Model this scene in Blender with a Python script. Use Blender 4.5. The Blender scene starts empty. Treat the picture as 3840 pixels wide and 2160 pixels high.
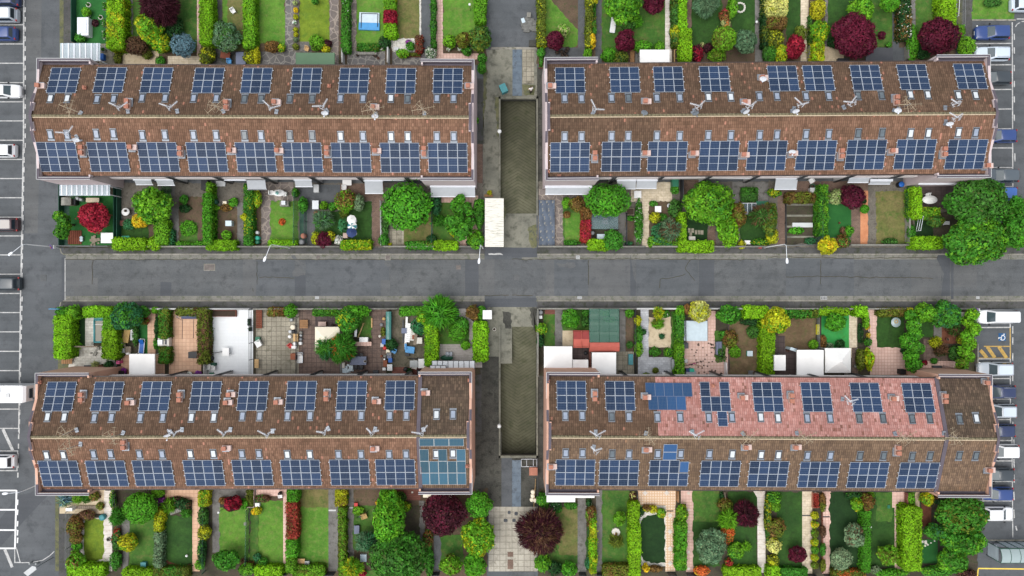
import bpy, math, random
import numpy as np
R = math.radians
random.seed(7); rng = np.random.default_rng(11)
scene = bpy.context.scene
COL = scene.collection
S = 29.09          # photo pixels per metre on the ground
CH = 88.0          # height of the camera above the ground
K = 2.68333
T0 = [0, 0]
def T(c, r): T0[0], T0[1] = c, r
def px(u, v): return T0[0]*960 + u/K, T0[1]*540 + v/K
def W(u, v, z=0.0):
    X, Y = px(u, v); k = (1 - z/CH)/S
    return ((X-1920)*k, (1080-Y)*k, z)
def M(d): return d/K/S       # tile pixels -> metres on the ground
GAIN = 0.8
def lin(c, k=GAIN):
    o = []
    for x in c[:3]:
        x = x/255.0
        o.append(min(0.95, k*(x/12.92 if x <= .04045 else ((x+.055)/1.055)**2.4)))
    return o
def rgba(c, k=GAIN): return (*lin(c, k), 1)
MATS = {}
class NT:
    def __init__(s, name):
        s.m = bpy.data.materials.new(name); s.m.use_nodes = True
        s.t = s.m.node_tree; s.b = s.t.nodes['Principled BSDF']
        s._c = None
    def n(s, ty, **kw):
        x = s.t.nodes.new(ty)
        for k, v in kw.items(): setattr(x, k, v)
        return x
    def l(s, a, b): s.t.links.new(a, b)
    def put(s, sock, v):
        if hasattr(v, 'links'): s.l(v, sock)
        else: sock.default_value = v
    @property
    def co(s):
        if s._c is None: s._c = s.n('ShaderNodeTexCoord').outputs['Object']
        return s._c
    def math(s, op, a, b=None, c=None):
        x = s.n('ShaderNodeMath', operation=op)
        for i, v in enumerate((a, b, c)):
            if v is not None: s.put(x.inputs[i], v)
        return x.outputs[0]
    def mix(s, f, a, b, mode='MIX'):
        x = s.n('ShaderNodeMix', data_type='RGBA', blend_type=mode)
        s.put(x.inputs[0], f); s.put(x.inputs[6], a); s.put(x.inputs[7], b)
        return x.outputs[2]
    def noise(s, scale, det=4, rough=.6, vec=None):
        x = s.n('ShaderNodeTexNoise'); x.inputs['Scale'].default_value = scale
        x.inputs['Detail'].default_value = det; x.inputs['Roughness'].default_value = rough
        s.l(vec if vec is not None else s.co, x.inputs['Vector']); return x.outputs['Fac']
    def ramp(s, f, *st):
        x = s.n('ShaderNodeValToRGB'); e = x.color_ramp.elements
        while len(e) < len(st): e.new(.5)
        for i, (p, c) in enumerate(st): e[i].position = p; e[i].color = c if len(c) == 4 else (*c, 1)
        s.l(f, x.inputs[0]); return x.outputs[0]
    def sepxy(s):
        x = s.n('ShaderNodeSeparateXYZ'); s.l(s.co, x.inputs[0]); return x.outputs
    def bump(s, h, d=.3, st=.6):
        x = s.n('ShaderNodeBump'); x.inputs['Distance'].default_value = d; x.inputs['Strength'].default_value = st
        s.l(h, x.inputs['Height']); s.l(x.outputs[0], s.b.inputs['Normal'])
    def done(s, col, rough=.85, spec=.3):
        s.put(s.b.inputs['Base Color'], col); s.put(s.b.inputs['Roughness'], rough)
        s.b.inputs['Specular IOR Level'].default_value = spec
        return s.m
def white(v): return (v, v, v, 1)
def plain(name, c, rough=.6, var=.12, sc=3.0, metal=0.0, spec=.35):
    if name in MATS: return MATS[name]
    t = NT(name); f = t.noise(sc, 5)
    a = [x*(1-var) for x in lin(c)]; b = [min(.95, x*(1+var)) for x in lin(c)]
    t.done(t.ramp(f, (.3, a), (.7, b)), rough, spec); t.b.inputs['Metallic'].default_value = metal
    MATS[name] = t.m; return t.m
def ground(name, c1, c2, c3=None, s1=.35, s2=3.0, grain=.25, gs=14.0, pat=None, ps=(1, 1), joint=None, jw=.06, rough=.9, bumpd=.05, cellvar=0.0, off=.5):
    """Outdoor surface: big patches c1/c2, stains c3, grain, optional joints."""
    t = NT(name)
    big = t.noise(s1, 6, .65)
    col = t.ramp(big, (.36, rgba(c1)), (.64, rgba(c2)))
    if c3:
        f = t.ramp(t.noise(s2, 5, .7), (.5, white(0)), (.68, white(1)))
        col = t.mix(f, col, rgba(c3))
    if 'asphalt' in name:
        mp = t.n('ShaderNodeMapping'); mp.inputs['Scale'].default_value = (.03, .9, 1); t.l(t.co, mp.inputs[0])
        col = t.mix(1.0, col, t.ramp(t.noise(1.0, 5, .6, mp.outputs[0]), (.35, white(.9)), (.65, white(1.08))), 'MULTIPLY')
        col = t.mix(t.ramp(t.noise(.9, 6, .75), (.6, white(0)), (.8, white(.25))), col, rgba((62, 64, 66)))
    if 'lawn' in name:
        col = t.mix(1.0, col, t.ramp(t.noise(1.1, 6, .75), (.3, white(.74)), (.7, white(1.22))), 'MULTIPLY')
        if 'dark' not in name and 'deep' not in name and 'turf' not in name: col = t.mix(t.ramp(t.noise(.55, 6, .75), (.56, white(0)), (.76, white(.6))), col, rgba((116, 104, 66)))
    g = t.noise(gs, 3, .7)
    gg = t.ramp(g, (.25, white(1-grain)), (.75, white(1+grain)))
    col = t.mix(1.0, col, gg, 'MULTIPLY')
    if pat == 'grid':
        o = t.sepxy(); m = None; cells = []
        for k in (0, 1):
            d = t.math('DIVIDE', o[k], ps[k]); cells.append(t.math('FLOOR', d))
            fr = t.math('ABSOLUTE', t.math('SUBTRACT', t.math('FRACT', d), .5))
            e = t.math('GREATER_THAN', fr, .5 - jw/ps[k]/2)
            m = e if m is None else t.math('MAXIMUM', m, e)
        if cellvar:
            cx = t.n('ShaderNodeCombineXYZ'); t.l(cells[0], cx.inputs[0]); t.l(cells[1], cx.inputs[1])
            wn = t.n('ShaderNodeTexWhiteNoise'); t.l(cx.outputs[0], wn.inputs['Vector'])
            col = t.mix(1.0, col, t.ramp(wn.outputs['Value'], (0, white(1-cellvar)), (1, white(1+cellvar))), 'MULTIPLY')
        col = t.mix(t.math('MULTIPLY', m, .8), col, rgba(joint))
    elif pat == 'brick':
        b = t.n('ShaderNodeTexBrick', offset=off); b.inputs['Scale'].default_value = 1.0
        b.inputs['Brick Width'].default_value = ps[0]; b.inputs['Row Height'].default_value = ps[1]; b.inputs['Mortar Size'].default_value = jw/2
        b.inputs['Color1'].default_value = white(1-cellvar); b.inputs['Color2'].default_value = white(1+cellvar); b.inputs['Mortar'].default_value = white(1)
        t.l(t.co, b.inputs['Vector'])
        col = t.mix(1.0, col, b.outputs['Color'], 'MULTIPLY')
        col = t.mix(t.math('MULTIPLY', b.outputs['Fac'], .8), col, rgba(joint))
    elif pat == 'crazy':
        v = t.n('ShaderNodeTexVoronoi', feature='DISTANCE_TO_EDGE'); v.inputs['Scale'].default_value = 1/ps[0]
        t.l(t.co, v.inputs['Vector'])
        v2 = t.n('ShaderNodeTexVoronoi'); v2.inputs['Scale'].default_value = 1/ps[0]; t.l(t.co, v2.inputs['Vector'])
        bw = t.n('ShaderNodeRGBToBW'); t.l(v2.outputs['Color'], bw.inputs[0])
        col = t.mix(1.0, col, t.ramp(bw.outputs[0], (.2, white(1-cellvar)), (.8, white(1+cellvar))), 'MULTIPLY')
        col = t.mix(t.ramp(v.outputs['Distance'], (jw, white(.8)), (jw*2, white(0))), col, rgba(joint))
    if bumpd: t.bump(g, bumpd, .5)
    MATS[name] = t.done(col, rough, .25)
ground('asphalt', (86, 90, 93), (98, 101, 104), (79, 82, 85), .12, .7, .14, 9)
ground('asphalt_old', (88, 91, 93), (101, 103, 104), (80, 82, 83), .2, .9, .2, 7)
ground('asphalt_new', (78, 81, 85), (87, 90, 94), None, .2, 1, .12, 9)
ground('asphalt_pale', (93, 95, 96), (104, 105, 105), (86, 88, 90), .3, 1.2, .12, 9)
ground('footway', (74, 74, 74), (92, 91, 89), (62, 66, 52), .35, 1.2, .2, 8)
ground('gutter', (112, 111, 106), (132, 130, 122), (92, 96, 78), .5, 1.5, .15, 8, 'grid', (4.0, 9), (80, 80, 76), .05)
ground('kerbstone', (126, 122, 112), (160, 156, 146), (96, 98, 80), .5, 1.5, .15, 8)
ground('verge_moss', (88, 92, 62), (118, 116, 86), (78, 82, 78), .6, 2, .25, 9)
ground('concrete', (110, 110, 100), (142, 140, 126), (84, 84, 74), .22, 1.0, .16, 8)
ground('concrete_dark', (62, 62, 58), (88, 87, 80), (50, 52, 46), .25, 1.2, .3, 6)
ground('concrete_light', (150, 145, 133), (182, 176, 162), (120, 116, 104), .3, 1.5, .15, 8)
ground('slab_grid', (140, 134, 118), (172, 165, 148), (112, 108, 92), .3, 1.2, .15, 8, 'grid', (.62, .62), (98, 94, 82), .06, cellvar=.1)
ground('slab_lane', (168, 162, 148), (188, 182, 168), (140, 134, 120), .3, 1.2, .12, 8, 'grid', (.78, .78), (118, 112, 100), .07, cellvar=.07)
ground('slab_brown', (106, 88, 80), (128, 110, 100), (90, 78, 74), .25, 1.2, .15, 8, 'grid', (.6, .6), (82, 70, 64), .06, cellvar=.08)
ground('slab_brown_dark', (78, 68, 66), (96, 84, 82), None, .4, 1.2, .15, 8, 'grid', (.7, .7), (60, 52, 52), .06, cellvar=.1)
ground('paver_pale', (186, 184, 174), (214, 210, 200), (164, 160, 148), .4, 2, .12, 8, 'brick', (.7, .35), (160, 156, 146), .04, cellvar=.1)
ground('tile_white', (228, 231, 232), (240, 243, 244), None, .2, 1, .04, 8, 'grid', (3.2, .42), (222, 225, 226), .03)
ground('tile_grey', (170, 172, 176), (198, 200, 204), None, 1, 1, .12, 6, 'brick', (.5, .3), (158, 160, 164), .04, cellvar=.09)
ground('tile_beige', (208, 168, 138), (224, 188, 160), None, .3, 1, .08, 8, 'grid', (.5, .5), (186, 146, 122), .06, cellvar=.05)
ground('tile_pink', (212, 178, 164), (228, 196, 182), None, .3, 1, .08, 8, 'grid', (.4, .4), (190, 152, 138), .06, cellvar=.06)
ground('tile_check', (226, 204, 178), (236, 218, 196), None, .3, 1, .06, 8, 'grid', (.34, .34), (208, 168, 130), .12)
ground('tile_beige_pale', (204, 190, 164), (226, 212, 188), (180, 164, 136), .6, 2, .1, 8, 'brick', (.6, .32), (180, 164, 140), .04, cellvar=.08)
ground('sand', (196, 178, 148), (214, 198, 168), (176, 158, 130), .5, 2, .1, 8)
ground('gravel_white', (196, 194, 186), (226, 222, 212), (140, 136, 124), 1.5, 5, .22, 12)
ground('path_white', (212, 204, 194), (232, 226, 218), (192, 178, 158), .5, 2, .08, 8, 'grid', (9, .6), (190, 180, 168), .06)
ground('path_concrete', (104, 102, 98), (128, 126, 122), (88, 86, 80), .3, 1.5, .16, 8)
ground('path_lilac', (160, 154, 150), (180, 174, 168), (146, 140, 134), .3, 2, .08, 8, 'grid', (9, .3), (150, 144, 138), .04)
ground('brick_path', (118, 96, 84), (136, 114, 100), (100, 84, 74), .4, 2, .15, 9, 'brick', (.3, .15), (96, 80, 72), .03, cellvar=.12)
ground('brick_red', (120, 76, 66), (138, 92, 80), None, .4, 2, .15, 9, 'brick', (.5, .25), (92, 62, 56), .04, cellvar=.1)
ground('gravel_grey', (102, 98, 90), (124, 118, 108), (84, 78, 70), .5, 2, .28, 7)
ground('gravel_moss', (92, 88, 74), (120, 112, 96), (72, 74, 56), .4, 1.5, .28, 7)
ground('crazy', (112, 104, 100), (132, 122, 116), None, .3, 2, .12, 8, 'crazy', (.75, 1), (164, 152, 140), .035, cellvar=.14)
ground('crazy_grey', (96, 94, 94), (118, 115, 112), None, .3, 2, .12, 8, 'crazy', (.75, 1), (150, 146, 138), .035, cellvar=.14)
ground('soil', (82, 68, 56), (108, 90, 72), (68, 74, 46), .5, 2, .25, 7)
ground('soil_dark', (58, 54, 44), (84, 76, 62), (56, 66, 40), .5, 2, .28, 7)
ground('mulch', (196, 130, 92), (214, 150, 110), None, .8, 2, .12, 9)
ground('bark', (96, 58, 42), (118, 74, 56), None, .8, 2, .2, 7)
ground('shade_net', (48, 76, 66), (66, 98, 84), (84, 110, 92), .5, 1.2, .1, 8, 'grid', (.9, .9), (60, 96, 82), .05)
ground('lawn_bright', (76, 124, 40), (100, 142, 50), (112, 130, 64), .3, 1.6, .2, 5)
ground('lawn_mid', (56, 98, 36), (78, 116, 44), (96, 108, 56), .35, 1.2, .2, 5)
ground('lawn_dark', (40, 74, 28), (56, 92, 36), (44, 70, 30), .35, 1.2, .2, 5)
ground('lawn_deep', (26, 54, 24), (36, 66, 30), None, .4, 1.2, .15, 5)
ground('lawn_yellow', (104, 128, 34), (122, 142, 42), (92, 120, 38), .35, 1, .15, 5)
ground('lawn_dry', (96, 104, 52), (124, 114, 74), (80, 104, 44), .4, 1.0, .2, 5)
ground('turf_fake', (36, 94, 42), (50, 112, 52), None, .4, 1, .08, 6)
ground('turf_teal', (46, 142, 66), (66, 158, 80), (62, 132, 60), .4, 1, .08, 6)
ground('soil_lawn', (102, 84, 62), (122, 102, 78), (92, 92, 56), .5, 1.5, .2, 6)
ground('line_white', (176, 176, 174), (206, 206, 204), (146, 146, 146), 1.2, 3, .15, 9)
ground('line_fresh', (222, 222, 222), (238, 238, 238), None, 1, 3, .06, 9)
ground('line_yellow', (186, 152, 84), (206, 172, 98), (140, 120, 80), 1.5, 3, .15, 9)
ground('line_yellow_new', (236, 200, 84), (246, 214, 100), None, 1.2, 3, .1, 9)
ground('line_blue', (40, 84, 128), (56, 100, 142), None, 1.2, 3, .1, 9)
ground('steel_plate', (86, 100, 114), (106, 120, 132), (72, 80, 88), .6, 1.5, .1, 8, 'grid', (9, 2.2), (60, 70, 80), .05, rough=.5)
ground('manhole', (104, 98, 94), (122, 114, 110), None, 1.5, 3, .15, 9)
t = NT('ramp_concrete')
o = t.sepxy()
ax = t.math('ABSOLUTE', t.math('SUBTRACT', o[0], .8))
fr = t.math('FRACT', t.math('DIVIDE', t.math('ADD', o[1], t.math('MULTIPLY', t.math('MULTIPLY', ax, .62), t.math('SIGN', o[1]))), .44))
gr = t.math('LESS_THAN', fr, .22)
c = t.ramp(t.noise(.25, 5), (.38, rgba((86, 86, 68))), (.62, rgba((108, 107, 86))))
c = t.mix(t.ramp(t.noise(1.2, 5), (.5, white(0)), (.75, white(.8))), c, rgba((70, 75, 50)))
c = t.mix(t.math('MULTIPLY', gr, t.math('MULTIPLY', t.noise(.7, 4), .8)), c, rgba((46, 46, 34)))
t.bump(fr, .05, .4); MATS['ramp_concrete'] = t.done(c, .9)
def roofmat(name, stops, odd, moss, mossamt, oddp=.965, groove=.6):
    t = NT(name); o = t.sepxy()
    ux = t.math('DIVIDE', o[0], .24); uy = t.math('DIVIDE', o[1], .36)
    cx = t.n('ShaderNodeCombineXYZ'); t.l(t.math('FLOOR', ux), cx.inputs[0]); t.l(t.math('FLOOR', uy), cx.inputs[1])
    wn = t.n('ShaderNodeTexWhiteNoise'); t.l(cx.outputs[0], wn.inputs['Vector'])
    col = t.ramp(wn.outputs['Value'], *[(p, rgba([c[0]*.92, c[1]*.945, c[2]*.97])) for p, c in stops])
    cx2 = t.n('ShaderNodeCombineXYZ'); t.l(t.math('FLOOR', t.math('DIVIDE', o[0], .96)), cx2.inputs[0]); t.l(t.math('FLOOR', t.math('DIVIDE', o[1], .72)), cx2.inputs[1])
    wn2 = t.n('ShaderNodeTexWhiteNoise'); t.l(cx2.outputs[0], wn2.inputs['Vector'])
    col = t.mix(1.0, col, t.ramp(wn2.outputs['Value'], (0, white(.93)), (1, white(1.08))), 'MULTIPLY')
    wn3 = t.n('ShaderNodeTexWhiteNoise'); v3 = t.n('ShaderNodeVectorMath', operation='ADD'); t.l(cx.outputs[0], v3.inputs[0]); v3.inputs[1].default_value = (31.7, 9.3, 4)
    t.l(v3.outputs[0], wn3.inputs['Vector'])
    col = t.mix(t.math('MULTIPLY', t.math('GREATER_THAN', wn3.outputs['Value'], oddp), .75), col, rgba(odd))
    hn = t.n('ShaderNodeTexWhiteNoise'); t.l(t.math('FLOOR', t.math('DIVIDE', o[0], 5.8)), hn.inputs['Vector'])
    col = t.mix(1.0, col, t.ramp(hn.outputs['Value'], (0, white(.9)), (1, white(1.09))), 'MULTIPLY')
    col = t.mix(1.0, col, t.ramp(t.noise(.8, 7, .75), (.32, white(.8)), (.68, white(1.14))), 'MULTIPLY')
    mv = t.n('ShaderNodeMapping'); mv.inputs['Scale'].default_value = (.35, .8, 1); t.l(t.co, mv.inputs[0])
    mm = t.ramp(t.noise(.55, 6, .7, mv.outputs[0]), (.42, white(0)), (.7, white(mossamt)))
    col = t.mix(mm, col, rgba(moss))
    g1 = t.math('PINGPONG', ux, .5); g2 = t.math('FRACT', uy)
    sh = t.ramp(g1, (.08, white(groove)), (.3, white(1.06)))
    sh2 = t.ramp(g2, (0, white(groove)), (.22, white(1.04)))
    col = t.mix(1.0, t.mix(1.0, col, sh, 'MULTIPLY'), sh2, 'MULTIPLY')
    t.bump(g1, .12, .5)
    MATS[name] = t.done(col, .9, .2)
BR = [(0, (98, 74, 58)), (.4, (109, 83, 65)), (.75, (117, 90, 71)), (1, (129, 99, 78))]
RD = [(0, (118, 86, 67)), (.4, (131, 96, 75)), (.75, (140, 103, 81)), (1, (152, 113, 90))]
PK = [(0, (174, 120, 108)), (.4, (188, 132, 120)), (.75, (196, 142, 130)), (1, (206, 156, 144))]
DK = [(0, (84, 68, 56)), (.4, (96, 78, 64)), (.75, (106, 86, 70)), (1, (118, 96, 78))]
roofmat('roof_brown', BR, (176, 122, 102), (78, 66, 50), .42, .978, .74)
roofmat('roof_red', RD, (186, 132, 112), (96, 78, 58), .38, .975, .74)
roofmat('roof_pink', PK, (112, 78, 64), (168, 112, 100), .45, .95, .82)
roofmat('roof_dark', DK, (128, 108, 88), (70, 66, 50), .45, .99, .7)
roofmat('roof_tan', [(0, (108, 86, 70)), (.5, (124, 99, 78)), (1, (138, 111, 88))], (150, 116, 90), (104, 84, 62), .35, .985, .74)
plain('ridge_tile', (120, 112, 88), .9, .25, 2.5); plain('mortar', (196, 178, 152), .9, .15, 3)
plain('wall_white', (226, 218, 216), .9, .04, .6); plain('wall_pinkgrey', (206, 190, 190), .9, .05, .6)
plain('wall_salmon', (214, 170, 148), .9, .06, .6); plain('wall_palegrey', (196, 196, 194), .9, .06, .6)  # salmon house walls; pale grey render for party and garden walls
plain('cap_metal', (98, 91, 99), .75, .1, .8, 0, .15); plain('cap_pale', (186, 176, 168), .5, .08, .8)
plain('gutter_brown', (62, 50, 46), .5, .1, 2); plain('zinc', (136, 142, 150), .45, .12, 2, .4)
plain('dark_metal', (64, 66, 70), .5, .1, 2, .2); plain('black_plastic', (30, 31, 34), .5, .15, 3)
plain('white_metal', (226, 230, 236), .4, .04, 2); plain('white_plastic', (236, 236, 234), .4, .03, 2)
plain('white_cloth', (246, 245, 242), .8, .05, .7); plain('cream_cloth', (236, 226, 204), .8, .04, .8)
plain('awning_grey', (178, 182, 186), .8, .05, 2); plain('alu', (178, 182, 188), .4, .08, 2, .5)
plain('terracotta', (172, 116, 96), .85, .15, 3); plain('pot_brown', (140, 84, 60), .8, .15, 4)
plain('chimney_render', (184, 160, 150), .9, .08, 2); plain('pink_render', (208, 184, 176), .85, .06, 2)
plain('antenna_old', (178, 162, 136), .5, .1, 3); plain('dish_grey', (122, 130, 138), .45, .08, 2)
plain('glass_dark', (44, 54, 62), .08, .1, 1, 0, .6); plain('car_glass', (70, 84, 90), .08, .08, 1, 0, .6)
plain('pane_blue', (146, 157, 174), .2, .1, 1.2, 0, .5); plain('pane_white', (206, 212, 216), .4, .05, 1.2); plain('pane_dark', (96, 106, 112), .2, .15, 1.2, 0, .5)  # pale roof window panes: sky reflection painted into the base colour
plain('rubber', (32, 32, 33), .8, .1, 4); plain('wood', (150, 112, 76), .8, .2, 3); plain('wood_grey', (136, 124, 108), .85, .2, 3); plain('wood_red', (116, 62, 42), .8, .2, 2)
plain('wood_pale', (206, 170, 120), .8, .15, 3); plain('green_cloth', (92, 122, 94), .7, .05, 1); plain('green_dark', (28, 78, 58), .7, .1, 2)
plain('green_plastic', (36, 110, 82), .5, .08, 2); plain('teal', (66, 136, 142), .5, .1, 2); plain('teal_bright', (54, 178, 150), .6, .1, 2)
plain('blue', (30, 96, 178), .5, .1, 2); plain('sky_blue', (74, 150, 206), .5, .1, 2); plain('navy', (44, 62, 108), .6, .1, 2); plain('blue_grey', (108, 116, 138), .6, .08, 2)
plain('red', (196, 44, 40), .5, .1, 2); plain('red_roof', (190, 98, 84), .7, .1, 2); plain('red_roof_dark', (150, 62, 58), .7, .12, 2); plain('yellow', (226, 216, 40), .5, .08, 2)
plain('stone_grey', (138, 136, 128), .9, .25, 3); plain('stone_white', (214, 210, 200), .9, .15, 4); plain('rubble', (112, 112, 108), .9, .35, 3)
plain('grey_paint', (120, 122, 124), .5, .1, 2); plain('pale_grey', (196, 198, 198), .5, .06, 2); plain('skin', (196, 148, 122), .6, .05, 6); plain('hair_dark', (46, 36, 30), .7, .2, 9)
plain('soil_pot', (64, 52, 42), .95, .25, 6); plain('trunk', (92, 76, 60), .95, .25, 5); plain('trunk_grey', (128, 118, 108), .95, .2, 5); plain('water', (92, 104, 100), .1, .08, 1, 0, .5)
plain('pink', (214, 84, 140), .5, .1, 3); plain('purple_ring', (126, 84, 160), .5, .05, 3); plain('tarp_black', (70, 82, 98), .35, .3, 1.6); plain('fence_green', (36, 82, 66), .6, .1, 3); plain('fence_grey', (128, 132, 132), .5, .1, 3)
plain('ice', (196, 212, 220), .3, .07, 2.5); plain('cover_grey', (128, 126, 112), .4, .06, 1.2); plain('tan_cloth', (184, 154, 98), .8, .15, 2); plain('silver_can', (150, 154, 154), .4, .1, 3, .3)
plain('light_red', (170, 30, 30), .3, .1, 3); plain('lamp_glass', (226, 228, 226), .2, .03, 3)
def clear(name, c, a):
    t = NT(name); t.done(rgba(c), .15, .5); t.b.inputs['Alpha'].default_value = a; MATS[name] = t.m
clear('glass_clear', (206, 222, 230), .45); clear('glass_shelter', (176, 194, 194), .72); clear('net_green', (52, 112, 92), .42); clear('net_teal', (60, 124, 116), .85); clear('glass_cold', (120, 144, 150), .3)
clear('net_side', (46, 104, 82), .35); clear('fleece', (226, 230, 230), .8); clear('glass_white', (232, 238, 246), .8)
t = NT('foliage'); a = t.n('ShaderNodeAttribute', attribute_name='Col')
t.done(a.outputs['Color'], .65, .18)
tr = t.n('ShaderNodeBsdfTranslucent'); t.l(a.outputs['Color'], tr.inputs[0]); mx = t.n('ShaderNodeMixShader'); mx.inputs[0].default_value = .3
out = t.t.nodes['Material Output']; t.l(t.b.outputs[0], mx.inputs[1]); t.l(tr.outputs[0], mx.inputs[2]); t.l(mx.outputs[0], out.inputs[0]); MATS['foliage'] = t.m
def cellmat(name, c, line, amt, px_, py_, w):
    t = NT(name); o = t.sepxy(); m = None
    for k, p in ((0, px_), (1, py_)):
        f = t.math('ABSOLUTE', t.math('SUBTRACT', t.math('FRACT', t.math('DIVIDE', o[k], p)), .5))
        e = t.math('GREATER_THAN', f, .5 - w/p/2); m = e if m is None else t.math('MAXIMUM', m, e)
    oi = t.n('ShaderNodeObjectInfo')
    col = t.mix(oi.outputs['Random'], rgba([x*.84 for x in c]), rgba([x*1.14 for x in c]))
    col = t.mix(t.math('MULTIPLY', m, amt), col, rgba(line)); t.done(col, .35, .1); MATS[name] = t.m
cellmat('solar_cell', (37, 54, 80), (140, 156, 180), .24, .172, .29, .022)
cellmat('solar_cell_old', (44, 78, 122), (104, 124, 124), .45, .165, .165, .02)
cellmat('solar_cell_teal', (52, 92, 116), (120, 132, 110), .45, .165, .165, .022)
def mt(m): return MATS[m] if isinstance(m, str) else m
class MB:
    def __init__(s): s.v = []; s.f = []; s.mi = []; s.sm = []
    def add(s, vs, fs, m=0, smooth=False):
        b = len(s.v); s.v += [tuple(p) for p in vs]
        for f in fs: s.f.append(tuple(b+i for i in f)); s.mi.append(m); s.sm.append(smooth)
        return s
    def box(s, x0, y0, z0, x1, y1, z1, m=0):
        if x0 > x1: x0, x1 = x1, x0
        if y0 > y1: y0, y1 = y1, y0
        if z0 > z1: z0, z1 = z1, z0
        return s.add([(x0,y0,z0),(x1,y0,z0),(x1,y1,z0),(x0,y1,z0),(x0,y0,z1),(x1,y0,z1),(x1,y1,z1),(x0,y1,z1)],
                     [(0,3,2,1),(4,5,6,7),(0,1,5,4),(1,2,6,5),(2,3,7,6),(3,0,4,7)], m)
    def prism(s, poly, z0, z1, m=0):
        n = len(poly)
        a = sum(poly[i][0]*poly[(i+1)%n][1]-poly[(i+1)%n][0]*poly[i][1] for i in range(n))
        if a < 0: poly = poly[::-1]
        return s.add([(x,y,z0) for x,y in poly]+[(x,y,z1) for x,y in poly],
                     [tuple(range(n))[::-1], tuple(range(n,2*n))]+[(i,(i+1)%n,n+(i+1)%n,n+i) for i in range(n)], m)
    def lathe(s, prof, x=0, y=0, n=14, m=0, smooth=True, ex=1.0):
        k = len(prof); vs = []
        for r, z in prof:
            for i in range(n):
                a = 2*math.pi*i/n; vs.append((x+r*math.cos(a)*ex, y+r*math.sin(a), z))
        fs = [(j*n+i, j*n+(i+1)%n, (j+1)*n+(i+1)%n, (j+1)*n+i) for j in range(k-1) for i in range(n)]
        fs += [tuple(range(n))[::-1], tuple(range((k-1)*n, k*n))]
        return s.add(vs, fs, m, smooth)
    def tube(s, p, q, r, n=6, m=0, r2=None):
        p = np.array(p, float); q = np.array(q, float); d = q-p; L = np.linalg.norm(d)
        if L < 1e-6: return s
        d /= L; a = np.cross(d, (0,0,1) if abs(d[2]) < .9 else (1,0,0)); a /= np.linalg.norm(a); b = np.cross(d, a)
        r2 = r if r2 is None else r2
        vs = [p+(a*math.cos(t)+b*math.sin(t))*r for t in np.linspace(0, 2*math.pi, n, endpoint=False)]
        vs += [q+(a*math.cos(t)+b*math.sin(t))*r2 for t in np.linspace(0, 2*math.pi, n, endpoint=False)]
        return s.add(vs, [(i,(i+1)%n,n+(i+1)%n,n+i) for i in range(n)]+[tuple(range(n))[::-1], tuple(range(n,2*n))], m, True)
    def path(s, pts, r, n=6, m=0):
        for a, b in zip(pts, pts[1:]): s.tube(a, b, r, n, m)
        return s
    def ring(s, x, y, z, R_, r, n=20, k=6, m=0, axis='z'):
        vs = []
        for i in range(n):
            a = 2*math.pi*i/n
            for j in range(k):
                b = 2*math.pi*j/k; q = R_+r*math.cos(b); h = r*math.sin(b)
                p = (q*math.cos(a), q*math.sin(a), h)
                if axis == 'y': p = (p[0], p[2], p[1])
                vs.append((x+p[0], y+p[1], z+p[2]))
        return s.add(vs, [(i*k+j, ((i+1)%n)*k+j, ((i+1)%n)*k+(j+1)%k, i*k+(j+1)%k) for i in range(n) for j in range(k)], m, True)
    def ball(s, x, y, z, r, m=0, n=10, sz=1.0):
        pr = [(max(.001, r*math.sin(math.pi*i/n)), z-sz*r*math.cos(math.pi*i/n)) for i in range(n+1)]
        return s.lathe(pr, x, y, 12, m)
    def build(s, name, mats, parent=None, loc=None, rz=0):
        me = bpy.data.meshes.new(name); me.from_pydata(s.v, [], s.f)
        if not isinstance(mats, (list, tuple)): mats = [mats]
        for m in mats: me.materials.append(mt(m))
        me.polygons.foreach_set('material_index', s.mi); me.polygons.foreach_set('use_smooth', s.sm); me.update()
        return link(name, me, parent, loc, rz)
def link(name, me, parent=None, loc=None, rz=0):
    o = bpy.data.objects.new(name, me); COL.objects.link(o)
    if parent is not None: o.parent = parent
    if loc is not None: o.location = loc
    if rz: o.rotation_euler.z = rz
    return o
def tag(o, label=None, cat=None, group=None, kind=None):
    if label: o['label'] = label
    if cat: o['category'] = cat
    if group: o['group'] = group
    if kind: o['kind'] = kind
    return o
def thing(name, label, cat, loc=(0,0,0), rz=0, group=None):
    return tag(link(name, None, None, loc, rz), label, cat, group)
AREA = {(0,0):'top left corner gardens',(1,0):'top gardens left of lane',(2,0):'top gardens right of lane',(3,0):'top right corner gardens',
 (0,1):'left gardens above road',(1,1):'gardens left of upper ramp',(2,1):'gardens right of upper ramp',(3,1):'right gardens above road',
 (0,2):'left gardens below road',(1,2):'gardens left of lower ramp',(2,2):'gardens right of lower ramp',(3,2):'right gardens below road',
 (0,3):'bottom left gardens',(1,3):'bottom gardens left of lane',(2,3):'bottom gardens right of lane',(3,3):'bottom right gardens'}
def lab(s): return s + ', ' + AREA[tuple(T0)]
ZC = {}
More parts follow.
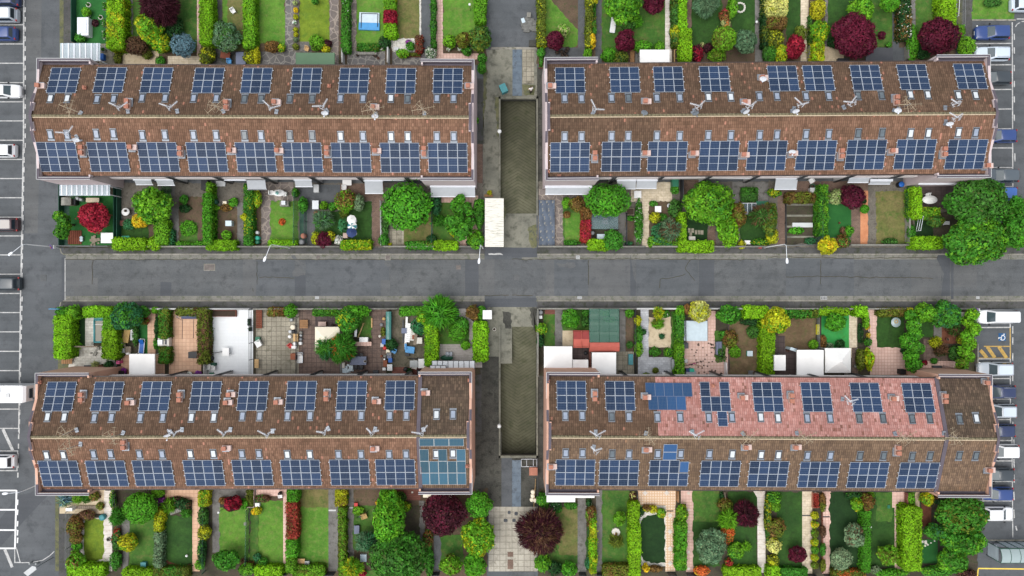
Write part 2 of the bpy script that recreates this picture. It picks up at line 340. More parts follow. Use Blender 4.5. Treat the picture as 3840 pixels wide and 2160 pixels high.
def zone(mat, name, *c, wob=None, z=None, label=None):
    """flat ground sheet: 4 numbers = rectangle, more = polygon, in tile pixels"""
    if z is None:
        k = tuple(T0); ZC[k] = ZC.get(k, 0)+1; z = .014 + ZC[k]*.004 + ((k[0]+2*k[1]) % 4)*.001
    if len(c) == 4: u0, v0, u1, v1 = c; P = [(u0,v0),(u1,v0),(u1,v1),(u0,v1)]
    else: P = list(zip(c[::2], c[1::2]))
    if wob is None: wob = .12 if ('lawn' in mat or 'soil' in mat or 'gravel' in mat) else 0
    Q = [W(u, v)[:2] for u, v in P]; out = []
    for i, a in enumerate(Q):
        b = Q[(i+1) % len(Q)]; d = math.hypot(b[0]-a[0], b[1]-a[1]); n = max(1, int(d/.35)) if wob else 1
        for j in range(n):
            f = j/n; j1, j2 = (random.gauss(0, wob*.6), random.gauss(0, wob*.6)) if wob else (0, 0)
            out.append((a[0]+(b[0]-a[0])*f+j1, a[1]+(b[1]-a[1])*f+j2, z))
    ar = sum(out[i][0]*out[(i+1)%len(out)][1]-out[(i+1)%len(out)][0]*out[i][1] for i in range(len(out)))
    if ar < 0: out.reverse()
    o = MB().add(out, [tuple(range(len(out)))]).build(name, mat)
    return tag(o, label, kind='structure')
FK = .92
PC = dict(lime=(130,184,30), lime2=(104,162,36), green=(84,154,36), leaf=(70,134,40), mid=(68,114,46), dark=(42,84,40), deep=(34,66,36), olive=(104,118,38), bluegreen=(56,118,72),
 blue=(104,140,152), grey=(100,134,98), sage=(120,146,108), purple=(96,28,50), plum=(70,32,42), red=(178,48,66), crimson=(148,32,54), yellow=(226,192,40), gold=(178,182,34), pale=(206,208,120),
 rust=(124,94,50), orange=(204,104,50), redleaf=(160,62,50), brown=(106,78,56), white=(232,232,222), variegated=(168,180,116), violet=(150,70,160))
def pc(c): return np.array(lin(PC[c] if isinstance(c, str) else c, FK))
def nz(P, s, seed):
    r = np.random.default_rng(seed); v = np.zeros(len(P))
    for i in range(5):
        k = r.normal(size=3)*s*(1+.6*i); v += np.sin(P@k + r.uniform(0, 6.28))/(1+.5*i)
    return v/2.3
class Leafy:
    def __init__(s): s.P = []; s.N = []; s.C = []; s.Z = []; s.cv = []; s.cf = []; s.cc = []; s.radial = []
    def cloud(s, P, Nn, col, size, radial=False):
        s.P.append(P); s.N.append(Nn); s.C.append(col); s.Z.append(np.full(len(P), size)); s.radial.append(np.full(len(P), radial))
    def core(s, vs, fs, col):
        b = sum(len(x) for x in s.cv); s.cv.append(np.array(vs, float)); s.cf += [tuple(i+b for i in f) for f in fs]; s.cc.append(np.tile(col, (len(vs), 1)))
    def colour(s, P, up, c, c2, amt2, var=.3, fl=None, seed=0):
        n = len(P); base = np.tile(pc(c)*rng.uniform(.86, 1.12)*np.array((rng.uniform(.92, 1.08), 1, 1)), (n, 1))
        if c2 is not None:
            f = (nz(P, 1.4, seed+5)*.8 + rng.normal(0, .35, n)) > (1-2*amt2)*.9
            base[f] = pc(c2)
        k = (1 + rng.normal(0, var*.72, n)).clip(.4, 1.6)*(1+.16*nz(P, 2.2, seed+9))*(.64+.48*up)  # leaf tops lighter, gaps and lower leaves darker: shade put into the colour
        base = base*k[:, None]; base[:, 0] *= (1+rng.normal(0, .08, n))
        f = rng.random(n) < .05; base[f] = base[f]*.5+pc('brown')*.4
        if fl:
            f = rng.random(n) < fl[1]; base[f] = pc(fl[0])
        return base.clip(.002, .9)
    def ell(s, x, y, z, rx, ry, rz, c, c2=None, amt2=.3, size=.14, dens=1.5, lump=.16, fl=None, radial=False, zmin=-.45, var=.3, lumps=None):
        A = 4*math.pi*((rx*ry)**1.6+(rx*rz)**1.6+(ry*rz)**1.6)**(1/1.6)/3**(1/1.6)
        size *= .8; n = int(min(15000, max(60, dens*.75*A/(1.1*size*size)))); seed = rng.integers(1e6)
        d = rng.normal(size=(int(n*1.6), 3)); d /= np.linalg.norm(d, axis=1)[:, None]; d = d[d[:, 2] > zmin][:n]; n = len(d)
        m = lumps or int(10+A*1.2); cs = rng.normal(size=(min(m, 90), 3)); cs /= np.linalg.norm(cs, axis=1)[:, None]; cs[:, 2] = np.abs(cs[:, 2])*.9
        w = 1.9/math.sqrt(len(cs)); q = np.zeros(n)
        for k in cs: q = np.maximum(q, np.exp(-((d-k)**2).sum(1)/(w*w)))
        r = 1-lump+1.6*lump*q - np.abs(rng.normal(0, lump*.35, n))
        st = rng.random(n) < .07; r[st] *= rng.uniform(1.0, 1.2, st.sum()); Rv = np.array((rx, ry, rz)); P = d*Rv*r[:, None]
        Nn = d/Rv; Nn /= np.linalg.norm(Nn, axis=1)[:, None]
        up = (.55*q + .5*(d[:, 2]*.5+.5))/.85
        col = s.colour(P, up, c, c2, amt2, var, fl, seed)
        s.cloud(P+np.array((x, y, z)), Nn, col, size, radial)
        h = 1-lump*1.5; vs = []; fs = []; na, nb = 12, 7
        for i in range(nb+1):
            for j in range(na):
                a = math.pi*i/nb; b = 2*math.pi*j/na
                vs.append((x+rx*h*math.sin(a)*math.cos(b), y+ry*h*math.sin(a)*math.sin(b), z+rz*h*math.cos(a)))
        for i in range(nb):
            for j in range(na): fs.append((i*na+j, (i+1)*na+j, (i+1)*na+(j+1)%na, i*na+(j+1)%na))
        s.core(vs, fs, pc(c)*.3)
    def boxh(s, hx, hy, h, c, c2=None, amt2=.3, size=.13, dens=1.5, fl=None, var=.26, wav=.1):
        size *= .8; seed = rng.integers(1e6); Aside = 2*(hx+hy)*2*h; At = 4*hx*hy
        nt = int(min(24000, dens*At/(1.1*size*size))); ns = int(min(14000, .8*dens*Aside/(1.1*size*size)))
        Pt = np.c_[rng.uniform(-hx, hx, nt), rng.uniform(-hy, hy, nt), np.full(nt, h)]; Nt = np.tile((0, 0, 1.), (nt, 1))
        w = rng.uniform(0, 4*(hx+hy), ns); zz = rng.uniform(.05, h, ns); Ps = np.zeros((ns, 3)); Ns = np.zeros((ns, 3))
        e = [2*hx, 2*hy, 2*hx, 2*hy]; acc = 0
        for i in range(4):
            f = (w >= acc) & (w < acc+e[i]); q = w[f]-acc; acc += e[i]
            if i == 0: Ps[f, 0] = q-hx; Ps[f, 1] = -hy; Ns[f, 1] = -1
            if i == 1: Ps[f, 0] = hx; Ps[f, 1] = q-hy; Ns[f, 0] = 1
            if i == 2: Ps[f, 0] = q-hx; Ps[f, 1] = hy; Ns[f, 1] = 1
            if i == 3: Ps[f, 0] = -hx; Ps[f, 1] = q-hy; Ns[f, 0] = -1
        Ps[:, 2] = zz; P = np.r_[Pt, Ps]; Nn = np.r_[Nt, Ns]
        cr = min(hx, hy)*.45
        ex = np.abs(P[:, 0])-(hx-cr); ey = np.abs(P[:, 1])-(hy-cr); f = (ex > 0) & (ey > 0); L = np.hypot(ex, ey); f &= L > cr
        P[f, 0] = np.sign(P[f, 0])*(hx-cr+ex[f]/L[f]*cr); P[f, 1] = np.sign(P[f, 1])*(hy-cr+ey[f]/L[f]*cr)
        edge = np.minimum(hx-np.abs(P[:, 0]), hy-np.abs(P[:, 1])).clip(0, .3)/.3
        b = nz(P*np.array((1, 1, .3)), 1.6, seed)
        P[:, 2] -= np.where(P[:, 2] > h-.001, (1-edge)**2*.16, 0)
        P += Nn*(wav*b+np.abs(rng.normal(0, .05, len(P))) - .04)[:, None]
        st = rng.random(len(P)) < .06; P[st] += Nn[st]*rng.uniform(.02, .2, st.sum())[:, None]
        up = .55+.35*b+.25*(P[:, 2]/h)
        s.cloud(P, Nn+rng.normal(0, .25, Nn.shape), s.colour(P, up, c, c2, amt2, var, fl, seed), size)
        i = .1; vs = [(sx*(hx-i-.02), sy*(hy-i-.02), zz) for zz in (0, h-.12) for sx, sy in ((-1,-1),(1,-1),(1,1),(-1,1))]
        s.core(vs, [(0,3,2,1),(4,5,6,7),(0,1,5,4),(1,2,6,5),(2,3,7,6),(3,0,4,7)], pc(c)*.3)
    def mesh(s, name):
        P = np.concatenate(s.P); Nn = np.concatenate(s.N); C = np.concatenate(s.C); Z = np.concatenate(s.Z); rad = np.concatenate(s.radial); n = len(P)
        Nn = Nn + rng.normal(0, .45, (n, 3)); Nn /= np.linalg.norm(Nn, axis=1)[:, None]
        a = rng.normal(size=(n, 3)); dirs = P - P.mean(0); a[rad] = dirs[rad] + rng.normal(0, .25, (rad.sum(), 3)); Nn[rad] = Nn[rad]*.3 + rng.normal(0, .5, (rad.sum(), 3))
        Nn /= np.linalg.norm(Nn, axis=1)[:, None]
        a -= (a*Nn).sum(1)[:, None]*Nn; a /= np.linalg.norm(a, axis=1)[:, None]; b = np.cross(Nn, a)
        sz = Z*rng.uniform(.45, 1.5, n); la = np.where(rad, 2.6, 1.0)*sz; lb = np.where(rad, .3, .6)*sz
        V = np.empty((n, 4, 3)); V[:, 0] = P-a*la[:, None]; V[:, 1] = P+b*lb[:, None]+a*(.1*la)[:, None]; V[:, 2] = P+a*la[:, None]; V[:, 3] = P-b*lb[:, None]+a*(.1*la)[:, None]
        V = V.reshape(-1, 3); C4 = np.repeat(C, 4, 0); F = [np.arange(4*n).reshape(-1, 4)]
        if s.cv:
            cv = np.concatenate(s.cv); b0 = len(V); V = np.r_[V, cv]; C4 = np.r_[C4, np.concatenate(s.cc)]; F.append(np.array(s.cf)+b0)
        F = np.concatenate(F); me = bpy.data.meshes.new(name)
        me.vertices.add(len(V)); me.vertices.foreach_set('co', V.astype(np.float32).ravel())
        me.loops.add(F.size); me.loops.foreach_set('vertex_index', F.astype(np.int32).ravel())
        me.polygons.add(len(F)); me.polygons.foreach_set('loop_start', np.arange(0, F.size, 4, dtype=np.int32))
        me.update(calc_edges=True); me.validate()
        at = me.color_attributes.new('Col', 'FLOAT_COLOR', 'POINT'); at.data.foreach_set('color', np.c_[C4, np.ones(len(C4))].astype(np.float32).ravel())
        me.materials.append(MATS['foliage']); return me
PG = dict(hedge='clipped garden hedges', shrub='garden shrubs', tree='garden trees', conifer='garden conifers', flower_bed='flower beds')
def hedge(u0, v0, u1, v1, h, c, label, c2=None, amt2=.3, fl=None, size=.13, rot=0, name='hedge', wav=.1):
    hz = h*.85; x, y, _ = W((u0+u1)/2, (v0+v1)/2, hz); k = (1-hz/CH)
    L = Leafy(); L.boxh(max(.18, abs(M(u1-u0))*k/2), max(.18, abs(M(v1-v0))*k/2), h, c, c2, amt2, size, fl=fl, wav=wav)
    return tag(link(name, L.mesh(name), None, (x, y, .01), rot), lab(label), name.replace('_', ' '), PG.get(name))
def shrub(u, v, r, h, c, label, ry=None, c2=None, amt2=.3, fl=None, size=.13, lump=.16, radial=False, name='shrub', var=.3):
    zc = h*.55; x, y, _ = W(u, v, zc); k = 1-zc/CH; rx = M(r)*k; ry = M(ry)*k if ry else rx
    L = Leafy(); L.ell(0, 0, h*.5, rx, ry, h*.5, c, c2, amt2, size, lump=lump, fl=fl, radial=radial, zmin=-.7, var=var)
    return tag(link(name, L.mesh(name), None, (x, y, 0)), lab(label), name.replace('_', ' '), PG.get(name))
def tree(u, v, r, h, c, label, ry=None, c2=None, amt2=.3, size=.17, lump=.2, lobes=7, radial=False, fl=None, name='tree', spread=.52, var=.32, tm='trunk', lob=None):
    """u,v: centre of the crown as seen; lob: list of lobes (u, v, r) that replaces the scatter"""
    zc = h*.62; x, y, _ = W(u, v, zc); k = 1-zc/CH; rx = M(r)*k; ry = M(ry)*k if ry else rx
    root = thing(name, lab(label), name, (x, y, 0), 0, PG.get(name))
    L = Leafy(); rz = h*.36; tips = []
    if lob:
        for (lu, lv, lr) in lob:
            lx, ly, _ = W(lu, lv, zc); q = M(lr)*k; hz = zc+random.uniform(-.08, .12)*h
            L.ell(lx-x, ly-y, hz, q, q, min(rz, q*1.1), c, c2, amt2, size, lump=lump, radial=radial, fl=fl, var=var); tips.append((lx-x, ly-y, hz))
    elif lobes <= 1:
        L.ell(0, 0, zc, rx, ry, rz, c, c2, amt2, size, lump=lump, radial=radial, fl=fl, var=var); tips.append((0, 0, zc))
    else:
        L.ell(0, 0, zc+.06*h, rx*.66, ry*.66, rz, c, c2, amt2, size, lump=lump, radial=radial, fl=fl, var=var)
        for i in range(lobes):
            a = 2*math.pi*(i+random.uniform(-.25, .25))/lobes; f = spread*random.uniform(.85, 1.1); q = random.uniform(.36, .5)
            hz = zc - h*random.uniform(.0, .16); p = (rx*f*math.cos(a), ry*f*math.sin(a), hz)
            L.ell(*p, rx*q, ry*q, rz*random.uniform(.6, .8), c, c2, amt2, size, lump=lump, radial=radial, fl=fl, var=var); tips.append(p)
    link('crown', L.mesh('crown'), root)
    b = MB(); tr = max(.07, .035*h); b.lathe([(tr*1.35, 0), (tr, .25*h), (tr*.7, zc)], 0, 0, 8)
    for p in tips[:7]: b.tube((0, 0, h*.3), (p[0]*.8, p[1]*.8, p[2]), tr*.5, 6, 0, tr*.15)
    b.build('trunk', tm, root); return root
def GX(X): return (X-1920)/S
def GY(Y): return (1080-Y)/S
RX0, RX1 = GX(1877), GX(2011)
HOLES = [(GY(372), GY(808)), (GY(1707), GY(1222))]      # (y of the far end, y where the ramp meets the road)
ys = sorted([-300, 300] + [y for h in HOLES for y in h]); b = MB()
for y0, y1 in zip(ys, ys[1:]):
    mid = (y0+y1)/2; hole = any(min(h) < mid < max(h) for h in HOLES)
    for x0, x1 in (((-300, RX0), (RX1, 300)) if hole else ((-300, RX0), (RX0, RX1), (RX1, 300))):
        b.add([(x0,y0,0),(x1,y0,0),(x1,y1,0),(x0,y1,0)], [(0,1,2,3)])
tag(b.build('ground', 'asphalt'), kind='structure')
for yf, yr in HOLES:
    sg = 1 if yf > 0 else -1; D = -3.0; yb = yf-sg*2.2
    tag(MB().add([(RX0,yr,-.005),(RX1,yr,-.005),(RX1,yb,D),(RX0,yb,D)], [(0,1,2,3) if yb > yr else (3,2,1,0)])
        .add([(RX0,yb,D),(RX1,yb,D),(RX1,yf+sg*4,D),(RX0,yf+sg*4,D)], [(0,1,2,3) if yb > yr else (3,2,1,0)]).build('ramp', 'ramp_concrete'), kind='structure')
    w = MB()
    for x, d in ((RX0, -1), (RX1, 1)):
        w.box(x, yr, D-.2, x+d*.22, yf+sg*.3, .1, 1); w.box(x, yr, .1, x+d*.22, yf+sg*.3, .22)
    w.box(RX0-.22, yf, -.35, RX1+.22, yf+sg*.3, .22); w.box(RX0, yf+sg*3.5, D, RX1, yf+sg*3.7, -.3)
    w.box(RX0, yf+sg*.02, -1.05, RX1, yf+sg*.3, -.35, 1)
    tag(w.build('ramp_wall', ['concrete', 'concrete_dark']), 'concrete side walls and lintel of the %s sunken garage ramp' % ('upper' if sg > 0 else 'lower'), 'ramp wall')
T(0, 0)
zone('asphalt_pale', 'road', 262,0, 420,0, 400,540*K,380,540*K+900, 250,540*K+900, z=.004)
zone('verge_moss', 'verge', 600, -60, 650, 640, z=.008); T(0,3); zone('verge_moss','verge',556,600,592,1400,z=.008); zone('footway','pavement',592,600,716,1460,z=.0085)
T(0, 0)
zone('footway', 'pavement', 640, -80, 722, 640, z=.012)
T(0, 1)
zone('asphalt_old', 'road', 655, 1160, 660+10304-655, 1529, z=.004)
def run(v0, v1, mat, name, segs, z=.01, hgt=0):
    for a, c in segs:
        (x0, y0, _), (x1, y1, _) = W(a, v0), W(c, v1)
        b = MB()
        if hgt: b.box(x0, y0, 0, x1, y1, hgt)
        else: b.add([(x0,y1,z),(x1,y1,z),(x1,y0,z),(x0,y0,z)], [(0,1,2,3)])
        tag(b.build(name, mat), kind='structure')
TW = 2576
T(0, 1)
run(1046, 1104, 'footway', 'pavement', [(640, TW+2300), (2*TW+250, 4*TW)], hgt=.1)
run(1104, 1116, 'kerbstone', 'kerb', [(655, TW+2300), (2*TW+255, 4*TW)], hgt=.115)
run(1116, 1162, 'gutter', 'gutter_strip', [(660, TW+2300), (2*TW+100, 4*TW)], z=.009)
T(0, 2)
run(134, 206, 'footway', 'pavement', [(620, TW+2300), (2*TW+255, 4*TW)], hgt=.1)
run(124, 134, 'kerbstone', 'kerb', [(640, TW+2300), (2*TW+245, 4*TW)], hgt=.115)
run(80, 124, 'gutter', 'gutter_strip', [(650, TW+2300), (2*TW+240, 4*TW)], z=.009)
T(0, 2); zone('kerbstone', 'kerb', 592,200, 605,150, 640,112, 700,88, 705,98, 650,122, 618,155, 606,200, z=.02)
T(0, 1); zone('kerbstone', 'kerb', 600,1048, 612,1048, 622,1090, 650,1108, 655,1118, 640,1118, 612,1096, z=.02)
def patch(c, r, mat, *q, z=None):
    T(c, r); ZC['p'] = ZC.get('p', 0)+1
    zone(mat, 'road_patch', *q, z=.0135+(ZC['p'] % 12)*.0006)
patch(0,1,'asphalt_pale', 660,1162,935,1449); patch(0,1,'asphalt_pale', 745,1345,985,1529); patch(0,1,'asphalt_new',1615,1390,1725,1529); patch(0,1,'asphalt_pale',2445,1162,2576,1529)
patch(1,1,'asphalt',0,1165,390,1529); patch(1,1,'asphalt_new',390,1300,500,1529); patch(1,1,'asphalt',500,1165,1340,1529); patch(1,1,'asphalt_pale',1255,1370,1350,1529); patch(1,1,'asphalt_new',2105,1160,2240,1529); patch(1,1,'asphalt_pale',2240,1160,2400,1529)
patch(2,1,'asphalt_pale',340,1165,425,1529); patch(2,1,'asphalt',425,1165,765,1529); patch(2,1,'asphalt_pale',770,1165,1190,1529); patch(2,1,'asphalt_new',1190,1110,1225,1340,1250,1400,1245,1529,1190,1529); patch(2,1,'asphalt',1250,1165,1875,1529); patch(2,1,'asphalt_new',1880,1160,2035,1529); patch(2,1,'asphalt_old',2035,1160,2480,1529)
patch(2,1,'asphalt_new',1182,1040,1335,1102); patch(2,1,'asphalt_new',0,1045,255,1140); patch(1,1,'asphalt_new',2305,1042,2576,1130); patch(2,2,'asphalt_new',0,100,248,192); patch(1,2,'asphalt_new',2305,108,2576,192)
patch(3,1,'asphalt_old',0,1150,180,1529); patch(3,1,'asphalt',180,1150,865,1529); patch(3,1,'asphalt_pale',1440,1165,1740,1529); patch(3,1,'asphalt_new',1745,1030,1830,1150,1830,1530,1740,1530,1770,1300,1695,1150); patch(3,1,'asphalt_pale',1870,1160,2100,1440)
patch(0,3,'asphalt_new',180,640,350,600,480,640,180,960,0,1160,0,880,); patch(1,0,'asphalt',2320,0,2576,470); patch(2,0,'asphalt',0,0,240,470)
T(1,1); zone('asphalt_pale','road_stain',370,1290,400,1245,440,1240,490,1300,495,1320,420,1335,380,1320,wob=.12,z=.024); zone('asphalt_pale','road_stain',355,1120,385,1115,420,1170,505,1215,500,1232,420,1195,370,1150,wob=.08,z=.024); zone('asphalt_pale','road_stain',1298,1185,1340,1180,1365,1215,1325,1235,1300,1215,wob=.1,z=.0245); zone('asphalt_pale','road_stain',1630,1268,1650,1255,1662,1275,1645,1298,wob=.05,z=.0245)
T(1,1); zone('line_white','road_stain',2340,1098,2480,1098,2485,1116,2340,1118,wob=.06,z=.0255)
T(2,1); zone('asphalt_pale','road_stain',450,1210,560,1190,640,1230,620,1255,540,1245,470,1235,wob=.14,z=.0245); zone('asphalt_pale','road_stain',560,1195,620,1188,640,1222,585,1232,wob=.1,z=.0255)
def crack(c, r, *q, w=.035, mat='soil_dark'):
    T(c, r); P = [W(a, v)[:2] for a, v in zip(q[::2], q[1::2])]; L = []
    for a, d in zip(P, P[1:]):
        n = max(2, int(math.dist(a, d)/.4)); L += [(a[0]+(d[0]-a[0])*i/n+random.gauss(0,.035), a[1]+(d[1]-a[1])*i/n+random.gauss(0,.035)) for i in range(n)]
    b = MB()
    for a, d in zip(L, L[1:]):
        nx, ny = -(d[1]-a[1]), d[0]-a[0]; l = math.hypot(nx, ny) or 1; nx, ny = nx/l*w, ny/l*w; z = .027
        b.add([(a[0]-nx,a[1]-ny,z),(d[0]-nx,d[1]-ny,z),(d[0]+nx,d[1]+ny,z),(a[0]+nx,a[1]+ny,z)], [(0,1,2,3)])
    tag(b.build('road_crack', mat), kind='structure')
crack(0,1,655,1162,1600,1162,2576,1160); crack(1,1,0,1160,1300,1162,2300,1160); crack(2,1,250,1160,1180,1155,2480,1165); crack(3,1,0,1135,900,1150,1740,1140)
crack(2,1,1480,1449,1490,1360,1620,1345,1780,1300); crack(2,1,1790,1170,1740,1250,1860,1400); crack(3,1,180,1340,500,1330,865,1340,1400,1345,1690,1350); crack(3,1,530,1170,525,1449); crack(0,1,930,1180,930,1449); crack(1,1,10,1180,10,1449); crack(0,2,2545,0,2550,80)
crack(1,1,390,1345,0,1340); crack(2,1,770,1170,765,1449); crack(1,2,2300,80,2576,70); crack(2,2,0,70,240,80); crack(2,1,0,1160,240,1165)
T(0,1); zone('asphalt_new','drain_grate',622,1140,650,1600,z=.026); zone('line_white','road_marking',652,1150,660,1600,z=.027)
T(3,1); zone('asphalt_new','drain_grate',1840,1150,1866,1560,z=.026)
def line(c, r, u0, v0, u1, v1, w=6, mat='line_white', z=.03):
    T(c, r); a = W(u0, v0); d = W(u1, v1); dx, dy = d[0]-a[0], d[1]-a[1]; l = math.hypot(dx, dy); h = M(w)*.5*1.15; nx, ny = -dy/l*h, dx/l*h
    tag(MB().add([(a[0]-nx,a[1]-ny,z),(d[0]-nx,d[1]-ny,z),(d[0]+nx,d[1]+ny,z),(a[0]+nx,a[1]+ny,z)], [(0,1,2,3)]).build('road_marking', mat), kind='structure')
line(0,0,241,0,238,1449,12,z=.032); line(0,1,236,0,212,1449,12,z=.032); line(0,2,210,0,190,1449,11,z=.032)
for v in (57, 250, 443, 637, 832, 1025, 1217, 1412): line(0,0,-300,v,238,v,9)
for v in (155, 348, 541, 737, 925, 1116, 1310): line(0,1,-300,v,225,v,9)
for v in (55, 247, 441, 637, 831, 1218, 1412): line(0,2,-300,v,200,v,9)
for v in (190, 388): line(0,3,-300,v,180,v,9)
line(0,3,180,185,172,390,10,z=.032); line(0,3,168,585,152,1175,15,'line_fresh',z=.032)
for v in (588, 782, 986, 1170): line(0,3,-300,v,168,v,14,'line_fresh')
line(0,3,150,1170,150,1310,8); line(0,3,165,1160,205,1312,9); line(0,3,145,1312,210,1312,9,z=.034); line(0,3,30,-30,130,185,26); line(0,3,50,1180,125,1360,26)
line(0,3,210,1314,320,1312,7); line(0,3,320,1312,430,1290,7); line(0,3,430,1290,500,1245,7); line(0,3,500,1245,548,1200,7)
for i in range(15): line(0,0,256,75+i*97.5,254,123+i*97.5,11)
for i in range(15): line(0,1,246-i*1.7,35+i*97,245-i*1.7,92+i*97,11)
for i in range(15): line(0,2,224-i*2,85+i*95,223-i*2,135+i*95,11)
for i in range(5): line(0,3,190-i*2,20+i*97,189-i*2,70+i*97,11)
for v in (680, 780, 895, 985, 1062): line(0,3,180,v,176,v+55,12,'line_fresh')
line(3,0,2456,225,2460,1449,10,z=.032); line(3,1,2460,0,2462,520,10,z=.032); line(3,2,2435,360,2438,1449,10,z=.032); line(3,3,2452,0,2462,1060,8,z=.032)
for v in (440, 655, 903, 1100, 1298): line(3,0,2085,v,2448,v-3,9)
for v in (40, 237, 430): line(3,1,2200,v,2455,v,9)
for v in (398, 713, 912, 1116, 1325): line(3,2,2120,v,2435,v-2,10)
for v in (85, 290, 495, 692, 890): line(3,3,2100,v,2450,v,10)
for v in (340, 478, 655, 815, 970, 1155, 1353): line(3,0,2476,v,2477,v+62,10)
for v in (95, 435): line(3,1,2482,v,2483,v+80,10)
for v in (385, 495, 655, 860, 1160, 1345): line(3,2,2461,v,2461,v+75,10)
for v in (75, 270, 425, 600, 780): line(3,3,2472,v,2476,v+85,10)
line(3,3,2490,945,2503,990,12); line(3,0,2500,192,2576,192,9); line(3,0,2488,270,2510,240,8); line(3,0,2510,240,2535,228,8); line(3,0,2550,217,2600,217,9)
line(3,2,2170,587,2430,587,9,'line_yellow'); line(3,2,2435,400,2437,715,9,'line_yellow',z=.034); line(3,2,2105,704,2435,705,7,'line_yellow')
for a, bq, c_, d_ in ((2135,625,2200,700),(2205,590,2280,700),(2320,590,2400,705)): line(3,2,a,bq,c_,d_,30,'line_yellow',z=.033)
T(3,2); zone('line_blue','road_marking',2318,455,2392,532,z=.034)
b = MB(); x, y, _ = W(2358, 500)
for i in range(13):
    a0, a1 = R(-150+i*24), R(-150+(i+1)*24)
    if i > 10: break
    q = lambda a, r: (x+r*math.cos(a), y+r*math.sin(a), .039)
    b.add([q(a0,.27),q(a1,.27),q(a1,.36),q(a0,.36)], [(0,1,2,3)])
def stroke(b, pts, w, z):
    for a, d in zip(pts, pts[1:]):
        dx, dy = d[0]-a[0], d[1]-a[1]; l = math.hypot(dx, dy); nx, ny = -dy/l*w/2, dx/l*w/2
        b.add([(a[0]-nx,a[1]-ny,z),(d[0]-nx,d[1]-ny,z),(d[0]+nx,d[1]+ny,z),(a[0]+nx,a[1]+ny,z)], [(0,1,2,3)])
def P2(*q): return [W(u, v)[:2] for u, v in zip(q[::2], q[1::2])]
stroke(b, P2(2318,502,2345,500,2352,480,2368,474), .1, .041); stroke(b, P2(2345,500,2350,515), .08, .0415); stroke(b, P2(2320,495,2318,512), .09, .0425)
b.lathe([(.085,.043),(.08,.044)], *W(2373,465)[:2], 10, 0, False)
tag(b.build('road_marking', 'line_fresh'), kind='structure')
line(3,3,2112,1372,2600,1378,11,'line_yellow_new'); line(3,3,2114,1378,2105,1470,10,'line_yellow_new')
line(0,3,150,1190,152,1310,8,'line_white',z=.0345)
T(1,0); zone('concrete','lane',2290,500,2452,1449,z=.010); zone('footway','lane',2230,790,2290,1449,z=.009); zone('kerbstone','lane_strip',2362,474,2576,497,z=.016)
T(2,0); zone('concrete','lane',-130,496,252,985,z=.0115); zone('kerbstone','lane_strip',0,474,250,497,z=.016); zone('concrete_dark','lane',252,680,330,1449,z=.009)
T(1,1); zone('concrete','lane',2285,0,2456,560,z=.010); zone('concrete','lane',2456,700,2576,1040,z=.0105); zone('brick_path','lane',2225,0,2282,560,z=.011)
T(2,1); zone('concrete_dark','lane',245,0,340,440,z=.009); zone('concrete','lane',0,700,246,850,z=.0105); zone('concrete','lane',0,850,246,1042,z=.0107)
T(1,2); zone('concrete_dark','lane',2270,690,2456,1449,z=.010); zone('concrete','lane',2330,192,2576,760,z=.0085); zone('footway','lane',2200,790,2272,1449,z=.0095)
T(2,2); zone('concrete','lane',0,192,246,390,z=.0115); zone('concrete_dark','lane',250,580,350,1449,z=.009)
T(1,3); zone('concrete_dark','lane',2170,0,2470,760,z=.010); zone('slab_lane','lane',2340,752,2576,1402,z=.016)
T(2,3); zone('concrete_dark','lane',0,245,256,760,z=.0102); zone('slab_lane','lane',0,752,260,1402,z=.0163); zone('concrete_dark','lane',260,0,350,620,z=.009)
T(1,2); zone('concrete','lane',2450,192,2576,390,z=.0113)
for c, u0, v0, u1, v1 in ((2,5,500,100,965),): 
    T(2,0); b = MB(); (x0,y0,_), (x1,y1,_) = W(u0,v0), W(u1,v1); b.box(x0,y0,0,x1,y1,.07)
    tag(b.build('steel_plate','steel_plate'), 'worn blue grey steel plates laid along the lane north of the upper ramp', 'steel plate')
T(2,3); b = MB(); (x0,y0,_), (x1,y1,_) = W(0,282), W(90,750); b.box(x0,y0,0,x1,y1,.07); tag(b.build('steel_plate','steel_plate'), 'clean blue grey steel plates laid along the lane south of the lower ramp', 'steel plate')
T(2,0); zone('slab_grid','lane',106,500,222,840,z=.018)
def cover(c, r, u, v, w, h, mat, label, frame='kerbstone'):
    T(c, r); x, y, _ = W(u, v); o = thing('manhole_cover', label, 'manhole cover', (x, y, 0), 0, 'manhole covers')
    W_, H_ = M(w)/2, M(h)/2
    MB().box(-W_-.06,-H_-.06,0,W_+.06,H_+.06,.034).build('frame', frame, o); b = MB(); b.box(-W_+.02,-H_+.02,.02,W_-.02,H_-.02,.044); b.build('lid', mat, o)
cover(0,1,2108,1240,105,60,'manhole','large double manhole cover with pale frame in the main road')
cover(0,1,438,1347,50,55,'asphalt_old','grey square manhole cover in the left side road','asphalt_pale')
cover(1,1,2038,1242,48,45,'manhole','small reddish manhole cover in the road near the upper ramp','asphalt_pale')
cover(1,1,1327,1142,44,46,'manhole','square drain cover with pale frame by the kerb')
cover(1,1,1328,1082,40,36,'brick_path','brown inspection cover in the footway under the drain cover')
cover(1,1,625,1138,34,34,'manhole','brown gully grate in the gutter near the second street lamp','gutter')
cover(2,1,48,1340,46,46,'asphalt_pale','faint grey manhole cover in the road below the upper ramp','asphalt_pale')
cover(3,1,1215+970,1350,44,44,'asphalt_old','faint square manhole cover at the right end of the road','asphalt_pale')
cover(3,1,48,1078,40,34,'footway','inspection cover with pale rim in the footway by the fourth street lamp')
cover(3,1,305,1065,40,36,'brick_red','reddish inspection cover in the footway right of the fourth street lamp','footway')
cover(2,1,1212,1080,46,36,'footway','inspection cover on the fresh black footway patch','asphalt')
